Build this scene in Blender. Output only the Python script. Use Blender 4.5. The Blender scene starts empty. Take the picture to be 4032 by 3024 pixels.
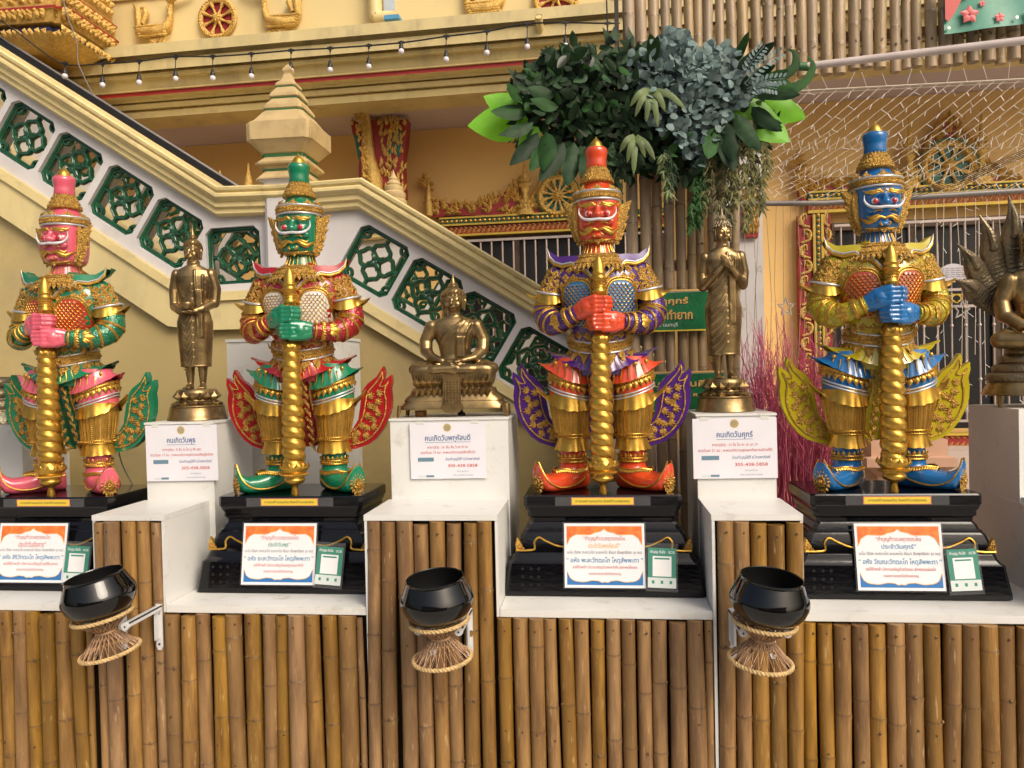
import bpy, math, random
import numpy as np
from mathutils import Vector, Matrix
R = math.radians
pi = math.pi
rnd = random.Random(7)
SC = bpy.context.scene
COL = SC.collection

# ---------------------------------------------------------------- camera
F = 3040.0
def nrm(v):
    v = np.array(v, float); return v/np.linalg.norm(v)
YC = nrm([(2358-2016)/F, -(1458-1512)/F, -1])
ZC = np.array([-0.022, 1, 0.0]); ZC[2] = -(ZC[0]*YC[0]+ZC[1]*YC[1])/YC[2]; ZC = nrm(ZC)
XC = np.cross(YC, ZC)
CM = np.array([XC, YC, ZC])
EYE = np.array([0, 0, 1.55])
cd = bpy.data.cameras.new('camera'); cam = bpy.data.objects.new('camera', cd); COL.objects.link(cam)
cd.sensor_width = 36; cd.lens = 36*F/4032; cd.clip_end = 200; cd.clip_start = 0.05
cam.matrix_world = Matrix([[*CM[0], 0], [*CM[1], 0], [*CM[2], EYE[2]], [0, 0, 0, 1]])
SC.camera = cam
# ---------------------------------------------------------------- world, sun, exposure
W = bpy.data.worlds.new('World'); SC.world = W; W.use_nodes = True
nt = W.node_tree; nt.nodes.clear()
sky = nt.nodes.new('ShaderNodeTexSky'); sky.sky_type = 'NISHITA'; sky.sun_disc = False
SUN_EL, SUN_AZ = R(40), R(138)      # azimuth clockwise from +Y: the sun stands behind the camera, to the right
sky.sun_elevation = SUN_EL; sky.sun_rotation = SUN_AZ
sky.dust_density = 8.0; sky.air_density = 1.0; sky.ozone_density = 0.6
bgn = nt.nodes.new('ShaderNodeBackground'); bgn.inputs[1].default_value = 0.12
wo = nt.nodes.new('ShaderNodeOutputWorld')
nt.links.new(sky.outputs[0], bgn.inputs[0]); nt.links.new(bgn.outputs[0], wo.inputs[0])
sd = bpy.data.lights.new('sun', 'SUN'); sd.energy = 1.5; sd.angle = R(30); sd.color = (1, .93, .82)
so = bpy.data.objects.new('sun', sd); COL.objects.link(so)
sdir = Vector((math.sin(SUN_AZ)*math.cos(SUN_EL), math.cos(SUN_AZ)*math.cos(SUN_EL), math.sin(SUN_EL)))
so.rotation_euler = (-sdir).to_track_quat('-Z', 'Y').to_euler()
SC.view_settings.view_transform = 'Standard'; SC.view_settings.look = 'None'
SC.view_settings.exposure = 0.16; SC.view_settings.gamma = 1

# ---------------------------------------------------------------- helpers
def ray(px, py): return CM @ np.array([(px-2016)/F, -(py-1512)/F, -1])
def P(px, py, Y):
    d = ray(px, py); return EYE + d*(Y/d[1])
BA = R(-2.0)                                     # the temple facade is turned 2 degrees against the counter
def PB(px, py, Y):
    d = ray(px, py); c, s = math.cos(-BA), math.sin(-BA)
    d = np.array([c*d[0]-s*d[1], s*d[0]+c*d[1], d[2]]); return EYE + d*(Y/d[1])

class MB:
    def __init__(s): s.v = []; s.f = []; s.c = None
    def add(s, vs, fs):
        b = len(s.v); s.v.extend([tuple(map(float, p)) for p in vs]); s.f.extend([tuple(b+i for i in f) for f in fs]); return s
    def loft(s, rings, cap=(1, 1), closed=True):
        rings = np.asarray(rings, float); n, m = rings.shape[:2]; b = len(s.v)
        s.v.extend(map(tuple, rings.reshape(-1, 3).tolist()))
        for i in range(n-1):
            for j in range(m if closed else m-1):
                k = (j+1) % m
                s.f.append((b+i*m+j, b+i*m+k, b+(i+1)*m+k, b+(i+1)*m+j))
        if closed and cap[0]: s.f.append(tuple(b+j for j in range(m))[::-1])
        if closed and cap[1]: s.f.append(tuple(b+(n-1)*m+j for j in range(m)))
        return s
    def lathe(s, prof, seg=24, c=(0, 0, 0), sx=1, sy=1, cap=(1, 1), rf=None):
        a = np.linspace(0, 2*pi, seg, endpoint=False)
        rr = []
        for r, h in prof:
            q = r if rf is None else r*rf(a, h)
            rr.append(np.stack([c[0]+q*np.cos(a)*sx, c[1]+q*np.sin(a)*sy, np.full(seg, c[2]+h)], 1))
        return s.loft(rr, cap)
    def tube(s, path, rad, seg=8, flat=(1, 1), up=None, cap=(1, 1), closed=False):
        p = np.asarray(path, float); n = len(p)
        rad = np.broadcast_to(np.asarray(rad, float), (n,))
        t = np.zeros_like(p)
        if closed:
            t = np.roll(p, -1, 0)-np.roll(p, 1, 0)
        else:
            t[1:-1] = p[2:]-p[:-2]; t[0] = p[1]-p[0]; t[-1] = p[-1]-p[-2]
        t /= np.maximum(np.linalg.norm(t, axis=1, keepdims=True), 1e-9)
        a = np.linspace(0, 2*pi, seg, endpoint=False); rings = []
        if up is not None:
            u = np.broadcast_to(np.asarray(up, float), p.shape)
        prev = None
        for i in range(n):
            if up is not None: w = u[i]
            elif prev is None: w = np.array([0, 0, 1.]) if abs(t[i][2]) < .9 else np.array([0, 1., 0])
            else: w = prev
            nn = w-t[i]*np.dot(w, t[i]); nn /= max(np.linalg.norm(nn), 1e-9); bb = np.cross(t[i], nn); prev = nn
            rings.append(p[i]+rad[i]*(flat[0]*np.cos(a)[:, None]*bb+flat[1]*np.sin(a)[:, None]*nn))
        if closed: rings.append(rings[0]); return s.loft(rings, (0, 0))
        return s.loft(rings, cap)
    def ell(s, c, r, seg=10, rows=6):
        if np.isscalar(r): r = (r, r, r)
        pr = [(math.sin(pi*i/rows), -math.cos(pi*i/rows)) for i in range(rows+1)]
        pr[0] = (.02, -1); pr[-1] = (.02, 1)
        a = np.linspace(0, 2*pi, seg, endpoint=False)
        return s.loft([np.stack([c[0]+r[0]*q*np.cos(a), c[1]+r[1]*q*np.sin(a), np.full(seg, c[2]+r[2]*h)], 1) for q, h in pr])
    def bead(s, c, r):
        x, y, z = c
        return s.add([(x+r, y, z), (x-r, y, z), (x, y+r, z), (x, y-r, z), (x, y, z+r), (x, y, z-r)],
            [(0, 2, 4), (2, 1, 4), (1, 3, 4), (3, 0, 4), (2, 0, 5), (1, 2, 5), (3, 1, 5), (0, 3, 5)])
    def box(s, x0, x1, y0, y1, z0, z1):
        return s.add([(x0, y0, z0), (x1, y0, z0), (x1, y1, z0), (x0, y1, z0), (x0, y0, z1), (x1, y0, z1), (x1, y1, z1), (x0, y1, z1)],
            [(0, 3, 2, 1), (4, 5, 6, 7), (0, 1, 5, 4), (1, 2, 6, 5), (2, 3, 7, 6), (3, 0, 4, 7)])
    def prism(s, poly, y0, y1):
        """polygon in x,z extruded along y (y0 is the front)"""
        n = len(poly); b = len(s.v)
        ar = sum(poly[i][0]*poly[(i+1) % n][1]-poly[(i+1) % n][0]*poly[i][1] for i in range(n))
        if ar < 0: poly = poly[::-1]
        s.v.extend([(x, y0, z) for x, z in poly]+[(x, y1, z) for x, z in poly])
        s.f.append(tuple(b+i for i in range(n))); s.f.append(tuple(b+n+i for i in range(n))[::-1])
        for i in range(n):
            k = (i+1) % n; s.f.append((b+i, b+n+i, b+n+k, b+k))
        return s
    def leaf(s, base, d, up, L, w, b=.25, curl=0):
        """pointed raised leaf: base point, direction, surface normal"""
        d = nrm(d); up = nrm(up); sd_ = np.cross(d, up); base = np.asarray(base, float)
        q = [base-sd_*w*.25, base+sd_*w*.25, base+d*L*.38+sd_*w*.5, base+d*L*.38-sd_*w*.5, base+d*L+up*curl, base+d*L*.4+up*w*b*1.6+up*curl*.3]
        return s.add(q, [(0, 5, 3), (0, 1, 5), (1, 2, 5), (2, 4, 5), (4, 3, 5)])
    def xf(s, m):
        v = np.array(s.v); m = np.array(m); v = v@m[:3, :3].T+m[:3, 3]; s.v = list(map(tuple, v.tolist())); return s
    def merge(s, o): return s.add(o.v, o.f)
    def mesh(s, name, ang=40, smooth=True):
        me = bpy.data.meshes.new(name); me.from_pydata(s.v, [], s.f); me.update()
        if smooth:
            me.shade_smooth()
            if ang < 179: me.set_sharp_from_angle(angle=R(ang))
        return me
    def build(s, name, mat, parent=None, ang=40, smooth=True, **kw):
        return ob(name, s.mesh(name, ang, smooth), mat, parent, **kw)

def ob(name, data, mat=None, parent=None, loc=None, rot=None, label=None, cat=None, group=None, kind=None):
    o = bpy.data.objects.new(name, data); COL.objects.link(o)
    if parent is not None: o.parent = parent
    if loc is not None: o.location = loc
    if rot is not None: o.rotation_euler = rot
    if data is not None and mat is not None:
        if not data.materials: data.materials.append(mat)
        elif data.materials[0] != mat:
            o.material_slots[0].link = 'OBJECT'; o.material_slots[0].material = mat
    tag(o, label, cat, group, kind)
    return o
def tag(o, label=None, cat=None, group=None, kind=None):
    if label: o['label'] = label
    if cat: o['category'] = cat
    if group: o['group'] = group
    if kind: o['kind'] = kind
    return o
def thing(name, label, cat, loc=(0, 0, 0), rot=None, group=None): return ob(name, None, None, None, loc, rot, label, cat, group)

def remesh(mb, voxel, smooth=3):
    """one continuous skin over overlapping closed solids"""
    me = bpy.data.meshes.new('tmp'); me.from_pydata(mb.v, [], mb.f); me.update()
    o = bpy.data.objects.new('tmp', me); COL.objects.link(o)
    m = o.modifiers.new('r', 'REMESH'); m.mode = 'VOXEL'; m.voxel_size = voxel
    if smooth:
        m2 = o.modifiers.new('s', 'SMOOTH'); m2.iterations = smooth; m2.factor = .5
    dg = bpy.context.evaluated_depsgraph_get(); dg.update()
    r = bpy.data.meshes.new_from_object(o.evaluated_get(dg))
    bpy.data.objects.remove(o); bpy.data.meshes.remove(me); r.shade_smooth(); return r

# ---------------------------------------------------------------- materials
def mat(name, col, rough=.5, metal=0, coat=0, bump=0, bscale=60, btype='noise', var=.12, vscale=8, col2=None, c2amt=.5, c2scale=20,
        stretch=(1, 1, 1), objvar=0, spec=.5, trans=0, coatr=.08, emit=0):
    m = bpy.data.materials.new(name); m.use_nodes = True; t = m.node_tree; N = t.nodes; Lk = t.links
    b = N['Principled BSDF']; b.inputs['Roughness'].default_value = rough; b.inputs['Metallic'].default_value = metal
    b.inputs['Coat Weight'].default_value = coat; b.inputs['Coat Roughness'].default_value = coatr
    b.inputs['Specular IOR Level'].default_value = spec
    tc = N.new('ShaderNodeTexCoord'); mp = N.new('ShaderNodeMapping'); mp.inputs['Scale'].default_value = stretch
    Lk.new(tc.outputs['Object'], mp.inputs[0]); src = mp.outputs[0]
    if objvar:
        oi = N.new('ShaderNodeObjectInfo'); ad = N.new('ShaderNodeVectorMath'); ad.operation = 'SCALE'; ad.inputs['Scale'].default_value = 7
        cx = N.new('ShaderNodeCombineXYZ'); Lk.new(oi.outputs['Random'], cx.inputs[0]); Lk.new(oi.outputs['Random'], cx.inputs[2])
        Lk.new(cx.outputs[0], ad.inputs[0]); a2 = N.new('ShaderNodeVectorMath'); Lk.new(src, a2.inputs[0]); Lk.new(ad.outputs[0], a2.inputs[1]); src = a2.outputs[0]
    nz = N.new('ShaderNodeTexNoise'); nz.inputs['Scale'].default_value = vscale; nz.inputs['Detail'].default_value = 6; Lk.new(src, nz.inputs['Vector'])
    mr = N.new('ShaderNodeMapRange'); mr.inputs[1].default_value = .3; mr.inputs[2].default_value = .7
    mr.inputs[3].default_value = 1-var; mr.inputs[4].default_value = 1+var; Lk.new(nz.outputs[0], mr.inputs[0])
    hs = N.new('ShaderNodeHueSaturation'); hs.inputs['Color'].default_value = (*col, 1)
    val = mr.outputs[0]
    if objvar:
        m3 = N.new('ShaderNodeMapRange'); m3.inputs[3].default_value = 1-objvar; m3.inputs[4].default_value = 1+objvar; Lk.new(oi.outputs['Random'], m3.inputs[0])
        mu = N.new('ShaderNodeMath'); mu.operation = 'MULTIPLY'; Lk.new(val, mu.inputs[0]); Lk.new(m3.outputs[0], mu.inputs[1]); val = mu.outputs[0]
    Lk.new(val, hs.inputs['Value']); out = hs.outputs[0]
    if col2 is not None:
        n2 = N.new('ShaderNodeTexNoise'); n2.inputs['Scale'].default_value = c2scale; n2.inputs['Detail'].default_value = 8; n2.inputs['Roughness'].default_value = .65; Lk.new(src, n2.inputs['Vector'])
        r2 = N.new('ShaderNodeMapRange'); r2.inputs[1].default_value = 1-c2amt-.1; r2.inputs[2].default_value = 1-c2amt+.15; Lk.new(n2.outputs[0], r2.inputs[0])
        mx = N.new('ShaderNodeMix'); mx.data_type = 'RGBA'; Lk.new(r2.outputs[0], mx.inputs[0]); Lk.new(out, mx.inputs[6]); mx.inputs[7].default_value = (*col2, 1); out = mx.outputs[2]
    Lk.new(out, b.inputs['Base Color'])
    if bump:
        if btype == 'noise': q = N.new('ShaderNodeTexNoise'); q.inputs['Detail'].default_value = 5; o_ = q.outputs[0]
        else: q = N.new('ShaderNodeTexVoronoi'); q.feature = 'F1' if btype == 'voro' else 'DISTANCE_TO_EDGE'; o_ = q.outputs['Distance']
        q.inputs['Scale'].default_value = bscale; Lk.new(src, q.inputs['Vector'])
        bp = N.new('ShaderNodeBump'); bp.inputs['Strength'].default_value = bump; bp.inputs['Distance'].default_value = .004; Lk.new(o_, bp.inputs['Height']); Lk.new(bp.outputs[0], b.inputs['Normal'])
    if trans:
        tr = N.new('ShaderNodeBsdfTranslucent'); Lk.new(out, tr.inputs[0]); ms = N.new('ShaderNodeMixShader'); ms.inputs[0].default_value = trans
        Lk.new(b.outputs[0], ms.inputs[1]); Lk.new(tr.outputs[0], ms.inputs[2]); Lk.new(ms.outputs[0], N['Material Output'].inputs[0])
    return m

GOLD = mat('gold_paint', (.58, .335, .055), .3, .75, bump=.25, bscale=220, var=.18, vscale=30, col2=(.30, .15, .03), c2amt=.42, c2scale=90)
GOLDR = mat('gold_relief', (.58, .345, .075), .36, .7, bump=.9, bscale=260, btype='voro', var=.2, vscale=40, col2=(.26, .13, .03), c2amt=.46, c2scale=150)
GOLDW = mat('gold_wall_relief', (.72, .47, .13), .42, .45, bump=.8, bscale=200, btype='voro', var=.2, vscale=40, col2=(.40, .22, .05), c2amt=.42, c2scale=110)
GOLDS = mat('gold_smooth', (.58, .34, .055), .29, .8, bump=.06, bscale=60, var=.1, vscale=14, col2=(.40, .20, .03), c2amt=.40, c2scale=25)
BRONZE = mat('bronze', (.36, .25, .11), .34, .88, bump=.15, bscale=40, var=.25, vscale=10, col2=(.15, .10, .05), c2amt=.47, c2scale=14)
BRONZED = mat('bronze_dark', (.24, .19, .12), .42, .8, bump=.4, bscale=120, btype='voro', var=.25, vscale=14, col2=(.09, .12, .09), c2amt=.4, c2scale=12)
SILVER = mat('silver_paint', (.55, .55, .56), .3, .6, var=.06)
WHITE = mat('white_board', (.70, .70, .67), .38, var=.06, vscale=3, col2=(.46, .41, .34), c2amt=.335, c2scale=11, bump=.04, bscale=20)
WHITEW = mat('white_plaster', (.58, .56, .56), .7, var=.08, vscale=4, col2=(.44, .42, .39), c2amt=.34, c2scale=5, bump=.1, bscale=60)
CREAM = mat('cream_paint', (.70, .57, .27), .5, var=.10, vscale=5, col2=(.48, .39, .20), c2amt=.38, c2scale=9, bump=.08, bscale=50)
CREAMD = mat('cream_stained', (.62, .51, .25), .6, var=.12, vscale=3, col2=(.40, .33, .19), c2amt=.40, c2scale=5, stretch=(1.6, 1, .8), bump=.08, bscale=50)
YELLOW = mat('yellow_wall', (.46, .355, .15), .65, var=.07, vscale=2, col2=(.34, .265, .13), c2amt=.42, c2scale=2.0, bump=.06, bscale=80)
YELLOWP = mat('parapet_yellow', (.72, .58, .28), .6, var=.05, vscale=2, col2=(.62, .49, .24), c2amt=.35, c2scale=3, bump=.05, bscale=60)
ORANGEW = mat('orange_wall', (.80, .52, .19), .65, var=.04, vscale=1.5, bump=.05, bscale=80)
MAUVE = mat('mauve_ceiling', (.60, .50, .49), .7, var=.05, vscale=2)
RED = mat('red_trim', (.30, .02, .02), .45, var=.1)
BLACK = mat('black_lacquer', (.003, .003, .004), .11, coat=.25, spec=.3, bump=.22, bscale=22, var=.3, stretch=(1, 1, 3), coatr=.05)
BLACKB = mat('black_bowl', (.003, .003, .003), .07, coat=.45, spec=.4, bump=.05, bscale=14, coatr=.03)
BLACKP = mat('black_plastic', (.012, .012, .013), .45)
GREENT = mat('green_glaze', (.012, .085, .04), .25, coat=.4, var=.3, vscale=14, col2=(.01, .04, .022), c2amt=.45, c2scale=22, bump=.2, bscale=40)
STONE = mat('cream_stone', (.54, .40, .19), .6, var=.12, vscale=6, col2=(.38, .27, .13), c2amt=.42, c2scale=9, bump=.12, bscale=40)
GREENB = mat('green_band', (.03, .13, .04), .5)
DARK = mat('dark_interior', (.012, .012, .013), .35)
STEEL = mat('steel', (.50, .47, .44), .3, .9)
PAPER = mat('paper', (.74, .73, .78), .35, var=.03, spec=.4)
PAPERW = mat('laminated_paper', (.80, .80, .82), .18, coat=.3, var=.02)
CONC = mat('concrete', (.42, .40, .37), .85, var=.15, vscale=2, bump=.2, bscale=30)
def bamboo_mat(name, c1, c2, c3):
    m = mat(name, c1, .42, coat=.12, var=.2, vscale=5, col2=c2, c2amt=.47, c2scale=4, stretch=(7, 7, .9), objvar=.26, bump=.35, bscale=26, coatr=.3)
    t = m.node_tree; N = t.nodes; b = N['Principled BSDF']; Lk = t.links
    src = b.inputs['Base Color'].links[0].from_socket
    at = N.new('ShaderNodeAttribute'); at.attribute_name = 'mark'
    # pale scratches and dark spots that belong to the cane
    tc = [n for n in N if n.type == 'TEX_COORD'][0]
    nz = N.new('ShaderNodeTexNoise'); nz.inputs['Scale'].default_value = 60; nz.inputs['Detail'].default_value = 3
    mp = N.new('ShaderNodeMapping'); mp.inputs['Scale'].default_value = (1.6, 1.6, .25); Lk.new(tc.outputs['Object'], mp.inputs[0])
    oi = [n for n in N if n.type == 'OBJECT_INFO'][0]
    a2 = N.new('ShaderNodeVectorMath'); Lk.new(mp.outputs[0], a2.inputs[0]); Lk.new(oi.outputs['Random'], a2.inputs[1]); Lk.new(a2.outputs[0], nz.inputs['Vector'])
    r = N.new('ShaderNodeMapRange'); r.inputs[1].default_value = .64; r.inputs[2].default_value = .74; r.inputs[4].default_value = .6; Lk.new(nz.outputs[0], r.inputs[0])
    m1 = N.new('ShaderNodeMix'); m1.data_type = 'RGBA'; Lk.new(r.outputs[0], m1.inputs[0]); Lk.new(src, m1.inputs[6]); m1.inputs[7].default_value = (*c3, 1)
    hu = N.new('ShaderNodeHueSaturation'); mh = N.new('ShaderNodeMath'); mh.operation = 'MULTIPLY'; mh.inputs[1].default_value = 37.7; Lk.new(oi.outputs['Random'], mh.inputs[0])
    fr = N.new('ShaderNodeMath'); fr.operation = 'FRACT'; Lk.new(mh.outputs[0], fr.inputs[0])
    mr = N.new('ShaderNodeMapRange'); mr.inputs[3].default_value = .4985; mr.inputs[4].default_value = .507; Lk.new(fr.outputs[0], mr.inputs[0]); Lk.new(mr.outputs[0], hu.inputs['Hue'])
    ms = N.new('ShaderNodeMapRange'); ms.inputs[3].default_value = .85; ms.inputs[4].default_value = 1.1; Lk.new(fr.outputs[0], ms.inputs[0]); Lk.new(ms.outputs[0], hu.inputs['Saturation'])
    Lk.new(m1.outputs[2], hu.inputs['Color'])
    m2 = N.new('ShaderNodeMix'); m2.data_type = 'RGBA'; Lk.new(at.outputs['Fac'], m2.inputs[0]); Lk.new(hu.outputs[0], m2.inputs[6]); m2.inputs[7].default_value = (.05, .025, .012, 1)
    Lk.new(m2.outputs[2], b.inputs['Base Color'])
    return m
BAM = bamboo_mat('bamboo_brown', (.285, .148, .038), (.15, .068, .018), (.52, .37, .18))
BAMG = bamboo_mat('bamboo_weathered', (.36, .25, .14), (.25, .17, .09), (.50, .40, .26))

def text(s, width, x, y, z, m, parent, name='lettering', height=None, ext=.0003, rot=None, align='CENTER', bold=0):
    c = bpy.data.curves.new('txt', 'FONT'); c.body = s; c.align_x = align; c.align_y = 'CENTER'; c.extrude = 0; c.resolution_u = 2; c.offset = bold
    o = bpy.data.objects.new('txt', c); COL.objects.link(o)
    dg = bpy.context.evaluated_depsgraph_get(); dg.update()
    me = bpy.data.meshes.new_from_object(o.evaluated_get(dg)); bpy.data.objects.remove(o); bpy.data.curves.remove(c)
    n = len(me.vertices); co = np.zeros(n*3); me.vertices.foreach_get('co', co); co = co.reshape(-1, 3)
    w = co[:, 0].max()-co[:, 0].min(); cx = (co[:, 0].max()+co[:, 0].min())/2 if align == 'CENTER' else co[:, 0].min()
    k = width/w; kz = k if height is None else height/(co[:, 1].max()-co[:, 1].min())
    out = np.stack([(co[:, 0]-cx)*k, np.zeros(n), (co[:, 1]-(co[:, 1].max()+co[:, 1].min())/2)*kz], 1)
    me.vertices.foreach_set('co', out.ravel()); me.update(); me.materials.clear()
    return ob(name, me, m, parent, (x, y, z), rot)
INK = {k: mat('ink_'+k, c, .5, var=0) for k, c in dict(blue=(.05, .12, .28), red=(.55, .08, .07), grey=(.22, .22, .27), cyan=(.03, .22, .42), rose=(.55, .16, .16), black=(.03, .03, .03),
    green=(.04, .28, .2), orange=(.75, .20, .07), royal=(.03, .17, .45), yellow=(.75, .55, .05), gold=(.62, .42, .12), white=(.8, .8, .8), teal=(.05, .24, .17), steelb=(.13, .24, .31), pale=(.62, .68, .66), sand=(.75, .45, .15)).items()}
# ================================================================= ground
g = MB().add([(-30, -30, 0), (30, -30, 0), (30, 30, 0), (-30, 30, 0)], [(0, 1, 2, 3)]).build('ground', CONC, kind='structure', smooth=False)

# added building, unseen behind the camera, for the black lacquer to mirror
ob_ = thing('added_opposite_building', 'added plain grey building with dark doorways, unseen behind the viewer', 'building', (0, -9, 0))
OPW = mat('grey_render', (.22, .20, .18), .8, var=.15, vscale=2)
MB().box(-9, 9, -.4, 0, 0, 3.6).build('wall', OPW, ob_, smooth=False)
MB().box(-9.4, 9.4, -.5, .8, 3.6, 3.72).build('roof', OPW, ob_, smooth=False)
for k_ in range(6):
    MB().box(-7.7+k_*2.8, -6.1+k_*2.8, .001, .02, .05, 2.5).build('doorway', DARK, ob_, smooth=False)
    MB().box(-7.8+k_*2.8, -6.0+k_*2.8, .001, .03, 2.75, 3.3).build('window', mat('pale_window', (.6, .6, .6), .3), ob_, smooth=False)

# ================================================================= bamboo canes
def cane_mesh(L, r, seed, nails=(.035,), top_open=True, seg=14, nodes=None, flip=1):
    q = random.Random(seed)
    ns = []; z = -q.uniform(.05, .30)
    while z > -L: ns.append(z); z -= q.uniform(.20, .34)
    if nodes: ns = nodes
    zs = {0.0, -L, -.004}
    for k in range(1, int(L/.07)): zs.add(-k*.07)
    for z in ns:
        for d in (-.016, -.008, -.0035, 0, .0035, .008, .016):
            if -L < z+d < -.001: zs.add(z+d)
    zs = sorted(zs, reverse=True); bx, by = q.uniform(-.008, .008), q.uniform(-.004, .004); ph = q.uniform(0, 6)
    rings = []; mark = []; a = np.linspace(0, 2*pi, seg, endpoint=False)
    for z in zs:
        rr = r*(1+.03*math.sin(z*4+ph)); mk = 0.0
        for nz in ns:
            d = z-nz
            rr += r*.075*math.exp(-(d/.009)**2) - r*.06*math.exp(-((d-.006)/.003)**2)
            mk = max(mk, .62*math.exp(-((d-.003)/.003)**2))
        w = 1+.012*np.sin(a*3+ph+z*3)
        x0 = bx*math.sin(z*3+ph); y0 = by*math.sin(z*2.3+ph)
        rings.append(np.stack([x0+rr*w*np.cos(a), y0+rr*w*np.sin(a), np.full(seg, z)], 1)); mark += [mk]*seg
    mb = MB(); mb.loft(rings)
    for z in nails:
        xo = q.uniform(-.25, .25)*r; b = len(mb.v)
        yy = -math.sqrt(r*r-xo*xo)-.0012
        aa = np.linspace(0, 2*pi, 7, endpoint=False)
        mb.loft([np.stack([xo+.0038*np.cos(aa), np.full(7, yy+.003), -z+.0038*np.sin(aa)], 1), np.stack([xo+.0034*np.cos(aa), np.full(7, yy), -z+.0034*np.sin(aa)], 1)], (0, 1))
        mark += [.85]*(len(mb.v)-b)
    # a stub or scar of a side shoot at some nodes
    for nz in ns:
        if q.random() < .45:
            b = len(mb.v); an = q.uniform(-.9, .9)-pi/2
            mb.ell((r*.97*math.cos(an), r*.97*math.sin(an), nz+.005), (.006, .004, .006), 7, 4); mark += [.55]*(len(mb.v)-b)
    me = mb.mesh('bamboo_cane', 50)
    at = me.attributes.new('mark', 'FLOAT', 'POINT'); at.data.foreach_set('value', mark)
    return me

def canes(edges_px, Y, ztop, zbot, parent, material, pyref, seeds, yoff=0, nail=True):
    """edges_px: pixel left/right edges of each cane read at height pyref"""
    for i, (a, b) in enumerate(edges_px):
        x0 = P(a, pyref, Y)[0]; x1 = P(b, pyref, Y)[0]; r = (x1-x0)/2*1.02
        q = random.Random(seeds+i)
        me = cane_mesh(ztop-zbot, r, seeds*31+i, nails=(q.uniform(.025, .04),)+((q.uniform(.3, .5),) if q.random() < .5 else ()) if nail else ())
        ob('bamboo_cane', me, material, parent, ((x0+x1)/2, Y+r*.2+yoff+q.uniform(-.006, .004), ztop-q.random()**3*.012), (q.uniform(-.004, .004), q.uniform(-.004, .004), 0))

# ================================================================= shrine counter
YF = 2.40; ZB = 1.103; ZL = .805
ctr = thing('shrine_counter', 'stepped white counter faced with upright brown bamboo canes', 'counter')
bd = MB()
# (x0, x1) of the raised blocks
BLK = [(-1.686, -1.442), (-.752, -.33), (.337, .597)]
NOS = .020
for (a, b) in BLK:
    MB().box(a-.006, b+.004, YF-.004, 2.70, ZB-.018, ZB).build('block_top', WHITE, ctr, smooth=False)
    for xx in (a, b):
        MB().box(xx-.005, xx+.004, YF-.002, 3.0, ZL-.024 if xx == b or a < -1.5 else 0, ZB-.0185).build('side_board', WHITE, ctr, smooth=False)
for (a, b) in ((-3.0, BLK[0][0]), (BLK[0][1], BLK[1][0]), (BLK[1][1], BLK[2][0]), (BLK[2][1], 1.56)):
    MB().box(a+.006, b-.007, YF-.003, 3.0, ZL-.024, ZL).build('shelf_board', WHITE, ctr, smooth=False)
MB().box(-3.0, 2.4, YF+.085, YF+.10, 0.02, ZL-.026).build('backing_panel', mat('dark_wood', (.05, .03, .015), .8), ctr, smooth=False)
for (a, b) in BLK: MB().box(a+.012, b-.012, YF+.075, YF+.083, ZL-.2, ZB-.0195).build('backing_panel', mat('dark_wood', (.05, .03, .015), .8), ctr, smooth=False)
# Buddha stands on the blocks
ZBX = 1.386
BOX = [(-1.681, -1.418), (-.748, -.322), (.330, .592)]
for (a, b) in BOX:
    MB().box(a, b, 2.701, 3.02, 0.9, ZBX-.002).build('stand_box', WHITE, ctr, smooth=False)
    MB().box(a-.004, b+.004, 2.697, 3.03, ZBX-.0015, ZBX+.006).build('stand_top', WHITE, ctr, smooth=False)
# right end block and stand, cut by the frame
MB().box(1.372, 2.2, YF-.004, 2.70, ZB-.018, ZB).build('block_top', WHITE, ctr, smooth=False)
MB().box(1.363, 1.371, YF-.002, 3.0, ZL-.5, ZB-.019).build('side_board', WHITE, ctr, smooth=False)
MB().box(1.366, 2.2, 2.701, 3.05, .9, ZBX+.006).build('stand_box', WHITE, ctr, smooth=False)
s = 1/1.515
e1 = [(-45, 8), (10, 80), (90, 165), (172, 250), (256, 338), (344, 434), (440, 522), (528, 562), (566, 638), (646, 732), (740, 826), (832, 896), (902, 990)]
A1 = [(x*s+0, y*s+0) for x, y in e1]
low = [t for t in A1 if t[1] < 375]
blk = [(372, 411), (416, 472), (480, 536), (540, 590), (594, 636)]
canes([(-130, -72), (-70, -15)]+low, YF, ZL-.026, 0, ctr, BAM, 2700, 100)
canes(blk, YF, ZB-.020, 0, ctr, BAM, 2100, 130, yoff=-.001)
e2 = [(998, 1088), (1094, 1182), (1188, 1264), (1270, 1366), (1374, 1462), (1466, 1562), (1568, 1644), (1648, 1726), (1732, 1832), (1838, 1926), (1930, 2014), (2022, 2128), (2132, 2168)]
canes([(x*s, y*s) for x, y in e2], YF, ZL-.026, 0, ctr, BAM, 2700, 160)
s2 = 1/1.58; o2 = 1400
b2 = [(80, 162), (166, 254), (268, 370), (378, 470), (480, 576), (582, 670), (677, 768), (774, 860)]
canes([(o2+x*s2, o2+y*s2) for x, y in b2], YF, ZB-.020, 0, ctr, BAM, 2500, 190)
e3 = [(888, 972), (982, 1078), (1083, 1173), (1185, 1265), (1270, 1358), (1364, 1458), (1466, 1552), (1560, 1650), (1658, 1745), (1754, 1843), (1852, 1940), (1950, 2056), (2066, 2166)]
canes([(o2+x*s2, o2+y*s2) for x, y in e3], YF, ZL-.026, 0, ctr, BAM, 2500, 220)
s4 = 1/1.739; o4 = 2760
b3 = [(120, 236), (238, 346), (350, 466), (472, 590), (594, 706)]
canes([(o4+x*s4, o4+y*s4) for x, y in b3], YF, ZB-.020, 0, ctr, BAM, 2700, 250)
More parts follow.
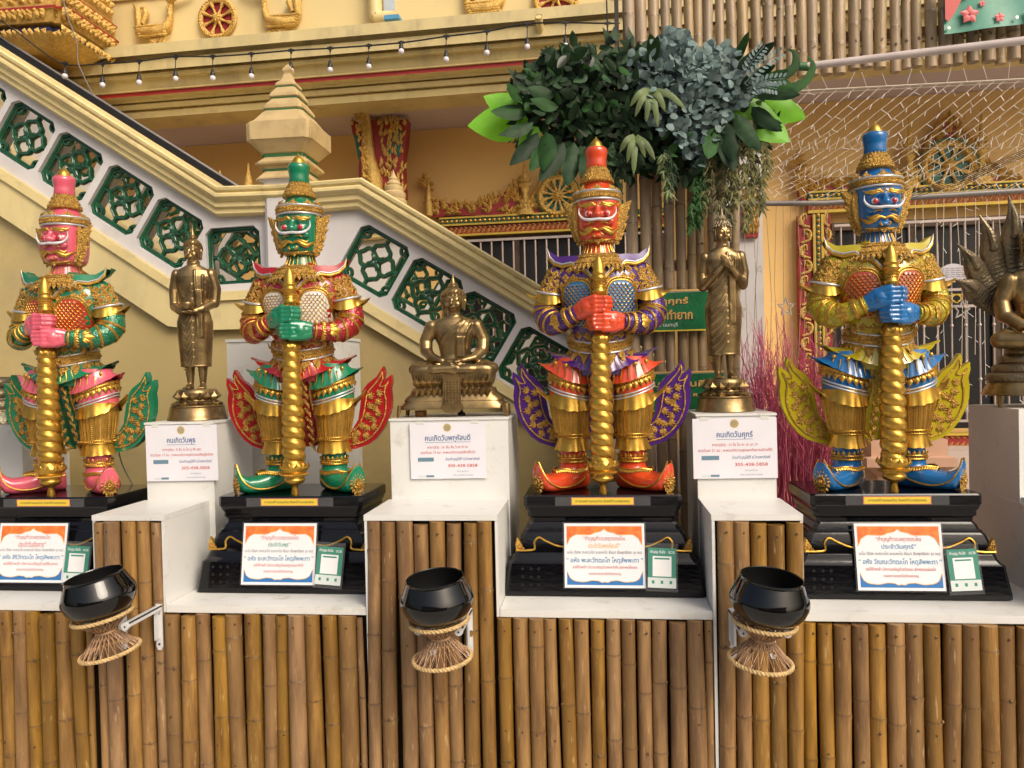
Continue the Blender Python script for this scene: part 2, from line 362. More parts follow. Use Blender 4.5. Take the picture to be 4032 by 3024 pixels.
e4 = [(712, 802), (812, 912), (920, 1032), (1040, 1150), (1154, 1270), (1274, 1392), (1400, 1530), (1538, 1650), (1654, 1776), (1782, 1904), (1908, 2034), (2040, 2170), (2172, 2300), (2310, 2430)]
canes([(o4+x*s4, o4+y*s4) for x, y in e4], YF, ZL-.026, 0, ctr, BAM, 2700, 280)
canes([(o4-72*s4, o4+26*s4), (o4+32*s4, o4+88*s4)], YF+.004, ZL-.026, 0, ctr, BAM, 2700, 300)
# ================================================================= guardian giant statues
SG = .000895
def L(px, py, y=0):
    """point of the statue read off the photograph's frontal statue: x, depth, height in its own units"""
    return (px-(2352+.024*(py-1300)), y, 1950-py)
def xm(px, py): return L(px, py)[0]
def H(py): return 1950-py
def smooth_path(pts, n):
    pts = np.asarray(pts, float); k = len(pts)
    d = np.r_[0, np.cumsum(np.linalg.norm(np.diff(pts, axis=0), axis=1))]
    t = np.linspace(0, d[-1], n)
    m = np.gradient(pts, d, axis=0)
    out = []
    for q in t:
        i = min(max(np.searchsorted(d, q)-1, 0), k-2); h = d[i+1]-d[i]; u = (q-d[i])/h
        out.append((2*u**3-3*u*u+1)*pts[i]+(u**3-2*u*u+u)*h*m[i]+(-2*u**3+3*u*u)*pts[i+1]+(u**3-u*u)*h*m[i+1])
    return np.array(out)
def face_surf(x, z):
    """front of the head: rounded box"""
    hh = [H(1000), H(985), H(960), H(900), H(830)]; ww = [40, 62, 80, 88, 92]; dd = [50, 74, 88, 92, 92]
    w = np.interp(z, hh, ww); d = np.interp(z, hh, dd)
    u = np.clip(abs(x)/w, 0, .999); return -d*(1-u**3)**(1/3)
TORSO = [  # py, half width, half depth, front offset
    (1020, 62, 55, 0), (1045, 95, 66, 0), (1075, 150, 84, 0), (1110, 172, 96, 0), (1160, 168, 104, -4), (1220, 146, 104, -6), (1290, 122, 98, -6), (1340, 112, 92, -6), (1400, 118, 90, 0), (1450, 128, 90, 0), (1500, 120, 84, 0)]
TH = [H(t[0]) for t in TORSO][::-1]
def tw(z): return np.interp(z, TH, [t[1] for t in TORSO][::-1])
def td(z): return np.interp(z, TH, [t[2] for t in TORSO][::-1])
def to_(z): return np.interp(z, TH, [t[3] for t in TORSO][::-1])
def torso_surf(x, z):
    u = min(abs(x)/tw(z), .995); return to_(z)-td(z)*(1-u**2.3)**(1/2.3)
def snorm(fn, x, z):
    e = 2.0; dx = (fn(x+e, z)-fn(x-e, z))/(2*e); dz = (fn(x, z+e)-fn(x, z-e))/(2*e)
    return nrm([dx, -1, dz])
def stroke(mb, pts, w, fn, lift=1.5, flat=.5, seg=8, n=None, mirror=False, smoothit=True):
    """a raised band that follows a surface; pts in (x, z)"""
    for sgn in ((1, -1) if mirror else (1,)):
        n_ = n or max(8, int(len(pts)*5))
        q = [(sgn*a, fn(sgn*a, b)-lift, b) for a, b in pts]
        ww = np.broadcast_to(np.asarray(w, float), (len(pts),))
        if smoothit:
            d = np.r_[0, np.cumsum(np.linalg.norm(np.diff(np.array(q), axis=0), axis=1))]
            pth = smooth_path(q, n_); ww = np.interp(np.linspace(0, d[-1], n_), d, ww)
            pth[:, 1] = [fn(p[0], p[2])-lift for p in pth]
        else: pth = np.array(q)
        up = [snorm(fn, p[0], p[2]) for p in pth]
        mb.tube(pth, np.maximum(ww, .3), seg, (1, flat), up)
def beads(mb, pth, r, step, off=None):
    pth = np.asarray(pth, float); d = np.r_[0, np.cumsum(np.linalg.norm(np.diff(pth, axis=0), axis=1))]
    for q in np.arange(step/2, d[-1], step):
        c = [np.interp(q, d, pth[:, k]) for k in range(3)]; mb.bead(c, r)
def ring_path(c, a, b, z=0, n=40, tilt=0, a0=0, a1=2*pi, wav=None):
    t = np.linspace(a0, a1, n, endpoint=(a1-a0 < 6.2)); p = np.stack([c[0]+a*np.cos(t), c[1]+b*np.sin(t), np.full(n, c[2]+z)], 1)
    if tilt: p[:, 2] += tilt*(p[:, 0]-c[0])
    if wav: p[:, 2] += wav(t)
    return p
def leaf_ring(mb, c, a, b, n, Lf, w, up=1, slope=.15, a0=0, a1=2*pi, tilt=0, wav=None, bulge=.25):
    for t in np.linspace(a0, a1, n, endpoint=(a1-a0 < 6.2)):
        x, y = c[0]+a*math.cos(t), c[1]+b*math.sin(t); nn = nrm([math.cos(t)/a, math.sin(t)/b, 0])
        z = c[2]+tilt*(x-c[0])+(wav(t) if wav else 0)
        mb.leaf((x, y, z), nrm(np.array([0, 0, up])+nn*slope), nn, Lf, w, bulge)
def flare(mb, c, z0, z1, a0, a1, b0, b1, left=0, right=0, tiph=0, tilt=0, vee=0, frill=0, nf=14, seg=72, rows=7, thick=4, dip=0, tx=1.0, power=10, concave=.5):
    """a flared skirt with upswept tips at its sides"""
    t = np.linspace(0, 2*pi, seg, endpoint=False); rings = []
    outs = [(k/rows) for k in range(rows+1)]
    cs, sn = np.cos(t), np.sin(t)
    tip = right*np.clip(cs, 0, 1)**power+left*np.clip(-cs, 0, 1)**power
    for inner in (0, 1):
        for u in (outs if not inner else outs[::-1]):
            k = u**(1+concave); a = a0+(a1-a0)*k; b = b0+(b1-b0)*k; off = -thick*inner
            fr = frill*u*np.abs(np.sin(t*nf/2))
            x = c[0]+(a+off+fr+tip*u**2*tx)*cs; y = c[1]+(b+off+fr)*sn
            z = c[2]+z0+(z1-z0)*u+tip*tiph*u**2+dip*u*np.clip(-sn, 0, 1)**3 - frill*.6*u*np.abs(np.sin(t*nf/2)) + u*(tilt*(x-c[0])+vee*(np.abs(x-c[0])-90)*.5)
            rings.append(np.stack([x, y, z], 1))
    mb.loft(rings+[rings[0]], (0, 0))

def kanok(mb, pts, y0, th, w):
    """flame shaped curl: tapering flattened tube through (x,y,z) points"""
    p = smooth_path(pts, 12); ww = w*np.interp(np.linspace(0, 1, 12), [0, .25, .7, 1], [.5, 1, .6, .04])
    mb.tube(p, ww, 6, (1, .45), y0)

def se(v): return math.copysign(abs(v)**(2/3), v)
def giant_meshes():
    G = {}
    SLIM = {'head': .92, 'eye_white': .92, 'iris': .92, 'moustache': .92, 'face_ornament': .92, 'ear_ornament': .92, 'crown_cap': .93, 'crown_ornament': .95, 'silver_ring': .94, 'crown_spire': 1.08}
    def slim(key, mb):
        k_ = SLIM.get(key.split('|')[0], 1)
        if k_ != 1: mb.xf(Matrix.Diagonal((k_, k_, 1, 1)))
    def reg(key, mb, ang=50): slim(key, mb); mb.xf(Matrix.Scale(SG, 4)); G[key] = mb.mesh(key.split('|')[0], ang)
    def regs(name, mb, thr=0, ang=50):
        n = len(mb.v); par = list(range(n))
        def fd(a_):
            while par[a_] != a_: par[a_] = par[par[a_]]; a_ = par[a_]
            return a_
        for f in mb.f:
            r0 = fd(f[0])
            for q_ in f[1:]:
                r1 = fd(q_)
                if r1 != r0: par[r1] = r0
        sx_ = {}; 
        for i in range(n): r0 = fd(i); c_ = sx_.setdefault(r0, [0, 0]); c_[0] += mb.v[i][0]; c_[1] += 1
        if thr == 'all': ids = {r0: i for i, r0 in enumerate(sx_)}
        side = ids if thr == 'all' else {r0: (0 if abs(c_[0]/c_[1]) <= thr else (1 if c_[0] > 0 else -1)) for r0, c_ in sx_.items()}
        out = {}
        for f in mb.f: out.setdefault(side[fd(f[0])], []).append(f)
        for sd_, fs in out.items():
            m_ = MB(); mp_ = {}
            for f in fs: m_.f.append(tuple(mp_.setdefault(i, len(mp_)) for i in f))
            m_.v = [mb.v[i] for i in mp_]; reg('%s|s%d' % (name, sd_), m_, ang)
    def regm(key, mb, vox, sm):
        slim(key, mb)
        mb.xf(Matrix.Scale(SG, 4)); m = remesh(mb, vox*SG, sm); m.name = key.split('|')[0]; G[key] = m
    # ---- head
    m = MB(); rings = []
    a = np.linspace(0, 2*pi, 40, endpoint=False)
    for py, w, d, y0 in [(996, 46, 40, 0), (992, 60, 60, 0), (984, 72, 76, 0), (970, 80, 86, 0), (940, 86, 91, 0), (900, 88, 92, 0), (860, 90, 92, 0), (822, 92, 92, 0), (800, 84, 84, 0)]:
        cs, sn = np.cos(a), np.sin(a); p = 2/2.6
        rings.append(np.stack([w*np.sign(cs)*abs(cs)**p, y0+d*np.sign(sn)*abs(sn)**p, np.full(40, H(py))], 1))
    m.loft(rings)
    for sx in (-1, 1):
        m.ell((sx*37, face_surf(37, H(887))+13, H(885)), (22, 17, 17), 14, 8)
        m.ell((sx*15, -104, H(893)), (13, 12, 11), 12, 8)
        m.ell((sx*50, -84, H(914)), (22, 12, 16), 12, 8)
        m.tube([(sx*8, -95, H(854)), (sx*36, -93, H(862)), (sx*66, -74, H(858))], [7, 9, 6], 8)
    m.ell((0, -108, H(890)), (20, 20, 15), 14, 8); m.tube([(0, -94, H(848)), (0, -98, H(862)), (0, -108, H(885))], [9, 10, 14], 10)
    m.ell((0, -90, H(968)), (24, 12, 9), 12, 8)
    regm('head', m, 4.0, 5)
    m = MB()
    for sx in (-1, 1): m.ell((sx*37, face_surf(37, H(884))-3, H(884)), (15, 8, 11.5), 16, 10)
    regs('eye_white', m)
    m = MB()
    for sx in (-1, 1): m.ell((sx*36, face_surf(37, H(884))-9, H(885)), (11, 7, 11), 16, 10)
    regs('iris', m)
    m = MB()   # tusk-like moustache
    pts = [(-76, H(860)), (-77, H(879)), (-62, H(900)), (-32, H(910)), (0, H(908)), (32, H(910)), (62, H(900)), (77, H(879)), (76, H(860))]
    pth = smooth_path([(x, face_surf(min(abs(x), 70), z)-14-(8 if abs(x) < 60 else 0), z) for x, z in pts], 34)
    m.tube(pth, np.interp(np.linspace(0, 1, 34), [0, .12, .3, .5, .7, .88, 1], [1.2, 4.4, 6, 5.8, 6, 4.4, 1.2]), 10)
    reg('moustache', m)
    m = MB()   # gold face ornaments: brows, lips, beard, jaw line
    stroke(m, [(8, H(858)), (22, H(845)), (38, H(850)), (54, H(849)), (68, H(850)), (79, H(840))], [3, 6, 6.5, 6, 5.5, .5], face_surf, 9, .6, mirror=True)
    stroke(m, [(20, H(852)), (32, H(854)), (50, H(857)), (62, H(856))], [2, 4, 4, .5], face_surf, 11, .6, mirror=True)
    stroke(m, [(4, H(858)), (9, H(848)), (7, H(846))], [3, 2.6, .6], face_surf, 10, .7, mirror=True)
    stroke(m, [(0, H(852)), (0, H(840)), (0, H(838))], [3, 6, .4], face_surf, 3, .6)
    stroke(m, [(0, H(948)), (22, H(942)), (40, H(952)), (58, H(958)), (74, H(948)), (82, H(936))], [4, 6, 9, 9, 6, .5], face_surf, 9, .6, mirror=True)
    stroke(m, [(24, H(934)), (42, H(940)), (58, H(944)), (66, H(936))], [2, 5, 5, .5], face_surf, 10, .6, mirror=True)
    stroke(m, [(12, H(920)), (30, H(918)), (44, H(924))], [2, 4, 1], face_surf, 12, .6, mirror=True)
    stroke(m, [(3, H(966)), (12, H(972)), (20, H(966)), (14, H(961))], [3, 4, 4, 1.5], face_surf, 14, .7, mirror=True)
    stroke(m, [(0, H(984)), (30, H(983)), (58, H(978)), (76, H(965)), (84, H(940)), (87, H(900)), (88, H(850))], [4, 3.6, 3.6, 4, 4, 3.5, 3], face_surf, 3, .8, mirror=True)
    reg('face_ornament', m)
    m = MB()
    for row, (zz, n_, ln, wd) in enumerate([(H(982), 22, 15, 13), (H(986), 20, 11, 12)]):
        for t in np.linspace(pi*1.12, pi*1.88, n_):
            x, y = (70-8*row)*math.cos(t), (80-8*row)*math.sin(t); nn = nrm([math.cos(t), math.sin(t), 0])
            m.leaf((x, y, zz+6-row*3), nrm([0, 0, -1]+nn*.2), nn, ln, wd, .3)
    m.leaf((0, -82, H(980)), (0, 0, -1), (0, -1, 0), 22, 24, .25)
    # ear flames
    for sx in (-1, 1):
        up = (.15*sx, -1, 0)
        for k, (x0, z0, x1, z1, w) in enumerate([(86, 868, 146, 822, 17), (86, 880, 140, 846, 15), (88, 892, 128, 868, 14), (88, 902, 134, 882, 13), (86, 915, 120, 898, 13),
                (86, 925, 124, 912, 12), (84, 938, 116, 926, 12), (80, 952, 112, 945, 12), (76, 965, 104, 962, 11), (70, 978, 92, 982, 10), (84, 850, 100, 835, 12)]):
            kanok(m, [(sx*x0, -28, H(z0)), (sx*(x0*.55+x1*.45), -26, H(z0*.5+z1*.5+7)), (sx*x1, -8, H(z1))], up, 6, w)
        m.tube([(sx*90, -30, H(830)), (sx*95, -34, H(880)), (sx*90, -36, H(930)), (sx*74, -44, H(980))], [9, 15, 14, 7], 8, (1, .8))
    regs('ear_ornament', m, 60)
    # ---- neck
    m = MB(); m.lathe([(70, H(1045)), (66, H(1030)), (56, H(1008)), (52, H(985)), (54, H(960))], 40, rf=lambda a_, h: 1+.0*a_)
    reg('neck', m)
    m = MB()
    for k in range(22):
        t = 2*pi*k/22; m.tube([((r+1)*math.cos(t), (r+1)*math.sin(t), z) for r, z in [(70, H(1042)), (66, H(1030)), (57, H(1008)), (53, H(988))]], [1.9]*4, 5)
    reg('neck_stripe', m)
    # ---- crown
    m = MB(); m.lathe([(92, H(824)), (94, H(800)), (88, H(790)), (78, H(782)), (64, H(772)), (58, H(760)), (56, H(748)), (60, H(742)), (40, H(740))], 40); reg('crown_cap', m)
    m = MB(); m.lathe([(36, H(692)), (38, H(684)), (36, H(668)), (38, H(650)), (41, H(632)), (41, H(622)), (37, H(614)), (28, H(611)), (5, H(610))], 32); reg('crown_spire', m)
    m = MB()
    m.lathe([(93, H(822)), (99, H(819)), (100, H(812)), (101, H(800)), (98, H(797)), (92, H(797))], 48, cap=(0, 0))
    for zz, r_ in ((H(816), 100), (H(803), 101)): beads(m, np.vstack([ring_path((0, 0, zz), r_, r_, n=60)]*1), 3.2, 7)
    m.lathe([(56, H(756)), (64, H(753)), (69, H(748)), (70, H(742)), (67, H(737)), (61, H(734)), (60, H(728)), (56, H(722)), (54, H(714)), (48, H(708)), (45, H(700)), (40, H(694)), (36, H(690))], 48)
    leaf_ring(m, (0, 0, H(733)), 60, 60, 26, 18, 14, 1, -.3); leaf_ring(m, (0, 0, H(714)), 53, 53, 22, 20, 14, 1, -.5); leaf_ring(m, (0, 0, H(700)), 43, 43, 20, 14, 12, 1, -.2)
    beads(m, ring_path((0, 0, H(750)), 69, 69, n=60), 3, 7); beads(m, ring_path((0, 0, H(738)), 67, 67, n=60), 3, 7)
    for k in range(8):
        t = 2*pi*k/8-pi/2; cc = np.array([math.cos(t), math.sin(t)]); tg = np.array([-cc[1], cc[0]])
        nn = nrm([cc[0], cc[1], .45]); b0 = np.array([cc[0]*95, cc[1]*95, H(796)])
        m.leaf(b0, nrm([-cc[0]*.7, -cc[1]*.7, 1]), nn, 40, 30, .25)
        for s_ in (-1, 1):
            for q, (ln, of) in enumerate([(28, 12), (18, 22)]): m.leaf(b0+np.array([tg[0]*s_*of, tg[1]*s_*of, 1]), nrm([-cc[0]*.7-tg[0]*s_*.25, -cc[1]*.7-tg[1]*s_*.25, 1]), nn, ln, 16, .25)
    leaf_ring(m, (0, 0, H(618)), 39, 39, 16, 10, 9, -1, .1)
    reg('crown_ornament', m)
    m = MB()
    for zz, r_ in ((H(826), 96), (H(794), 97)): m.tube(ring_path((0, 0, zz), r_, r_, n=56), 5, 8, closed=True)
    reg('silver_ring', m)
    m = MB(); m.lathe([(36, H(616)), (34, H(610)), (26, H(607)), (25, H(602)), (22, H(592)), (12, H(581)), (4, H(573)), (.5, H(566))], 28); reg('finial', m)
    # ---- torso with arms
    m = MB(); a = np.linspace(0, 2*pi, 48, endpoint=False); rings = []
    for py, w, d, yo in TORSO[::-1]:
        cs, sn = np.cos(a), np.sin(a); p = 2/2.3
        rings.append(np.stack([w*np.sign(cs)*abs(cs)**p, yo+d*np.sign(sn)*abs(sn)**p*1.0, np.full(48, H(py))], 1))
    m.loft(rings); reg('torso', m)
    ARM = {}
    def arm(sx, pts, rr, key):
        p = smooth_path(pts, 30); d = np.linspace(0, 1, 30); r_ = np.interp(d, *rr)
        ARM[sx] = (p, r_); m_ = MB(); m_.tube(p, r_, 18, up=None); m_.ell(p[0], (54, 54, 52), 14, 8); reg(key, m_)
    # right of picture: lower hand; left of picture: upper hand
    arm(1, [(152, 0, H(1108)), (186, 2, H(1180)), (205, -12, H(1262)), (172, -62, H(1300)), (110, -112, H(1302)), (84, -128, H(1300))], ([0, .2, .45, .62, .8, 1], [50, 52, 52, 49, 38, 28]), 'arm|1')
    arm(-1, [(-152, 0, H(1112)), (-186, 2, H(1180)), (-206, -10, H(1262)), (-180, -58, H(1296)), (-116, -112, H(1278)), (-84, -128, H(1262))], ([0, .2, .45, .62, .8, 1], [50, 52, 52, 49, 38, 28]), 'arm|2')
    m = MB()
    for sx in (-1, 1):
        p, r_ = ARM[sx]
        for i, j in enumerate((7, 10, 13, 16, 19, 22)):
            t = nrm(p[j+1]-p[j-1]); ref = np.array([0, -1., 0]); u = nrm(ref-t*np.dot(ref, t)); v = np.cross(t, u); aa = np.linspace(0, 2*pi, 24, endpoint=False)
            sk = 7*(1 if i % 2 else -1)
            c = np.array([p[j]+(r_[j]+.8)*(math.cos(q)*u+math.sin(q)*v)+t*sk*math.sin(q) for q in aa]); m.tube(c, 2.6, 6, closed=True)
            for dd in (-4.6, 4.6): m.tube(c+t*dd, 1.5, 5, closed=True)
            beads(m, np.vstack([c, c[:1]])+0, 4.3, 9)
        for j in (26, 28):     # bracelets
            t = nrm(p[j+1]-p[j-1]); ref = np.array([0, 0, 1.]); u = nrm(ref-t*np.dot(ref, t)); v = np.cross(t, u); aa = np.linspace(0, 2*pi, 22, endpoint=False)
            c = np.array([p[j]+(r_[j]+2)*(math.cos(q)*u+math.sin(q)*v) for q in aa]); m.tube(c, 4.5, 8, closed=True); beads(m, c, 6, 11)
            if j == 26:
                for q in aa: m.leaf(p[j]+(r_[j]+4)*(math.cos(q)*u+math.sin(q)*v), -t, math.cos(q)*u+math.sin(q)*v, 16, 12, .3)
        j = 23; t = nrm(p[j+1]-p[j-1]); out = nrm(np.array([sx*.15, -1, .1])-t*np.dot(np.array([sx*.15, -1, .1]), t)); sdv = np.cross(t, out)
        b0 = p[j+1]+out*(r_[j]+2); m.leaf(b0, -t, out, 52, 30, .2)
        for s_ in (-1, 1):
            m.leaf(b0+sdv*s_*8, nrm(-t+sdv*s_*.45), out, 36, 16, .25); m.leaf(b0+sdv*s_*12, nrm(-t+sdv*s_*.9), out, 24, 13, .25)
    regs('arm_ornament', m)
    # ---- fists
    def fist(sx, zc, wr):
        m_ = MB()
        cy = -132
        w0 = np.array(wr, float)
        pk = np.array([-sx*(-4), cy-34, zc])                    # palm over the club
        pts = [w0, (w0*.45+np.array([sx*30, cy-26, zc])*.55), np.array([sx*16, cy-38, zc])]
        for dz in (-22, -8, 8, 22):
            q = [p_+np.array([0, 0, dz*(0.55 if i == 0 else (.9 if i == 1 else 1.12))]) for i, p_ in enumerate(pts)]
            m_.tube(q, [19, 22, 15], 10); m_.ell(q[2], 15, 10, 6); m_.ell(q[0], 19, 10, 6); m_.ell(q[1], 21, 10, 6)
        m_.ell(w0*.3+np.array([sx*24, cy-32, zc])*.7, (30, 24, 33), 16, 10); m_.ell(w0*.62+np.array([sx*24, cy-30, zc])*.38, (26, 22, 27), 14, 8); m_.ell((sx*18, cy-36, zc), (16, 16, 34), 14, 10)
        for k, dz in enumerate((24.5, 8.4, -8.4, -24)):
            ln = (0, 4, 2, -5)[k]
            q = [np.array([sx*12, cy-42, zc+dz]), np.array([-sx*(20+ln), cy-44, zc+dz*.98]), np.array([-sx*(40+ln), cy-22, zc+dz*.96]), np.array([-sx*(36+ln), cy+4, zc+dz*.95]), np.array([-sx*16, cy+20, zc+dz*.9])]
            for u, v, r0, r1 in zip(q[:-1], q[1:], (9.5, 9, 8.6, 8), (9, 8.6, 8, 7.4)):
                m_.tube([u, v], [r0, r1], 10); m_.ell(v, r1, 10, 6)
            m_.ell(q[1]+np.array([0, -1.5, 0]), 9.6, 10, 6)
        q = [np.array([sx*34, cy-8, zc+22]), np.array([sx*22, cy+10, zc+34]), np.array([-sx*2, cy+24, zc+32]), np.array([-sx*22, cy+26, zc+26])]
        m_.tube(q, [12, 11, 9.5, 8], 10)
        for v_, r0 in zip(q, (12, 11, 9.5, 8)): m_.ell(v_, r0, 10, 6)
        return m_
    regm('hand|1', fist(1, H(1303), ARM[1][0][-1]), 2.6, 2)
    regm('hand|2', fist(-1, H(1237), ARM[-1][0][-1]), 2.6, 2)
    # ---- chest: lattice of gold studs, breast plates, cape
    m = MB()
    for iz in range(12):
        z = H(1075)-iz*31
        for ix in range(-7, 8):
            x = ix*32+(16 if iz % 2 else 0); zz = z+abs(x)*.1
            if abs(x) > tw(zz)*.95: continue
            if (abs(abs(x)-84)/62)**3+(abs(zz-H(1225))/96)**3 < 1 or abs(x) < 14: continue
            y = torso_surf(x, zz); nn = snorm(torso_surf, x, zz); tg = nrm(np.cross(nn, [0, 0, 1])); bt = np.cross(tg, nn); c = np.array([x, y, zz])
            for k in range(4):
                d = [tg, bt, -tg, -bt][k]; m.leaf(c, d, nn, 19, 21, .2)
            m.bead(c+nn*4, 4)
    for sx in (-1, 1):
        p, r_ = ARM[sx]
        for j in range(0, 7, 2):
            for q in np.linspace(-1.6, 1.6, 6):
                t = nrm(p[j+1]-p[j]); u = nrm(np.array([0, -1., 0])-t*np.dot([0, -1., 0], t)); v = np.cross(t, u); nn = math.cos(q+(j % 4)*.1)*u+math.sin(q+(j % 4)*.1)*v
                c = p[j]+r_[j]*nn*(1.05 if j == 0 else 1.0); tg = nrm(np.cross(nn, t))
                for d in (t, tg, -t, -tg): m.leaf(c, d, nn, 20, 22, .2)
                m.bead(c+nn*3, 3.4)
    regs('gold_stud', m, 150)
    m = MB(); a = np.linspace(0, 2*pi, 30, endpoint=False)
    def plate_in(x, z, sx, k=1.0): return (abs(x-sx*84)/(55*k))**3+(abs(z-H(1225))/(86*k))**3 < 1
    for sx in (-1, 1):
        for r0 in (0,):
            g_ = [(sx*84+55*q*se(math.cos(t)), H(1225)+86*q*se(math.sin(t))) for q in (1, .66, .33, .02) for t in a]
            pts = np.array([(x, torso_surf(x, z)-2.5, z) for x, z in g_]).reshape(4, 30, 3); m.loft(pts, (0, 1))
    regs('breast_plate', m)
    m = MB(); m2 = MB()
    for sx in (-1, 1):
        for iz in range(16):
            for ix in range(-6, 7):
                z = H(1142)-iz*10.5; x = sx*84+ix*15+(7.5 if iz % 2 else 0)
                if not plate_in(x, z, sx, .93): continue
                nn = snorm(torso_surf, x, z); c = np.array([x, torso_surf(x, z)-2.5, z]); tg = nrm(np.cross(nn, [0, 0, 1])); bt = np.cross(tg, nn)
                if bt[2] > 0: bt = -bt
                pth = [c+tg*7.4*math.cos(t)+bt*8.5*math.sin(t)+nn*3 for t in np.linspace(0, pi, 6)]
                m.tube(pth, 1.15, 4)
                b = len(m2.v); m2.v.append(tuple(c+nn*1.2-bt*2)); m2.v += [tuple(q-nn*.3) for q in pth]; m2.f += [(b, b+k+2, b+k+1) for k in range(5)]
        for kk, rr_ in ((1.0, 4), (1.12, 3)):
            pts = [(sx*(84+55*kk*se(math.cos(t))), H(1225)+86*kk*se(math.sin(t))) for t in np.linspace(-.42*pi, 1.42*pi, 34)]
            stroke(m, pts, rr_, torso_surf, 2, .8, 6, 40)
            if kk == 1.0:
                pp = [(x, torso_surf(x, z)-6, z) for x, z in [(sx*(84+59*se(math.cos(t))), H(1225)+91*se(math.sin(t))) for t in np.linspace(-.42*pi, 1.42*pi, 60)]]; beads(m, pp, 3.4, 8)
    regs('plate_trim', m); regs('plate_scale', m2)
    # cape: inner (collar) to scalloped outer edge with upswept tips
    OUT = [(0, 1142, -0), (22, 1130, 0), (42, 1106, 0), (58, 1090, 0), (84, 1094, 0), (96, 1074, 0), (104, 1068, 0), (140, 1072, 0), (170, 1060, 0), (190, 1036, 0), (198, 1004, 0)]
    INN = [(0, 1060), (20, 1058), (34, 1054), (48, 1048), (62, 1044), (74, 1040), (84, 1038), (104, 1036), (130, 1036), (156, 1034), (190, 1010)]
    def cape_y(x, py):
        x = abs(x); base = -np.interp(x, [0, 50, 100, 140, 170, 200], [103, 98, 82, 62, 46, 34]); return base+np.interp(H(py), [H(1140), H(1040)], [0, 26])
    m = MB(); rows_ = []
    for sx in (-1, 1):
        grid = []
        for (xo, yo, _), (xi, yi) in zip(OUT, INN):
            col = []
            for u in (0, .33, .66, 1):
                x = xo+(xi-xo)*u; py = yo+(yi-yo)*u; col.append((sx*x, cape_y(x, py)-9+6*u, H(py)))
            for u in (1, .5, 0):
                x = xo+(xi-xo)*u; py = yo+(yi-yo)*u; col.append((sx*x, cape_y(x, py)+(60 if xo > 120 else 12)*(1 if u else .3), H(py)))
            grid.append(col)
        b = len(m.v); n_ = len(grid[0])
        for c_ in grid: m.v += c_
        for i in range(len(grid)-1):
            for j in range(n_-1):
                q = (b+i*n_+j, b+(i+1)*n_+j, b+(i+1)*n_+j+1, b+i*n_+j+1); m.f.append(q if sx < 0 else q[::-1])
    reg('cape', m)
    m = MB(); m2 = MB()
    for sx in (-1, 1):
        q = [np.array((sx*x, cape_y(x, py)-9, H(py))) for x, py, _ in OUT]
        w_ = [6, 6, 6, 6, 6, 6, 6, 6.5, 6.5, 6, 1.5]
        m.tube([p_+np.array([0, -3, -5]) for p_ in q], w_, 8, (1, .8), (0, -1, 0)); m2.tube([p_+np.array([0, -4, 4]) for p_ in q], np.array(w_)*.55, 8, (1, .8), (0, -1, 0))
    reg('cape_trim', m); reg('silver_trim', m2)
    m = MB()
    for k, (r_, zz, n_, ln, wd) in enumerate([(128, H(1078), 44, 30, 20), (116, H(1066), 38, 26, 20), (100, H(1054), 32, 22, 18)]):
        leaf_ring(m, (0, 0, zz), r_, r_*.98, n_, ln, wd, -1, .6)
    m.lathe([(127, H(1080)), (118, H(1064)), (100, H(1046)), (86, H(1039)), (74, H(1036)), (68, H(1044))], 48, sy=.98, cap=(0, 0))
    for r_, zz in ((122, H(1070)), (103, H(1047)), (80, H(1037))): m.tube(ring_path((0, 0, zz), r_, r_*.98, n=48), 4, 6, closed=True); beads(m, ring_path((0, 0, zz+3), r_, r_*.98, n=60), 4, 9)
    leaf_ring(m, (0, -4, H(1098)), 96, 96, 9, 26, 24, -1, .25, pi*1.22, pi*1.78)
    reg('collar', m)
    # upper arm cuffs with horn tips
    m = MB(); m2 = MB()
    for sx in (-1, 1):
        p, r_ = ARM[sx]; c = p[8]
        flare(m, (c[0]-sx*6, c[1]-2, c[2]), 26, -6, 54, 60, 54, 60, left=40 if sx < 0 else 0, right=40 if sx > 0 else 0, tiph=.9, frill=3, nf=12, dip=-16, power=16)
        m2.tube(ring_path((c[0]-sx*6, c[1]-2, c[2]+27), 57, 57, n=32, wav=lambda t: -8*np.clip(-np.sin(t), 0, 1)+10*sx*np.cos(t)), 5, 8, closed=True)
    regs('arm_guard', m); 
    # ---- belt
    bw = lambda t: -26*np.clip(-np.sin(t), 0, 1)**1.5
    for i_, zz in enumerate((H(1352), H(1392))): mr_ = MB(); mr_.tube(ring_path((0, 0, zz), 122, 98, n=48, wav=bw), 4.2, 8, closed=True); reg('belt_ring|%d' % i_, mr_)
    # thigh rings
    for sx in (-1, 1):
        for zz in (H(1556), H(1568)): m2.tube(ring_path((sx*122, 6, zz), 84, 80, n=40, wav=lambda t: -14*np.clip(-np.sin(t), 0, 1)+24*sx*np.cos(t)), 3.6, 8, closed=True)
    regs('silver_band', m2, 'all')
    m = MB(); rings = [ring_path((0, 0, H(y_)), r_, r_*.8, n=48, wav=bw) for y_, r_ in ((1390, 119), (1386, 125), (1372, 127), (1358, 125), (1354, 119))]
    m.loft(rings, (0, 0)); beads(m, ring_path((0, 0, H(1372)), 128, 103, n=60, wav=bw), 5, 10)
    leaf_ring(m, (0, 0, H(1398)), 122, 98, 15, 42, 32, -1, .35, wav=bw); leaf_ring(m, (0, 0, H(1398)), 120, 97, 34, 20, 14, -1, .3, wav=bw)
    leaf_ring(m, (0, 0, H(1352)), 118, 95, 30, 14, 12, 1, .1, wav=bw)
    for q in range(7): m.leaf((0, -104, H(1390)), nrm([math.sin((q-3)*.5), -.1, -math.cos((q-3)*.5)]), (0, -1, 0), 62-abs(q-3)*6, 26, .3)
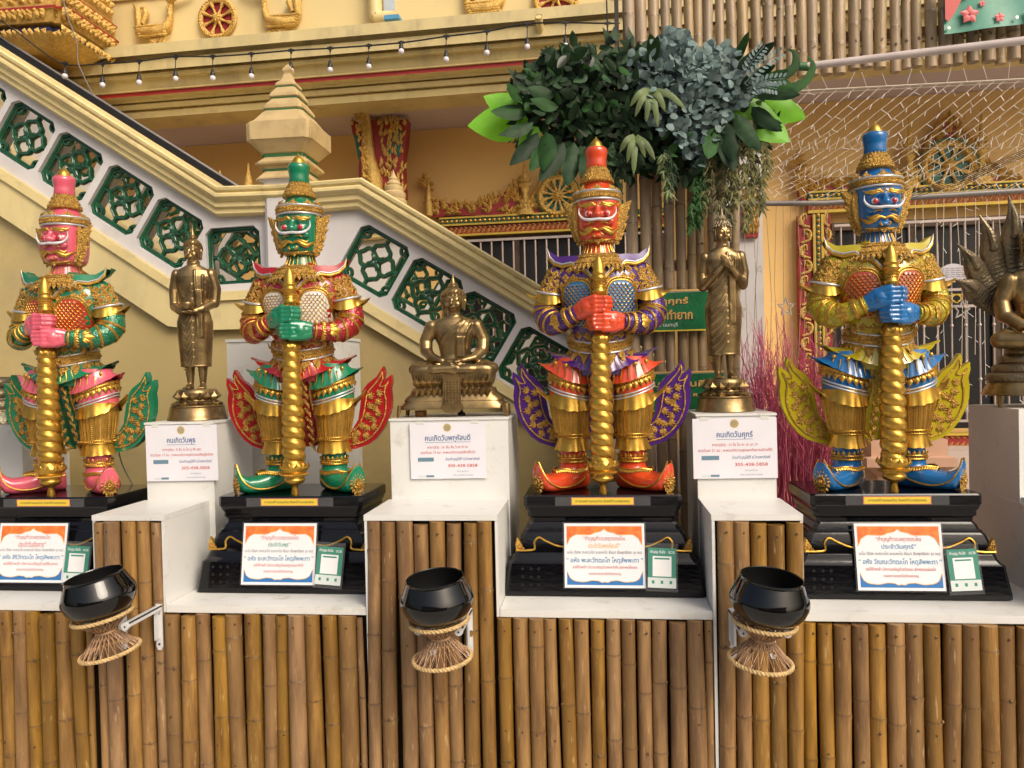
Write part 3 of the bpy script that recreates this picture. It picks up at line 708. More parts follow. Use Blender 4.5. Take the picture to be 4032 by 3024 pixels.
    for sx in (-1, 1):
        m.ell((sx*104, -50, H(1350)), (14, 12, 20), 10, 6); m.leaf((sx*112, -30, H(1380)), (sx*.5, -.3, .9), (sx, -.6, 0), 50, 24)
    reg('belt', m)
    # ---- skirts
    m = MB(); flare(m, (0, 0, 0), H(1405), H(1452), 112, 162, 90, 112, 60, 60, .62, frill=5, nf=26, seg=104, dip=-30, power=14, vee=.30); reg('upper_skirt', m)
    m = MB(); 
    for sx in (-1, 1):
        flare(m, (sx*110, 4, 0), H(1430), H(1506), 72, 96, 68, 90, 40 if sx < 0 else 0, 40 if sx > 0 else 0, .5, tilt=.30*sx, frill=3, nf=22, seg=88, dip=-18, power=12)
    reg('lower_skirt', m)
    m = MB()   # gold lines and buds on the skirts
    for sx in (-1, 1):
        for k, t in enumerate(np.linspace(pi*1.08, pi*1.92, 9)):
            rr0, rr1 = 82, 97
            c = [np.array([sx*106+r_*math.cos(t), 4+r_*.93*math.sin(t)-3, H(py)-16*abs(math.sin(t))*u+sx*u*.3*r_*math.cos(t)]) for r_, py, u in ((rr0, 1462, .5), (88, 1482, .8), (rr1, 1500, 1))]
            m.tube(c, [3.6, 2.2, .8], 5)
            if k % 2: m.ell(c[0]+np.array([0, -3, 6]), (8, 6, 9), 7, 5)
    for t in np.linspace(pi*1.05, pi*1.95, 18):
        c = [np.array([r_*math.cos(t), r2*math.sin(t)-2, H(py)-34*u*abs(math.sin(t))**3]) for r_, r2, py, u in ((126, 97, 1424, .4), (140, 103, 1438, .7), (160, 112, 1449, 1))]
        m.tube(c, [1, 1.7, 1.3], 4)
    reg('skirt_ornament', m)
    # ---- legs
    for sx in (-1, 1):
        m = MB(); m.loft([ring_path((sx*cx, 6, H(py)), w, d, n=32) for py, cx, w, d in [(1600, 124, 76, 74), (1570, 124, 81, 78), (1530, 120, 82, 80), (1490, 110, 78, 78), (1440, 84, 66, 70)]]); reg('thigh|%d' % sx, m)
    m = MB(); m2 = MB(); m3 = MB()
    for sx in (-1, 1):
        wv = lambda t: -12*np.clip(-np.sin(t), 0, 1)+24*sx*np.cos(t)
        m.tube(ring_path((sx*119, 6, H(1510)), 84, 83, n=40, wav=wv), 5, 8, closed=True)
        for d_ in (-5, 6): beads(m, ring_path((sx*119, 6, H(1510)+d_), 87, 86, n=60, wav=wv), 4, 8)
        leaf_ring(m, (sx*120, 6, H(1518)), 84, 83, 22, 30, 22, -1, .14, wav=wv); leaf_ring(m, (sx*120, 6, H(1518)), 83, 82, 44, 14, 10, -1, .2, wav=wv)
        # knee guard
        flare(m2, (sx*125, 4, 0), H(1572), H(1620), 80, 84, 78, 84, 50 if sx < 0 else 0, 50 if sx > 0 else 0, 1.2, tilt=.16*sx, frill=5, nf=14, dip=-14, seg=80, power=16)
        # greave
        gr = [(1745, 116, 62, 62), (1735, 117, 63, 63), (1700, 120, 68, 67), (1650, 124, 74, 72), (1605, 127, 78, 74), (1590, 127, 76, 72)]
        m3.loft([ring_path((sx*cx, 6, H(py)), w, d, n=36) for py, cx, w, d in gr])
        gp = lambda py, t: np.array([sx*np.interp(-py, [-q[0] for q in gr], [q[1] for q in gr])+np.interp(-py, [-q[0] for q in gr], [q[2] for q in gr])*math.cos(t), 6+np.interp(-py, [-q[0] for q in gr], [q[3] for q in gr])*math.sin(t), H(py)])
        for k in range(26):
            t = 2*pi*k/26+.06; tt = lambda py: t+sx*(py-1650)*.0011
            pth = [gp(py, tt(py)) for py in (1612, 1650, 1690, 1726)]
            if k % 2 == 0: beads(m, pth, 4.2, 8.4)
            else: m.tube(pth, 2.6, 5)
            m.tube([gp(py, tt(py)+.08) for py in (1612, 1650, 1690, 1726)], 1.2, 4)
        for py in (1730, 1742): m.tube(ring_path(gp(py, 0)*0+np.array([sx*116.5, 6, H(py)]), 65, 65, n=40), 3, 6, closed=True)
        beads(m, ring_path((sx*116.5, 6, H(1736)), 67, 67, n=60), 4.6, 9)
        flare(m2, (sx*116, 6, 0), H(1744), H(1790), 60, 66, 60, 66, 10 if sx < 0 else 0, 10 if sx > 0 else 0, 0, frill=4, nf=12, seg=60, dip=-4)
        # anklet
        m.tube(ring_path((sx*117, 6, H(1838)), 55, 53, n=32), 4, 6, closed=True); beads(m, ring_path((sx*117, 6, H(1832)), 56, 54, n=60), 4.5, 9)
        m.tube(ring_path((sx*117, 6, H(1825)), 54, 52, n=32), 3, 6, closed=True); leaf_ring(m, (sx*117, 6, H(1822)), 54, 52, 18, 17, 15, 1, .08)
    regs('leg_ornament', m); regs('knee_guard', m2); regs('greave', m3)
    # ---- shoes, turned outwards
    for sx in (-1, 1):
        m = MB(); m2 = MB(); m4 = MB()
        m.loft([ring_path((sx*117, 6, H(py)), w, d, n=28) for py, w, d in [(1880, 56, 54), (1850, 52, 50), (1820, 50, 48), (1785, 50, 48)]])
        th = R(48)*sx; ax = np.array([math.sin(th), -math.cos(th), 0]); ay = np.array([math.cos(th), math.sin(th), 0]); c0 = np.array([sx*117, 6, 0])
        secs = [(-62, 30, 4, 78), (-50, 44, 2, 92), (-20, 54, 0, 104), (20, 58, 0, 98), (60, 58, 0, 84), (100, 54, 0, 72), (135, 50, 2, 70), (160, 44, 8, 84), (176, 34, 26, 104), (182, 18, 60, 122), (180, 5, 108, 134)]
        rings = []; aa = np.linspace(0, 2*pi, 20, endpoint=False)
        for s_, w, zb, zt in secs:
            cs, sn = np.cos(aa), np.sin(aa); p = .75
            rings.append(c0+ax*s_+ay*(w*np.sign(cs)*abs(cs)**p)[:, None]*1+np.array([0, 0, 1])*((zb+zt)/2+(zt-zb)/2*np.sign(sn)*abs(sn)**p)[:, None])
        rings = [r_.reshape(20, 3) for r_ in rings]
        m.loft(rings); regm('shoe|%d' % sx, m, 3.4, 3)
        # gold rose on the toe, piping along the shoe
        ct = c0+ax*186+np.array([0, 0, 42]); nn = nrm(ax+np.array([0, 0, .12]))
        for row, (rr_, ln, n_) in enumerate([(30, 26, 16), (18, 22, 12), (8, 14, 8)]):
            for k in range(n_):
                t = 2*pi*k/n_+row*.2; d = ay*math.cos(t)+np.array([0, 0, 1])*math.sin(t)*1.25
                m2.leaf(ct+d*(rr_-10)+nn*(row*4-12), nrm(d+nn*.2), nn, ln*(1.0 if math.sin(t) > .8 else .72), 15, .4)
        pl = np.array([ct+nn*-8+ay*34*math.cos(t)+np.array([0, 0, 46 if math.sin(t) > 0 else 38])*math.sin(t) for t in np.linspace(0, 2*pi, 20, endpoint=False)])
        m2.ell(ct-nn*4, 10, 8, 5)
        for s_ in (-1, 1):
            q = [c0+ax*u+ay*s_*v+np.array([0, 0, w]) for u, v, w in [(-58, 26, 70), (-30, 50, 58), (20, 59.5, 34), (70, 60, 22), (120, 52, 26), (155, 45, 48), (172, 30, 84), (178, 10, 122)]]
            pth = smooth_path(q, 30); m4.tube(pth, 3.2, 6); beads(m4, pth, 4.2, 8)
            q = [c0+ax*u+ay*s_*v+np.array([0, 0, w]) for u, v, w in [(-55, 20, 92), (-20, 50, 86), (30, 52, 82), (70, 34, 88), (96, 2, 82)]]
            pth = smooth_path(q, 22); m4.tube(pth, 3.6, 6)
            for i in range(1, 21): m4.leaf(pth[i], nrm(ay*s_*.6+np.array([0, 0, -1])), nrm(ay*s_+np.array([0, 0, .6])), 17, 13, .3)
        reg('toe_ornament|%d' % sx, m2); reg('shoe_piping|%d' % sx, m4)
    # ---- club
    m = MB(); cy = -132
    m.lathe([(3, H(1048)), (9, H(1058)), (16, H(1072)), (21, H(1090)), (23, H(1106)), (24, H(1112)), (27, H(1114)), (27, H(1120)), (24, H(1123)), (24, H(1130)), (28, H(1133)), (28, H(1139)), (24, H(1142)), (23, H(1180)), (27, H(1183)), (27, H(1189)), (24, H(1192)), (24, H(1345)),
             (31, H(1352)), (33, H(1362)), (33, H(1380)), (30, H(1384))], 28, (0, cy, 0))
    a = np.linspace(0, 2*pi, 36, endpoint=False); rings = []
    zz = np.linspace(H(1384), H(1826), 170); nturn = 10.2
    for i, z in enumerate(zz):
        u = i/169; R0 = np.interp(u, [0, .15, .6, .88, 1], [31, 37, 43, 44, 41]); ph = 2*pi*nturn*u
        bul = np.sqrt(np.abs(np.sin((a-ph)/2))+.002); rr = R0*(.80+.24*bul); rings.append(np.stack([rr*np.cos(a), cy+rr*np.sin(a), np.full(36, z)], 1))
    m.loft(rings[::-1])
    m.lathe([(4, H(1951)), (14, H(1949)), (16, H(1940)), (13, H(1926)), (12, H(1914)), (16, H(1908)), (34, H(1900)), (41, H(1890)), (41, H(1884)), (36, H(1880)), (36, H(1874)), (48, H(1872)), (50, H(1862)), (42, H(1858)), (50, H(1850)), (50, H(1836)), (42, H(1822))], 32, (0, cy, 0))
    leaf_ring(m, (0, cy, H(1850)), 50, 50, 12, 32, 24, 1, .12); leaf_ring(m, (0, cy, H(1846)), 50, 50, 24, 14, 12, 1, .3)
    beads(m, ring_path((0, cy, H(1866)), 51, 51, n=60), 4.5, 9)
    leaf_ring(m, (0, cy, H(1374)), 34, 34, 8, 22, 24, 1, -.02)
    for py in (1150, 1160, 1170, 1202): beads(m, ring_path((0, cy, H(py)), 25, 25, n=30), 3.2, 7)
    reg('club', m, 60)
    m = MB()
    for k in range(12):
        t = 2*pi*k/12; m.ell((54*math.cos(t), cy+52*math.sin(t), H(1838)), (3.4, 3.4, 6), 6, 4)
    reg('club_gem', m)
    # ---- tail plates
    for sx in (-1, 1):
        o = [(2675, 1446), (2684, 1470), (2678, 1498), (2668, 1512), (2684, 1500), (2711, 1481), (2713, 1510), (2706, 1540), (2711, 1575), (2709, 1620), (2700, 1652), (2678, 1700), (2648, 1742), (2614, 1768), (2560, 1786), (2500, 1786), (2470, 1770), (2480, 1715), (2545, 1705), (2570, 1665), (2578, 1610), (2586, 1548), (2610, 1516), (2648, 1488)]
        poly = [(sx*xm(x, y_), H(y_)) for x, y_ in o]
        m = MB(); m.prism(poly, 46, 78)
        reg('tail_plate|%d' % sx, m)
        m = MB()
        o2 = [(2672, 1470), (2664, 1500), (2656, 1520), (2640, 1545), (2690, 1530), (2676, 1545), (2690, 1590), (2684, 1650), (2654, 1706), (2610, 1748), (2556, 1766), (2500, 1764)]
        q = smooth_path([(sx*xm(x, y_), 43, H(y_)) for x, y_ in [(2500, 1764), (2556, 1766), (2610, 1748), (2654, 1706), (2682, 1650), (2688, 1590), (2682, 1550), (2698, 1508)]], 40); m.tube(q, 3, 6, (1, .8), (0, -1, 0))
        q = smooth_path([(sx*xm(x, y_), 43, H(y_)) for x, y_ in [(2520, 1722), (2566, 1696), (2592, 1646), (2602, 1592), (2612, 1552), (2636, 1524), (2660, 1494), (2672, 1466)]], 34); m.tube(q, 3, 6, (1, .8), (0, -1, 0))
        q = smooth_path([(sx*xm(x, y_), 43, H(y_)) for x, y_ in [(2672, 1466), (2674, 1500), (2662, 1528), (2680, 1528), (2700, 1505)]], 16); m.tube(q, 2.6, 6, (1, .8), (0, -1, 0))
        for x, y_, dx, dy in [(2624, 1566, 1, -.5), (2622, 1608, 1, -.2), (2612, 1650, .8, .3), (2588, 1692, .6, .5), (2556, 1728, .5, .5), (2660, 1556, 1, -.4), (2655, 1592, 1, .1), (2640, 1618, -1, .2), (2656, 1640, 1, .2), (2634, 1668, -1, .4), (2638, 1696, 1, .4), (2606, 1700, -.6, .8), (2604, 1732, .6, .7), (2566, 1722, -.7, .5), (2560, 1748, .6, .3), (2524, 1738, -1, .2)]:
            c = np.array([sx*xm(x, y_), 44, H(y_)]); d = nrm([sx*dx, 0, -dy])
            for s_ in (-.9, -.45, 0, .45, .9):
                dd = np.array([d[0]*math.cos(s_)-d[2]*math.sin(s_), 0, d[0]*math.sin(s_)+d[2]*math.cos(s_)]); m.leaf(c-d*12, dd, (0, -1, 0), 34-abs(s_)*12, 13, .35)
        reg('tail_ornament|%d' % sx, m)
    m = MB()   # cloth between the legs
    rings = []
    for py, w, y_ in [(1440, 60, -70), (1500, 62, -60), (1560, 52, -40), (1620, 60, -16), (1690, 74, 10), (1740, 70, 26), (1772, 30, 34)]:
        rings.append([(x*w/10, y_+6*math.cos(x*.6)*-1, H(py)) for x in range(-10, 11)]+[(x*w/10, y_+16, H(py)) for x in range(10, -11, -1)])
    m.loft(rings); reg('hanging_cloth', m)
    m = MB()
    for sx in (-1, 1):
        q = smooth_path([(sx*w, y_-7, H(py)) for py, w, y_ in [(1450, 44, -68), (1500, 50, -62), (1560, 42, -44), (1620, 48, -22), (1690, 58, 2), (1740, 46, 18), (1768, 10, 26)]], 30); m.tube(q, 4, 6)
        beads(m, q, 5, 11)
    for py, y_ in zip(range(1500, 1760, 36), np.linspace(-70, 14, 8)):
        for sx in (-1, 1): m.leaf((sx*14, y_-6, H(py)), (sx*.6, 0, -1), (0, -1, 0), 30, 18, .35); m.leaf((sx*30, y_-5, H(py+16)), (sx*.3, 0, -1), (0, -1, 0), 26, 14, .35)
    reg('cloth_ornament', m)
    return G
GM = giant_meshes()

def paint(name, c, **k): return mat(name, c, .2, coat=.6, var=.12, vscale=12, coatr=.06, bump=.05, bscale=30, **k)
def scaly(name, c):
    m = mat(name, c, .22, metal=.25, coat=.5, var=.3, vscale=40, bump=.8, bscale=130, btype='voro', stretch=(1, 1, .75), coatr=.1); return m
GOLDD = mat('gold_crevice_shade', (.40, .23, .045), .38, .7, var=.15, vscale=30)  # darker gold paints the crevice shade between the greave beads
IRIS = mat('red_iris', (.45, .01, .01), .1, coat=1); EYEW = mat('eye_white', (.6, .6, .58), .2, coat=.5); TUSK = mat('tusk_white', (.62, .62, .64), .25, coat=.3)
PARTS = [('head', 'skin'), ('eye_white', EYEW), ('iris', IRIS), ('moustache', TUSK), ('face_ornament', GOLD), ('ear_ornament', GOLDR), ('neck', 'skin'), ('neck_stripe', GOLD), ('crown_cap', 'skin'), ('crown_spire', 'skin'),
    ('crown_ornament', GOLDR), ('silver_ring', SILVER), ('finial', GOLDS), ('torso', 'cloth'), ('arm|1', 'sleeve'), ('arm|2', 'sleeve'), ('arm_ornament', GOLD), ('hand|1', 'skin'), ('hand|2', 'skin'), ('gold_stud', GOLDR),
    ('breast_plate', 'plate'), ('plate_scale', 'plate'), ('plate_trim', GOLD), ('cape', 'cape'), ('cape_trim', GOLD), ('silver_trim', SILVER), ('collar', GOLDR), ('arm_guard', GOLDS), ('belt', GOLDR), ('silver_band', SILVER), ('belt_ring|0', SILVER), ('belt_ring|1', SILVER),
    ('upper_skirt', 'cloth'), ('lower_skirt', 'skin'), ('skirt_ornament', GOLD), ('thigh|-1', 'skin'), ('thigh|1', 'skin'), ('leg_ornament', GOLD), ('knee_guard', GOLDS), ('greave', GOLDD), ('shoe|-1', 'skin'), ('shoe|1', 'skin'),
    ('toe_ornament|-1', GOLDR), ('toe_ornament|1', GOLDR), ('shoe_piping|-1', GOLD), ('shoe_piping|1', GOLD), ('club', GOLDS), ('club_gem', 'gem'), ('tail_plate|-1', 'cloth'), ('tail_plate|1', 'cloth'),
    ('tail_ornament|-1', GOLDR), ('tail_ornament|1', GOLDR), ('hanging_cloth', 'cloth'), ('cloth_ornament', GOLDR)]
GIANTS = [(-2.004, 'pink', (.62, .10, .15), 'green', (.01, .17, .08), (.42, .03, .01), (.02, .2, .08)),
          (-1.078, 'green', (.006, .18, .085), 'red', (.34, .012, .016), (.62, .58, .52), (.5, .02, .01)),
          (.006, 'orange', (.60, .06, .016), 'purple', (.065, .018, .16), (.01, .14, .33), (.5, .02, .01)),
          (.940, 'blue', (.01, .13, .36), 'yellow', (.42, .34, .012), (.42, .05, .01), (.01, .05, .25))]
GLAB = {'pink': 'pink faced guardian giant statue in green armour holding a gold club', 'green': 'green faced guardian giant statue in red armour holding a gold club',
        'orange': 'orange faced guardian giant statue in purple armour holding a gold club', 'blue': 'blue faced guardian giant statue in yellow armour holding a gold club'}
ZP = 1.131
for gx, sn, sc_, cn, cc, pc, gc in GIANTS:
    t = thing('guardian_statue', GLAB[sn], 'statue', (gx, 2.738, ZP), (0, 0, R({'pink': -1.5, 'green': 1, 'orange': 0, 'blue': 1.5}[sn])), 'guardian giants along the counter')
    MM = {'skin': paint(sn+'_lacquer', sc_), 'cloth': paint(cn+'_lacquer', cc), 'cape': mat(cn+'_cape', cc, .38, coat=.15, var=.15, vscale=14), 'sleeve': scaly(cn+'_scales', cc), 'plate': paint('breast_'+sn, pc), 'gem': paint('gem_'+sn, gc)}
    for key, mt in [(k2, mt_) for k1, mt_ in PARTS for k2 in GM if k2 == k1 or ('|s' in k2 and k2.split('|')[0] == k1)]:
        ob(key.split('|')[0], GM[key], MM.get(mt, mt) if isinstance(mt, str) else mt, t, kind='stuff' if key.split('|')[0] in ('gold_stud', 'plate_scale', 'plate_trim', 'skirt_ornament', 'leg_ornament', 'tail_ornament', 'cloth_ornament', 'club_gem', 'toe_ornament') else None)
# ================================================================= pedestals, posters
def pedestal_mesh():
    prof = [(2345, 398, 0), (2330, 397, 0), (2235, 380, 0), (2222, 378, 0), (2214, 366, 0), (2200, 356, 0), (2186, 352, 0), (2182, 348, 0), (2168, 346, 0), (2150, 340, 0), (2112, 325, 0), (2104, 316, 0), (2098, 316, 0), (2092, 306, 0), (2076, 300, 0), (2066, 290, 0), (2056, 289, 0), (2050, 290, 0), (2042, 300, 0), (2026, 300, 0), (2014, 308, 0), (2002, 311, 0), (1998, 315, 0), (1962, 315, 0), (1956, 310, 0)]
    k = .0008323; rings = []
    for py, hw, _ in prof:
        w = hw*k; hd = .155+(hw-315)*k*.62; c = .012
        z = (2345-py)*k*1.005
        rings.append([(-w+c, -hd, z), (w-c, -hd, z), (w, -hd+c, z), (w, hd-c, z), (w-c, hd, z), (-w+c, hd, z), (-w, hd-c, z), (-w, -hd+c, z)])
    m = MB(); m.loft(rings)
    return m.mesh('plinth', 25), k
PM, PK = pedestal_mesh(); PTOP = (2345-1956)*PK*1.005; ZPB = ZL+.004
PY = 2.735
def pf(py):                                      # front face depth of the plinth at a read-off height
    prof = [(2345, 398), (2235, 380), (2186, 352), (2112, 325), (2056, 289), (2026, 300), (1998, 315), (1956, 315)]
    hw = np.interp(-py, [-p[0] for p in prof], [p[1] for p in prof]); return -(.155+(hw-315)*PK*.62)
def pz(py): return (2345-py)*PK*1.005
PWV = []
for sx in (-1, 1):
    m = MB()
    q = smooth_path([(sx*(345)*PK, pf(2170)-.004, pz(2172)), (sx*300*PK, pf(2170)-.006, pz(2171)), (sx*272*PK, pf(2160)-.006, pz(2166)), (sx*272*PK, pf(2140)-.006, pz(2138)), (sx*258*PK, pf(2125)-.006, pz(2122)), (sx*225*PK, pf(2135)-.006, pz(2136)), (sx*170*PK, pf(2150)-.006, pz(2156)), (sx*110*PK, pf(2150)-.006, pz(2150))], 40)
    m.tube(q, .0035, 6); PWV.append(m.mesh('gold_line'))
PCOR = []
for sx in (-1, 1):
    m = MB(); 
    for (dx, l_) in ((0, 50), (8, 36), (16, 24), (24, 14)):
        m.leaf((sx*(344-dx)*PK, pf(2165)-.004, pz(2172)), nrm([-sx*.12*(dx/8), .3, 1]), (0, -1, .3), l_*PK*1.05, 14*PK, .5)
    m.box(*sorted((sx*348*PK, sx*314*PK)), pf(2168)-.006, pf(2168)+.004, pz(2176), pz(2170))
    m.prism([(sx*346*PK, pz(2172)), (sx*316*PK, pz(2172)), (sx*322*PK, pz(2150)), (sx*342*PK, pz(2122))], pf(2168)-.003, pf(2140)+.01)
    PCOR.append(m.mesh('gold_corner'))
HOLE = []
for r_ in range(3):
    for c_ in range(3):
        m = MB(); x = (-320+30*c_+(0 if c_ < 1 else 4))*PK; z = pz(2242+31*r_); m.tube([(x, pf(2242+31*r_)-.0015, z), (x, pf(2242+31*r_)+.004, z)], .0052, 10)
        HOLE.append(m.mesh('drain_hole'))
HM = mat('hole_black', (.002, .002, .002), .9)
PLAB = {'pink': 'pink faced', 'green': 'green faced', 'orange': 'orange faced', 'blue': 'blue faced'}
def poster(name, W_, Hh, lines, loc, tiltx, label, who):
    t = thing(name, label, 'poster', loc, (tiltx, 0, 0), 'blessing posters on the black plinths')
    MB().box(-W_/2-.005, W_/2+.005, -.001, 0, -Hh/2-.004, Hh/2+.004).build('plastic_sleeve', SLEEVE, t, smooth=False)
    MB().box(-W_/2, W_/2, -.0022, -.0011, -Hh/2, Hh/2).build('sheet', PAPERW, t, smooth=False)
    w, h = W_/2-.008, Hh/2-.009
    def edge(n=24, amp=1.0):
        out = []
        for i in range(n+1):
            u = -1+2*i/n; a = abs(u)
            v = .16+.13*math.cos(min(a/.34, 1)*pi)*0
            v = np.interp(a, [0, .12, .22, .30, .40, .75, .86, .95, 1.0], [.10, .24, .22, .30, .34, .32, .40, .52, .74]); out.append((u*w, v))
        return out
    top = [(-w, h), (w, h)]+[(x, h-v*Hh*.40) for x, v in edge()[::-1]]
    MB().prism(top, -.0027, -.0023).build('orange_border', ORB, t, smooth=False)
    def e2():
        return [(u*w, np.interp(abs(u), [0, .06, .16, .34, .55, .8, .9, .97, 1], [.11, .07, .15, .17, .10, .14, .22, .34, .5])) for u in np.linspace(-1, 1, 25)]
    MB().prism([(-w, -h), (w, -h)]+[(x, -h+v*Hh*.42) for x, v in e2()[::-1]], -.0027, -.0023).build('blue_border', INK['royal'], t, smooth=False)
    m = MB(); m.tube([(x, -.0029, h-v*Hh*.40) for x, v in edge()], .0011, 4); m.tube([(x, -.0029, -h+v*Hh*.42) for x, v in e2()], .0011, 4); m.build('gold_edge', INK['sand'], t)
    for s_, wd, zz, ink, hh in lines: text(s_, W_*wd, 0, -.0028, Hh*zz, INK[ink], t, height=Hh*hh*1.15, bold=.012)
    return t
SLEEVE = mat('clear_plastic', (.5, .5, .52), .1, var=0); SLEEVE.node_tree.nodes['Principled BSDF'].inputs['Alpha'].default_value = .07
ORB = mat('orange_print', (.72, .13, .035), .4, var=.1, vscale=40, col2=(.75, .28, .05), c2amt=.5, c2scale=25)
PT = {'pink': ('ประจำวันอังคาร”', 'rose', '“ อหัง สิริวัฑฒะโก โหตุสัพพะทา ”', 'ขอให้ข้าพเจ้า มีความเจริญด้วยสิริมงคล'),
      'green': ('ประจำวันพุธ”', 'green', '“ อหัง ยะสะวัฑฒะโก โหตุสัพพะทา ”', 'ขอให้ข้าพเจ้า มีความเจริญด้วยยศฐาบรรดาศักดิ์'),
      'orange': ('ประจำวันพฤหัสบดี”', 'sand', '“ อหัง พะละวัฑฒะโก โหตุสัพพะทา ”', 'ขอให้ข้าพเจ้า มีความเจริญด้วยพละกำลัง สุขภาพแข็งแรง'),
      'blue': ('ประจำวันศุกร์”', 'cyan', '“ อหัง วัณณะวัฑฒะโก โหตุสัพพะทา ”', 'ขอให้ข้าพเจ้า มีความเจริญด้วยวัณณะ ผิวพรรณผ่องใส')}
for gx, sn, *_ in GIANTS:
    t = thing('black_plinth', 'stepped black lacquer plinth under the %s guardian giant' % PLAB[sn], 'plinth', (gx-.005, PY, ZPB), None, 'black plinths of the giants')
    ob('plinth_body', PM, BLACK, t); [ob('gold_line', w_, GOLD, t) for w_ in PWV]
    for c in PCOR: ob('gold_corner', c, GOLDR, t)
    for c in HOLE: ob('drain_hole', c, HM, t)
    MB().box(-.155, .16, pf(1980)-.0012, pf(1980)-.0002, pz(1998), pz(1962)).build('plastic_sleeve', SLEEVE, t, smooth=False)
    nl = MB().box(-.099, .103, pf(1980)-.0024, pf(1980)-.0013, pz(1993), pz(1967)).build('yellow_label', INK['yellow'], t, smooth=False)
    MB().box(-.102, .106, pf(1980)-.0018, pf(1980)-.0012, pz(1995.5), pz(1964.5)).build('label_rim', INK['rose'], t, smooth=False)
    text('หยอดเหรียญ/ธนบัตร รับพรท้าวเวสสุวรรณ', .178, .002, pf(1980)-.0026, (pz(1993)+pz(1967))/2, INK['black'], t, height=.0125, bold=.01)
    # poster leans on the plinth front
    sx0 = {'pink': -.025, 'green': -.029, 'orange': -.0, 'blue': -.012}[sn]; W_ = .262
    d = PT[sn]
    L_ = [('“ทำบุญท้าวเวสสุวรรณโณ', .52, .26, 'rose', .082), (d[0], .40 if sn != 'green' else .30, .145, d[1], .085), ('นะโม ตัสสะ ภะคะวะโต อะระหะโต สัมมา สัมพุทธัสสะ (๓ จบ)', .93, .045, 'grey', .062),
          (d[2], .95, -.08, 'cyan', .098), (d[3], .80 if sn != 'green' else .68, -.185, 'rose', .058), ('ตลอดกาลทุกเมื่อด้วยเทอญ', .40, -.285, 'rose', .055)]
    zt, zb_ = pz(2062), pz(2310)
    yt, yb = pf(2100)-.018, pf(2310)-.016
    ang = math.atan2(yt-yb, zt-zb_)
    poster('poster', W_, .207, L_, (gx+sx0, PY+(yt+yb)/2, ZPB+(zt+zb_)/2), -ang, 'laminated blessing poster with orange and blue borders below the %s giant' % PLAB[sn], sn)
    q = thing('payment_card', 'small green and white card in clear plastic beside the poster of the %s giant' % PLAB[sn], 'card', (gx+sx0+.184, PY+pf(2230)-.022, ZPB+pz(2225)), (-ang, R({'pink': 2, 'green': 4, 'orange': 2, 'blue': -3}[sn]), 0), 'green payment cards on the plinths')
    MB().box(-.051, .051, -.001, 0, -.078, .075).build('plastic_sleeve', SLEEVE, q, smooth=False)
    MB().box(-.045, .045, -.0022, -.0012, -.066, .060).build('card', INK['teal'], q, smooth=False)
    MB().box(-.045, .045, -.0026, -.0023, -.066, -.034).build('white_foot', INK['pale'], q, smooth=False)
    MB().box(-.030, .030, -.0027, -.0023, -.030, .034).build('white_panel', INK['white'], q, smooth=False)
    MB().box(-.024, .024, -.0031, -.0028, .024, .029).build('green_bar', INK['teal'], q, smooth=False)
    for sx in (-1, 0, 1): MB().box(sx*.028-.004, sx*.028+.004, -.0031, -.0027, -.053, -.043).build('symbol', INK['teal'], q, smooth=False)
    text('ทำบุญ ทันใจ', .048, -.014, -.0028, .047, INK['white'], q, height=.013, bold=.015); text('SCB', .020, .030, -.0028, .047, INK['white'], q, height=.008, bold=.01)

# ================================================================= birthday notices on the stand boxes
NT = [(P(570, 1676, 2.69), P(858, 1893, 2.69), 'คนเกิดวันพุธ', 'คาถา(ย่อ) : ปิ สัม ระ โล ปุ สัต พุท', 'สวดวันละ 17 จบ : จะพบแต่ความสุขความเจริญรุ่งเรือง', .40, 'left'),
      (P(1612, 1666, 2.69), P(1915, 1884, 2.69), 'คนเกิดวันพฤหัสบดี', 'คาถา(ย่อ) : ภะ สัม สัม วิ สะ เท กะ', 'สวดวันละ 19 จบ : จะพบแต่ความสุขยิ่งๆขึ้นไป', .60, 'middle'),
      (P(2727, 1649, 2.69), P(3063, 1883, 2.69), 'คนเกิดวันศุกร์', 'คาถา(ย่อ) : วา โธ โน อะ มะ มะ วา', 'สวดวันละ 21 จบ : จะพบแต่ความสุขและกัลยาณมิตรที่ดี', .43, 'right')]
NLAB = ['white notice with blue heading taped below the bronze Buddha holding a bowl', 'white notice with blue heading taped below the seated bronze Buddha', 'white notice with blue heading taped below the bronze Buddha with crossed hands']
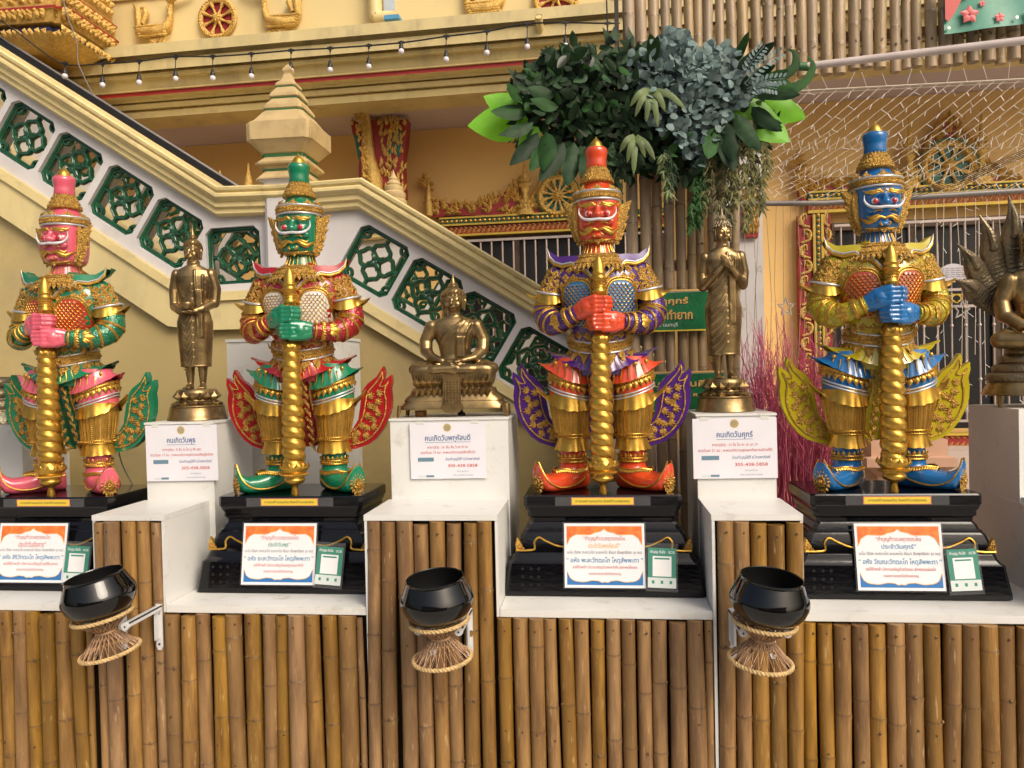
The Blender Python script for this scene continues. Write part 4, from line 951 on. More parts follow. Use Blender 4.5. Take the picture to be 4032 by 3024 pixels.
for (a, b, t1, t2, t3, wd, _), lb in zip(NT, NLAB):
    w, h = b[0]-a[0], a[2]-b[2]; cx, cz = (a[0]+b[0])/2, (a[2]+b[2])/2
    t = thing('notice', lb, 'notice', (cx, 2.694, cz), (0, R(-.4), 0), 'birthday notices on the white stands')
    MB().box(-w/2, w/2, -.001, .0005, -h/2, h/2).build('sheet', PAPER, t, smooth=False)
    m = MB(); m.tube([(0, -.0016, h*.41), (0, -.001, h*.41)], h*.072, 24); m.build('round_emblem', INK['gold'], t, smooth=False)
    m = MB()
    for k in range(8): m.box(-.0004, .0004, -.002, -.0017, 0, h*.045); n0 = 8
    m = MB()
    for k in range(8):
        c, s_ = math.cos(k*pi/4), math.sin(k*pi/4); m.tube([(c*h*.012, -.0018, h*.41+s_*h*.012), (c*h*.045, -.0018, h*.41+s_*h*.045)], .0009, 4)
    m.tube([(math.cos(q)*h*.052, -.0018, h*.41+math.sin(q)*h*.052) for q in np.linspace(0, 2*pi, 20)], .0007, 4)
    m.build('emblem_wheel', INK['steelb'], t)
    text(t1, w*wd, 0, -.0013, h*.22, INK['blue'], t, height=h*.135, bold=.02)
    MB().box(-w*wd/2, w*wd/2, -.0016, -.0012, h*.147, h*.153).build('underline', INK['blue'], t, smooth=False)
    text(t2, w*.54, 0, -.0013, h*.06, INK['red'], t, height=h*.07, bold=.012)
    text(t3, w*(.88 if wd < .5 else .72), 0, -.0013, -h*.035, INK['red'], t, height=h*.072, bold=.012)
    text('ร่วมทำบุญได้ที่ ธ.ไทยพาณิชย์', w*.45, w*.19, -.0013, -h*.155, INK['blue'], t, height=h*.07, bold=.012)
    text('305-438-5858', w*.39, w*.19, -.0013, -h*.27, INK['red'], t, height=h*.055, bold=.015)
    text('ชื่อบัญชีวัดบ่อ', w*.15, w*.19, -.0013, -h*.37, INK['steelb'], t, height=h*.035)
    text('สาธุ ขออนุโมทนาบุญ', w*.26, w*.19, -.0013, -h*.44, INK['steelb'], t, height=h*.04)
    MB().box(-w*.40, -w*.19, -.0016, -.0012, -h*.19, -h*.12).build('bank_strip', INK['steelb'], t, smooth=False)
    MB().box(-w*.40, -w*.30, -.0016, -.0012, -h*.47, -h*.435).build('bank_strip', INK['pale'], t, smooth=False)
    MB().box(-w*.295, -w*.19, -.0016, -.0012, -h*.47, -h*.435).build('bank_strip', INK['steelb'], t, smooth=False)
    for sx in (-1, 1): MB().box(sx*w*.36-.014, sx*w*.36+.014, -.0019, -.0011, h*.47, h*.53).build('tape', mat('tape', (.66, .66, .6), .3, var=.02), t, smooth=False)
t = thing('notice', 'white notice on the far right stand, cut by the picture edge', 'notice', (1.37+.17, 2.694, P(3990, 1750, 2.69)[2]), None, 'birthday notices on the white stands')
MB().box(-.13, .16, -.001, .0005, -.105, .10).build('sheet', PAPER, t, smooth=False)

# ================================================================= bronze Buddha figures
def cap(mb, a, b, r0, r1, seg=12):
    mb.tube([a, b], [r0, r1], seg); mb.ell(a, r0, seg, 8); mb.ell(b, r1, seg, 8)
def chain(mb, pts, rr, seg=12):
    for i in range(len(pts)-1): cap(mb, np.array(pts[i], float), np.array(pts[i+1], float), rr[i], rr[i+1], seg)
def buddha_head(b, hair, c, r, yaw=0, spire=1.0):
    """head of half-width r at c; b: body mesh, hair: curls mesh"""
    m = MB()
    x, y, z = c
    m.ell((0, 0, .2*r), (r*1.02, r*1.08, r*1.15), 20, 12); m.ell((0, -.12*r, -.45*r), (r*.78, r*.86, r*.85), 18, 10); m.ell((0, -.35*r, -.98*r), (r*.36, r*.40, r*.30), 12, 8)
    m.tube([(0, -1.02*r, .25*r), (0, -1.16*r, -.1*r), (0, -1.28*r, -.38*r)], [.09*r, .12*r, .17*r], 8); m.ell((0, -1.2*r, -.38*r), (.22*r, .14*r, .12*r), 10, 6)
    for s_ in (-1, 1):
        m.ell((s_*.42*r, -.95*r, .12*r), (.27*r, .15*r, .14*r), 12, 6)
        m.tube([(s_*.1*r, -1.04*r, .3*r), (s_*.4*r, -1.06*r, .46*r), (s_*.75*r, -.82*r, .32*r)], [.05*r, .07*r, .04*r], 6)
        m.ell((s_*.5*r, -.75*r, -.4*r), (.3*r, .25*r, .35*r), 10, 6)
        m.tube([(s_*1.04*r, .02*r, .35*r), (s_*1.12*r, .04*r, .1*r), (s_*1.06*r, .02*r, -.5*r), (s_*1.0*r, .02*r, -1.05*r)], [.14*r, .2*r, .13*r, .12*r], 8)
    m.ell((0, -1.05*r, -.66*r), (.32*r, .12*r, .07*r), 12, 6); m.ell((0, -1.03*r, -.78*r), (.24*r, .11*r, .07*r), 12, 6)
    hr = MB()
    for i in range(15):
        ph = i/14; zz = .35+1.15*math.sin(ph*pi/2) ; rad = 1.06*math.cos(ph*pi/2)**.8+.10
        nn_ = max(5, int(rad*17)); 
        for k in range(nn_):
            t = 2*pi*k/nn_+i*.3; X, Y = rad*math.cos(t), .06+rad*1.05*math.sin(t)
            lim = .62 if Y < -.15 else (.3 if Y < .25 else -.9)
            if zz >= lim or i > 3: hr.ell((X*r, Y*r, zz*r), .105*r, 6, 4)
        # back and sides of the hair
    for zz in np.arange(-.7, .62, .17):
        for t in np.linspace(-.12*pi, 1.12*pi, 18):
            rad = 1.06 if zz > -.2 else 1.0; hr.ell((rad*r*math.cos(t), (.06+rad*1.05*math.sin(t))*r, zz*r), .105*r, 6, 4)
    for i in range(6):
        zz = 1.5+i*.13; rad = .48*math.cos(i/6*pi/2)**.7
        for k in range(8): t = 2*pi*k/8+i*.4; hr.ell((rad*r*math.cos(t), (.06+rad*math.sin(t))*r, zz*r), .10*r, 6, 4)
    hr.ell((0, .06*r, 1.0*r), (.95*r, 1.0*r, .7*r), 14, 8); hr.ell((0, .06*r, 1.6*r), (.42*r, .42*r, .7*r), 12, 8); hr.ell((0, .16*r, .2*r), (1.03*r, 1.0*r, 1.0*r), 14, 8)
    hr.lathe([(.30*r, 2.1*r), (.24*r, 2.3*r), (.15*r, 2.6*r), (.09*r, 2.8*r), (.1*r, 2.9*r), (.04*r, 3.1*r), (.01*r, 3.45*r)], 10, (0, .06*r, 0))
    M4 = Matrix.Translation(c) @ Matrix.Rotation(yaw, 4, 'Z')
    b.merge(m.xf(M4)); hair.merge(hr.xf(M4))
def lotus_base(S_, prof, petals, c=(0, 0, 0)):
    m = MB(); m.lathe(prof, 44, c)
    for (rad, z, n_, ln, w, up, sl) in petals: leaf_ring(m, (c[0], c[1], z), rad, rad, n_, ln, w, up, sl, bulge=.35)
    return m
def fingers(b, wrist, d, n, L_, r, curl=(0, 0, 0), spread=.3):
    """palm with five fingers of different length"""
    d = nrm(d); n = nrm(n); sdv = np.cross(d, n); w = np.array(wrist, float); cu = np.array(curl, float)
    for k, f in enumerate((-1.2, -.4, .4, 1.2)):
        ln = L_*(.88, 1, .97, .78)[k]; k0 = w+d*L_*.95+sdv*f*r*1.25
        chain(b, [w, k0], [r*1.3, r*1.05], 8)
        p1 = k0+(d+sdv*f*spread*.2)*ln*.45+cu*ln*.25; p2 = p1+(d+cu)*ln*.42
        chain(b, [k0, p1, p2], [r*.82, r*.72, r*.55], 8)
    th = w+d*L_*.35+sdv*r*1.3*-1.6; chain(b, [w, th, th+(d*.9-sdv*.35)*L_*.5], [r*1.1, r*.95, r*.7], 8)

def standing(pose, name, label, loc, Ht, yaw):
    """bronze figure about Ht high from sole to spire tip"""
    t = thing(name, label, 'Buddha statue', loc, (0, 0, yaw)); t.scale = (.93, .98, 1)
    b = MB(); hair = MB(); r = Ht*.062
    U = Ht/6.9                                # a head unit
    sh = 5.15*U; hip = 2.9*U; hem = .98*U
    a = np.linspace(0, 2*pi, 40, endpoint=False)
    sec = [(hem, .66, .42), (hem+.1*U, .70, .45), (1.6*U, .74, .46), (2.4*U, .80, .50), (2.95*U, .82, .52), (3.5*U, .66, .44), (4.0*U, .66, .42), (4.55*U, .82, .46), (4.95*U, .92, .44), (5.2*U, .80, .36), (5.38*U, .48, .28), (5.5*U, .22, .2)]
    sec = [(z, w*1.0*U, d*.95*U) for z, w, d in sec]
    b.loft([ring_path((0, 0, z), w, d, n=40) for z, w, d in sec])
    sfw = lambda z: np.interp(z, [q[0] for q in sec], [q[1] for q in sec]); sfd = lambda z: np.interp(z, [q[0] for q in sec], [q[2] for q in sec])
    surf = lambda x, z: -sfd(z)*math.sqrt(max(1-(x/sfw(z))**2, .02))
    b.tube([(0, 0, 5.3*U), (0, -.02*U, 5.75*U)], [.26*U, .25*U], 16)
    for zz in (5.52, 5.6): b.tube(ring_path((0, 0, zz*U), .27*U, .27*U, n=20), .03*U, 6, closed=True)
    for s_ in (-1, 1):   # legs and feet
        chain(b, [(s_*.30*U, 0, 1.2*U), (s_*.29*U, .02*U, .75*U), (s_*.28*U, .03*U, .2*U)], [.24*U, .21*U, .14*U])
        chain(b, [(s_*.28*U, .1*U, .1*U), (s_*.31*U, -.25*U, .12*U), (s_*.33*U, -.42*U, .07*U)], [.14*U, .13*U, .09*U])
        for k in range(5): chain(b, [(s_*(.20+k*.065)*U, -.42*U, .07*U), (s_*(.20+k*.07)*U, (-.62+k*.03)*U, .05*U)], [.05*U, (.045 if k else .055)*U], 6)
    # robe: folds, hem, sash
    folds = MB()
    def fold(pts, w, lift=.0):
        pth = smooth_path([(x*U, surf(x*U, z*U)-lift*U, z*U) for x, z in pts], 26); pth[:, 1] = [surf(p[0], p[2])-lift*U for p in pth]
        folds.tube(pth, w*U, 6)
    b.tube(ring_path((0, 0, hem+.03*U), sec[0][1]*1.03, sec[0][2]*1.03, n=40), .035*U, 6, closed=True)
    for k in range(11):
        z0 = 4.6-k*.32; fold([(-.62, z0-.75), (-.35, z0-.55), (-.05, z0-.2), (.1, z0+.12)] if pose != 'bowl' else [(-.5, z0-.5), (-.3, z0-.62), (-.1, z0-.3), (.0, z0)], .032, .0)
    fold([(.14, 5.2), (.16, 4.2), (.2, 3.2), (.22, 2.3)], .05, .01); fold([(.5, 5.0), (.46, 4.2), (.46, 3.2), (.44, 2.3)], .045, .01)
    for k in range(4): fold([(.55, 4.9-k*.22), (.68, 4.6-k*.25), (.76, 4.3-k*.25)], .03, .0)
    b.merge(folds)
    b.box(.17*U, .47*U, surf(.3*U, 2.6*U)-.06*U, surf(.3*U, 2.6*U)+.1*U, 2.25*U, 4.3*U)
    for k in range(5): fold([(-.1+.06*k, 2.2), (.0+.07*k, 1.6), (.05+.08*k, 1.15)], .028)
    if pose == 'crossed':
        chain(b, [(-.78*U, 0, 5.05*U), (-.92*U, .05*U, 4.4*U), (-.88*U, 0, 3.85*U)], [.24*U, .23*U, .22*U]); chain(b, [(-.88*U, 0, 3.85*U), (-.45*U, -.5*U, 4.3*U), (-.08*U, -.60*U, 4.68*U)], [.22*U, .17*U, .12*U])
        chain(b, [(.78*U, 0, 5.05*U), (.92*U, .05*U, 4.4*U), (.88*U, 0, 3.9*U)], [.26*U, .25*U, .23*U]); chain(b, [(.88*U, 0, 3.9*U), (.5*U, -.5*U, 4.25*U), (.22*U, -.66*U, 4.56*U)], [.22*U, .17*U, .12*U])
        fingers(b, (-.10*U, -.62*U, 4.66*U), (.75, -.1, .62), (0, -1, 0), .34*U, .062*U, (.0, .0, -.1)); fingers(b, (.22*U, -.72*U, 4.58*U), (-.62, -.1, .8), (0, -1, 0), .34*U, .062*U, (-.1, 0, -.1))
    else:
        chain(b, [(-.78*U, 0, 5.05*U), (-.92*U, .05*U, 4.4*U), (-.90*U, 0, 3.65*U)], [.24*U, .24*U, .22*U]); chain(b, [(-.90*U, 0, 3.65*U), (-.55*U, -.55*U, 3.42*U), (-.2*U, -.72*U, 3.40*U)], [.22*U, .17*U, .12*U])
        chain(b, [(.78*U, 0, 5.05*U), (.96*U, .05*U, 4.4*U), (.92*U, 0, 3.8*U)], [.28*U, .26*U, .24*U]); chain(b, [(.92*U, 0, 3.8*U), (.5*U, -.55*U, 3.5*U), (.15*U, -.72*U, 3.38*U)], [.22*U, .17*U, .12*U])
        fingers(b, (-.22*U, -.76*U, 3.36*U), (.95, -.15, -.05), (0, -.2, -1), .32*U, .062*U); fingers(b, (.15*U, -.78*U, 3.34*U), (-.95, -.1, -.02), (0, -.2, -1), .32*U, .062*U)
        bw = MB(); bw.lathe([(.12*U, 3.42*U), (.26*U, 3.5*U), (.32*U, 3.66*U), (.30*U, 3.74*U), (.26*U, 3.74*U), (.2*U, 3.6*U), (.02*U, 3.56*U)], 24, (-.1*U, -.80*U, 0)); bw.build('alms_bowl', BRONZE, t)
    buddha_head(b, hair, (0, -.05*U, 6.02*U), .36*U, R(8) if pose == 'crossed' else R(-12))
    me = remesh(b, U*.030, 1); me.name = 'body'; ob('body', me, BRONZE, t)
    hair.build('hair_curls', BRONZED if pose == 'crossed' else BRONZE, t)
    return t
def put(px, py, Y): return P(px, py, Y)
# round lotus pedestals
def round_base(t, W_, Hh):
    r = W_/2; m = lotus_base(1, [(r*.97, 0), (r, .02*Hh), (r*.98, .09*Hh), (r*.95, .12*Hh), (r*.90, .40*Hh), (r*.84, .44*Hh), (r*.70, .52*Hh), (r*.62, .60*Hh), (r*.60, .66*Hh), (r*.68, .76*Hh), (r*.70, .88*Hh), (r*.66, .96*Hh), (r*.62, Hh)],
        [(r*.68, .62*Hh, 16, r*.24, r*.27, -1, .45), (r*.655, .66*Hh, 16, r*.26, r*.26, 1, .12)])
    m.tube(ring_path((0, 0, .45*Hh), r*.86, r*.86, n=40), r*.025, 6, closed=True); m.tube(ring_path((0, 0, .62*Hh), r*.63, r*.63, n=40), r*.03, 6, closed=True)
    m.build('lotus_pedestal', BRONZE, t)
YB = 2.86
def base_pts(pxl, pxr, py0, py1):
    a, b = P(pxl, py0, YB), P(pxr, py0, YB); c = P((pxl+pxr)/2, py1, YB); return (a[0]+b[0])/2, b[0]-a[0], c[2]
x_, w_, z1 = base_pts(672, 888, 1665, 1532); ht = P(770, 915, YB)[2]-z1
t = standing('bowl', 'buddha_figure', 'bronze standing Buddha holding an alms bowl at the waist', (x_, YB, z1), ht, R(14))
zb = ZBX+.0065-z1; bt = thing('x', None, None); bpy.data.objects.remove(bt)
def shifted_base(t, w_, hgt):
    round_base(t, w_, hgt)
    o = [c for c in t.children if c.name.startswith('lotus_pedestal')][-1]; o.location.z = -hgt
shifted_base(t, w_*1.06, z1-(ZBX+.0065))
x_, w_, z1 = base_pts(2750, 2988, 1625, 1490); ht = P(2815, 840, YB)[2]-z1
t = standing('crossed', 'buddha_figure', 'bronze standing Buddha with hands crossed on its chest', (x_-.012, YB, z1), ht, R(2))
shifted_base(t, w_*1.06, z1-(ZBX+.0065))

def seated(t, U, mudra=True, headyaw=0):
    """U is half the knee span over 1.5; origin at the seat"""
    b = MB(); hair = MB(); sc = U
    a = [( .0, .62, .5), (.35, .66, .5), (.8, .50, .38), (1.2, .56, .38), (1.7, .76, .44), (2.05, .80, .40), (2.25, .62, .32), (2.4, .28, .24)]
    b.loft([ring_path((0, .12*U, z*U), w*U, d*U, n=36) for z, w, d in a])
    b.tube([(0, .1*U, 2.3*U), (0, .06*U, 2.7*U)], [.24*U, .22*U], 14)
    for s_ in (-1, 1):
        chain(b, [(s_*.45*U, .1*U, .3*U), (s_*1.05*U, -.25*U, .28*U), (s_*1.28*U, -.40*U, .24*U)], [.40*U, .31*U, .25*U])
        chain(b, [(s_*1.28*U, -.42*U, .22*U), (s_*.6*U, -.85*U, .2*U), (-s_*.15*U, -.92*U, (.26 if s_ < 0 else .17)*U)], [.25*U, .21*U, .15*U])
        chain(b, [(s_*.76*U, .1*U, 2.0*U), (s_*.98*U, .12*U, 1.4*U), (s_*.96*U, 0, .98*U)], [.25*U, .23*U, .22*U]); chain(b, [(s_*.96*U, 0, .98*U), (s_*.7*U, -.45*U, .66*U), (s_*.36*U, -.72*U, .56*U)], [.21*U, .17*U, .12*U])
    fingers(b, (.34*U, -.78*U, .56*U), (-.95, -.1, 0), (0, -.3, 1), .30*U, .065*U); fingers(b, (-.34*U, -.74*U, .49*U), (.95, -.1, 0), (0, -.3, 1), .30*U, .065*U)
    sw = [q[0] for q in a]; sf = lambda x, z: .12*U-np.interp(z/U, sw, [q[2] for q in a])*U*math.sqrt(max(1-(x/(np.interp(z/U, sw, [q[1] for q in a])*U))**2, .02))
    for pts, w in [([(.38, 2.25), (.1, 1.95), (-.25, 1.65), (-.46, 1.3)], .035), ([(.42, 2.2), (.16, 1.8), (.1, 1.2), (.1, .62)], .04), ([(.60, 2.1), (.42, 1.7), (.36, 1.2), (.34, .7)], .04)]:
        pth = smooth_path([(x*U, sf(x*U, z*U), z*U) for x, z in pts], 24); pth[:, 1] = [sf(p[0], p[2]) for p in pth]; b.tube(pth, w*U, 6)
    b.box(.12*U, .38*U, -.34*U, .0, .7*U, 1.5*U)
    chain(b, [(-.02*U, -.98*U, .05*U), (0*U, -1.0*U, .38*U)], [.05*U, .05*U]); chain(b, [(.07*U, -1.0*U, .05*U), (.08*U, -1.0*U, .36*U)], [.04*U, .04*U])
    buddha_head(b, hair, (0, .02*U, 2.98*U), .36*U, headyaw)
    me = remesh(b, U*.034, 1); me.name = 'body'; ob('body', me, BRONZE, t); hair.build('hair_curls', BRONZE, t)
a0, a1 = P(1632, 1470, 2.80), P(1928, 1470, 2.80); U = (a1[0]-a0[0])/2/1.53; zc = P(1780, 1475, YB)[2]
t = thing('buddha_figure', 'seated bronze Buddha with folded legs on a stepped rectangular pedestal', 'Buddha statue', ((a0[0]+a1[0])/2, YB, zc), (0, 0, R(4))); t.scale = (1.20, 1.08, 1)
seated(t, U, headyaw=R(-4))
m = MB(); hb = zc-(ZBX+.0065)
for z0, z1_, w0, w1, d0, d1 in [(-.42, -.14, 1.37, 1.27, .9, .84), (-.14, -.10, 1.30, 1.24, .86, .80)]: pass
sec = [(-hb+.035, 1.42, .95), (-hb+.04, 1.42, .95), (-hb+.068, 1.27, .88), (-hb+.072, 1.30, .9), (-hb+.085, 1.26, .87), (-hb+.10, 1.14, .8), (-hb+.125, 1.08, .74), (-hb+.13, .98, .70), (-hb+.15, 1.05, .74), (-hb+.17, 1.12, .78), (-hb+.178, 1.10, .77), (-hb+.184, 1.06, .74), (-.002, 1.02, .72), (0, 1.0, .7)]
kz_ = hb/.186; sec = [((z if z > -.003 else -hb+(z+hb)*kz_), w, d) for z, w, d in sec]; sec[0] = (sec[0][0], 1.42, .95)
kw = U*1.53*.98*.86
rings = []
aa = np.linspace(0, 2*pi, 40, endpoint=False)
for z, w, d in sec:
    cs, sn_ = np.cos(aa), np.sin(aa); p = .38
    rings.append(np.stack([kw*w*np.sign(cs)*abs(cs)**p, -.25*U+kw*d*.72*np.sign(sn_)*abs(sn_)**p, np.full(40, z)], 1))
m.loft(rings)
for k in range(13):
    if abs(k-6) < 1.6: continue
    x = (k-6)/6*.92*kw
    m.leaf((x, -.25*U-kw*.56, -hb+kz_*0.128), (0, -.5, -1), (0, -1, .5), .034, .024, .4); m.leaf((x, -.25*U-kw*.53, -hb+kz_*0.134), (0, -.15, 1), (0, -1, 0), .034, .024, .4)
for k in range(30):
    x = (k-14.5)/15*.98*kw
    if abs(x) > .02: m.box(x-.0015, x+.0015, -.25*U-kw*.60, -.25*U-kw*.5, -hb+kz_*0.172, -hb+kz_*0.190)
# cloth panel hanging over the front
pp = [(-.026, -.01), (.026, -.01), (.028, -.10), (.036, -.118), (.022, -.136), (0, -.142), (-.022, -.136), (-.036, -.118), (-.028, -.10)]
m.merge(MB().prism([(x, z) for x, z in pp], -.25*U-kw*.70, -.25*U-kw*.5))
m.build('stepped_pedestal', BRONZE, t)
m = MB()
for z in np.arange(-.022, -.11, -.010):
    for x in np.arange(-.02, .021, .01): m.bead((x, -.25*U-kw*.702, z), .0032)
m.build('pedestal_ornament', BRONZE, t)
for sx, wdt in ((-1, .006), (1, .013)):
    m = MB(); m.tube([(sx*kw*1.36, -.25*U-kw*.62, -hb+.045), (sx*kw*1.38, -.25*U-kw*.64, -hb+.018), (sx*kw*1.40, -.25*U-kw*.66, -hb+.001)], [wdt, wdt, wdt*.6], 10); m.build('foot', BRONZE, t)
    m = MB(); m.tube([(sx*kw*1.30, -.25*U+kw*.5, -hb+.045), (sx*kw*1.34, -.25*U+kw*.5, -hb+.001)], [.008, .006], 10); m.build('foot', BRONZE, t)
m = MB(); m.lathe([(.012, 0), (.012, .01), (.004, .016), (.004, .03), (.010, .034), (.012, .04)], 12, (.02, -.02, -hb)); m.build('foot', BLACKP, t)
rl = MB(); rl.lathe([(.020, 0), (.0215, .002), (.0215, .02), (.020, .022)], 20); rl.build('tape_roll', mat('brown_tape', (.30, .13, .03), .4), None, loc=(P(1660, 1645, YB-.03)[0], YB-.04, ZBX+.0065), label='brown tape roll under the left of the seated Buddha', cat='tape roll')

# naga Buddha at the right edge
x0 = P(4090, 1300, 2.86)[0]; zc = P(4060, 1370, 2.86)[2]; U2 = (x0-P(3908, 1330, 2.8)[0])/1.53
t = thing('buddha_figure', 'bronze Buddha under a seven headed serpent hood, cut by the right edge', 'Buddha statue', (x0, 2.86, zc), None)
seated(t, U2, headyaw=R(-10))
m = MB(); z0 = -(zc-(ZBX+.0065))
for k in range(4):
    zz = z0+.10+k*.030; rr = .150-.020*k
    q = ring_path((0, 0, zz), rr, rr*.7, n=44); m.tube(q, .019, 12, closed=True)
m.lathe([(.10, z0+.05), (.10, -.006), (.02, 0)], 30, sy=.7)
m.build('serpent_coil', BRONZED, t, ang=60)
m = MB(); m.lathe([(.175, z0+.040), (.182, z0+.044), (.176, z0+.060), (.160, z0+.085), (.15, z0+.088)], 40, sy=.75); m.build('pedestal_rim', BRONZE, t)
for sx in (-1, 1):
    m = MB(); m.tube([(sx*.15, -.05, z0+.045), (sx*.155, -.055, z0)], [.012, .007], 8); m.build('foot', BRONZE, t)
hd = [((-.40, 1.15), 1.0), ((-.44, 1.5), 1.05), ((-.30, 2.0), 1.2), ((0, 2.25), 1.3)]
tips = [(3755, 1100, -.02), (3768, 960, 0), (3855, 845, .01), (3970, 770, .02), (4110, 730, .03), (4230, 790, .02), (4330, 900, .01)]
for i, (px, py, dy) in enumerate(tips):
    tp = P(px, py, 2.90+dy)-np.array([x0, 2.86, zc]); s0 = np.array([tp[0]*.28, .07, .55*U2*2+abs(tp[0])*-.1+.02])
    mid = s0*.45+tp*.55+np.array([0, .02, .012]); 
    m = MB(); pth = smooth_path([s0, mid, tp*.86+s0*.14+np.array([0, -.012, .004]), tp], 26)
    m.tube(pth, np.interp(np.linspace(0, 1, 26), [0, .45, .62, .74, .86, 1], [.026, .036, .039, .030, .014, .002]), 14, (1, .62), (0, -1, 0))
    d = nrm(tp-s0); 
    for k in range(12):
        c = pth[2+k]; m.tube([c+np.array([-.024*d[2], -.021, .024*d[0]]), c+np.array([0, -.026, 0]), c+np.array([.024*d[2], -.021, -.024*d[0]])], .0022, 5)
    hc = pth[16]; m.ell(hc+np.array([0, -.02, 0]), (.016, .014, .014), 10, 6); m.tube([hc+np.array([0, -.026, .0]), pth[20]+np.array([0, -.018, 0]), tp], [.012, .01, .002], 8)
    m.build('serpent_head', BRONZED, t)
# serpent coil statue at the far left edge
x0 = P(-20, 1500, 2.9)[0]; t = thing('buddha_figure', 'bronze serpent coil pedestal of a statue cut by the left edge, behind the pink giant', 'Buddha statue', (x0, 2.9, ZBX))
m = MB()
for k in range(3): m.tube(ring_path((0, 0, .165-k*.045), .060+.022*k, .05+.018*k, n=36), .026, 12, closed=True)
m.lathe([(.16, -.0), (.16, .03), (.13, .05), (.11, .10), (.05, .17), (.01, .19)], 36, sy=.8); m.build('serpent_coil', BRONZED, t, ang=60)
# ================================================================= alms bowls on woven stands
RAT = mat('rattan_pale', (.55, .38, .17), .5, var=.2, vscale=60); RATD = mat('rattan_brown', (.17, .075, .035), .5, var=.3, vscale=50); RATM = mat('rattan_mid', (.42, .26, .13), .5, var=.3, vscale=50)
BRW = mat('bracket_white', (.62, .62, .62), .4, var=.05); SCREW = mat('screw', (.03, .03, .03), .4, .5)
def bowl_mesh():
    m = MB(); k = .108
    m.lathe([(.06*k, -.54*k), (.40*k, -.53*k), (.64*k, -.46*k), (.82*k, -.33*k), (.93*k, -.17*k), (.985*k, -.01*k), (1.0*k, .07*k), (.995*k, .13*k), (.975*k, .20*k), (.93*k, .30*k), (.80*k, .61*k), (.775*k, .665*k), (.785*k, .685*k), (.765*k, .695*k), (.755*k, .67*k)], 72, cap=(1, 0))
    return m.mesh('bowl', 75)
BM_ = bowl_mesh()
def bowl_in():
    m = MB(); k = .108; m.lathe([(.755*k, .669*k), (.79*k, .58*k), (.95*k, .15*k), (.90*k, -.15*k), (.60*k, -.42*k), (.05*k, -.48*k)], 72, cap=(0, 1)); return m.mesh('bowl_inside', 75)
BI_ = bowl_in(); BIM = mat('bowl_inside_black', (.003, .003, .003), .6)
def braid(mb, R_, z, r, n=40, ph=0):
    for s_ in (0, pi):
        t = np.linspace(0, 2*pi, n*6, endpoint=False); w = np.sin(t*n/2+s_)
        p = np.stack([(R_+r*.45*w)*np.cos(t), (R_+r*.45*w)*np.sin(t), z+r*.45*np.cos(t*n/2+s_)], 1); mb.tube(p, r*.72, 6, closed=True)
def woven(parent):
    m = MB(); braid(m, .081, 0, .0050, 46); braid(m, .081, -.098, .0052, 50); m.build('braided_rim', RAT, parent)
    m = MB(); m.tube(ring_path((0, 0, -.040), .0275, .0275, n=30), .0026, 6, closed=True); m.tube(ring_path((0, 0, -.044), .028, .028, n=30), .0022, 6, closed=True); m.build('waist_band', RATM, parent)
    for mt, nm, of in ((RATM, 'light_strands', .0), (RATD, 'dark_strands', .07)):
        m = MB()
        for k in range(24):
            t = 2*pi*k/24+of
            for s_ in (1, -1):
                a0, a1 = t, t+s_*.38
                m.tube([(.0262*math.cos(a1), .0262*math.sin(a1), -.042), (.080*math.cos(a0), .080*math.sin(a0), -.096)], .00105, 4, cap=(0, 0))
                m.tube([(.0262*math.cos(a1), .0262*math.sin(a1), -.042), (.079*math.cos(a0), .079*math.sin(a0), -.002)], .00105, 4, cap=(0, 0))
        m.build(nm, mt, parent, kind='stuff')
def bracket(parent, x):
    t = thing('x', None, None); bpy.data.objects.remove(t)
    m = MB()
    m.box(x-.011, x+.011, .176, .180, -.128, .012)
    m.prism([(x-.0, 0)]*0+[(x-.011, -.128), (x+.011, -.128), (x+.006, -.140), (x-.006, -.140)], .176, .180)
    m.box(x-.011, x+.011, .0, .18, .004, .008); m.box(x-.011, x-.008, .0, .178, -.006, .008); m.box(x+.008, x+.011, .0, .178, -.006, .008)
    m.tube([(x, .004, -.002), (x, -.006, -.002)], .0125, 16)
    m.prism([(x-.002, 0.0)]*0+[(x-.0015, .0), (x+.0015, .0), (x+.0015, -.1), (x-.0015, -.1)], .150, .177)
    b = m.build('bracket', BRW, parent, smooth=True)
    m = MB()
    for z in (-.120, -.02): m.tube([(x, .1765, z), (x, .174, z)], .0035, 10)
    m.tube([(x, -.0055, -.003), (x, -.0075, -.003)], .0028, 10); m.build('screw', SCREW, b)
BW = [(392, 2355, -9, 12, 'left', 'black alms bowl tilted to one side, at the left end of the counter'), (1722, 2370, -3.5, 3, 'mid', 'black alms bowl below the seated bronze Buddha'), (3028, 2372, 5.5, -6, 'right', 'black alms bowl below the Buddha with crossed hands')]
SL = ['woven rattan stand under the tilted left alms bowl', 'woven rattan stand under the middle alms bowl', 'woven rattan stand under the right alms bowl']
KL = ['pair of white shelf brackets under the left alms bowl', 'pair of white shelf brackets under the middle alms bowl', 'pair of white shelf brackets under the right alms bowl']
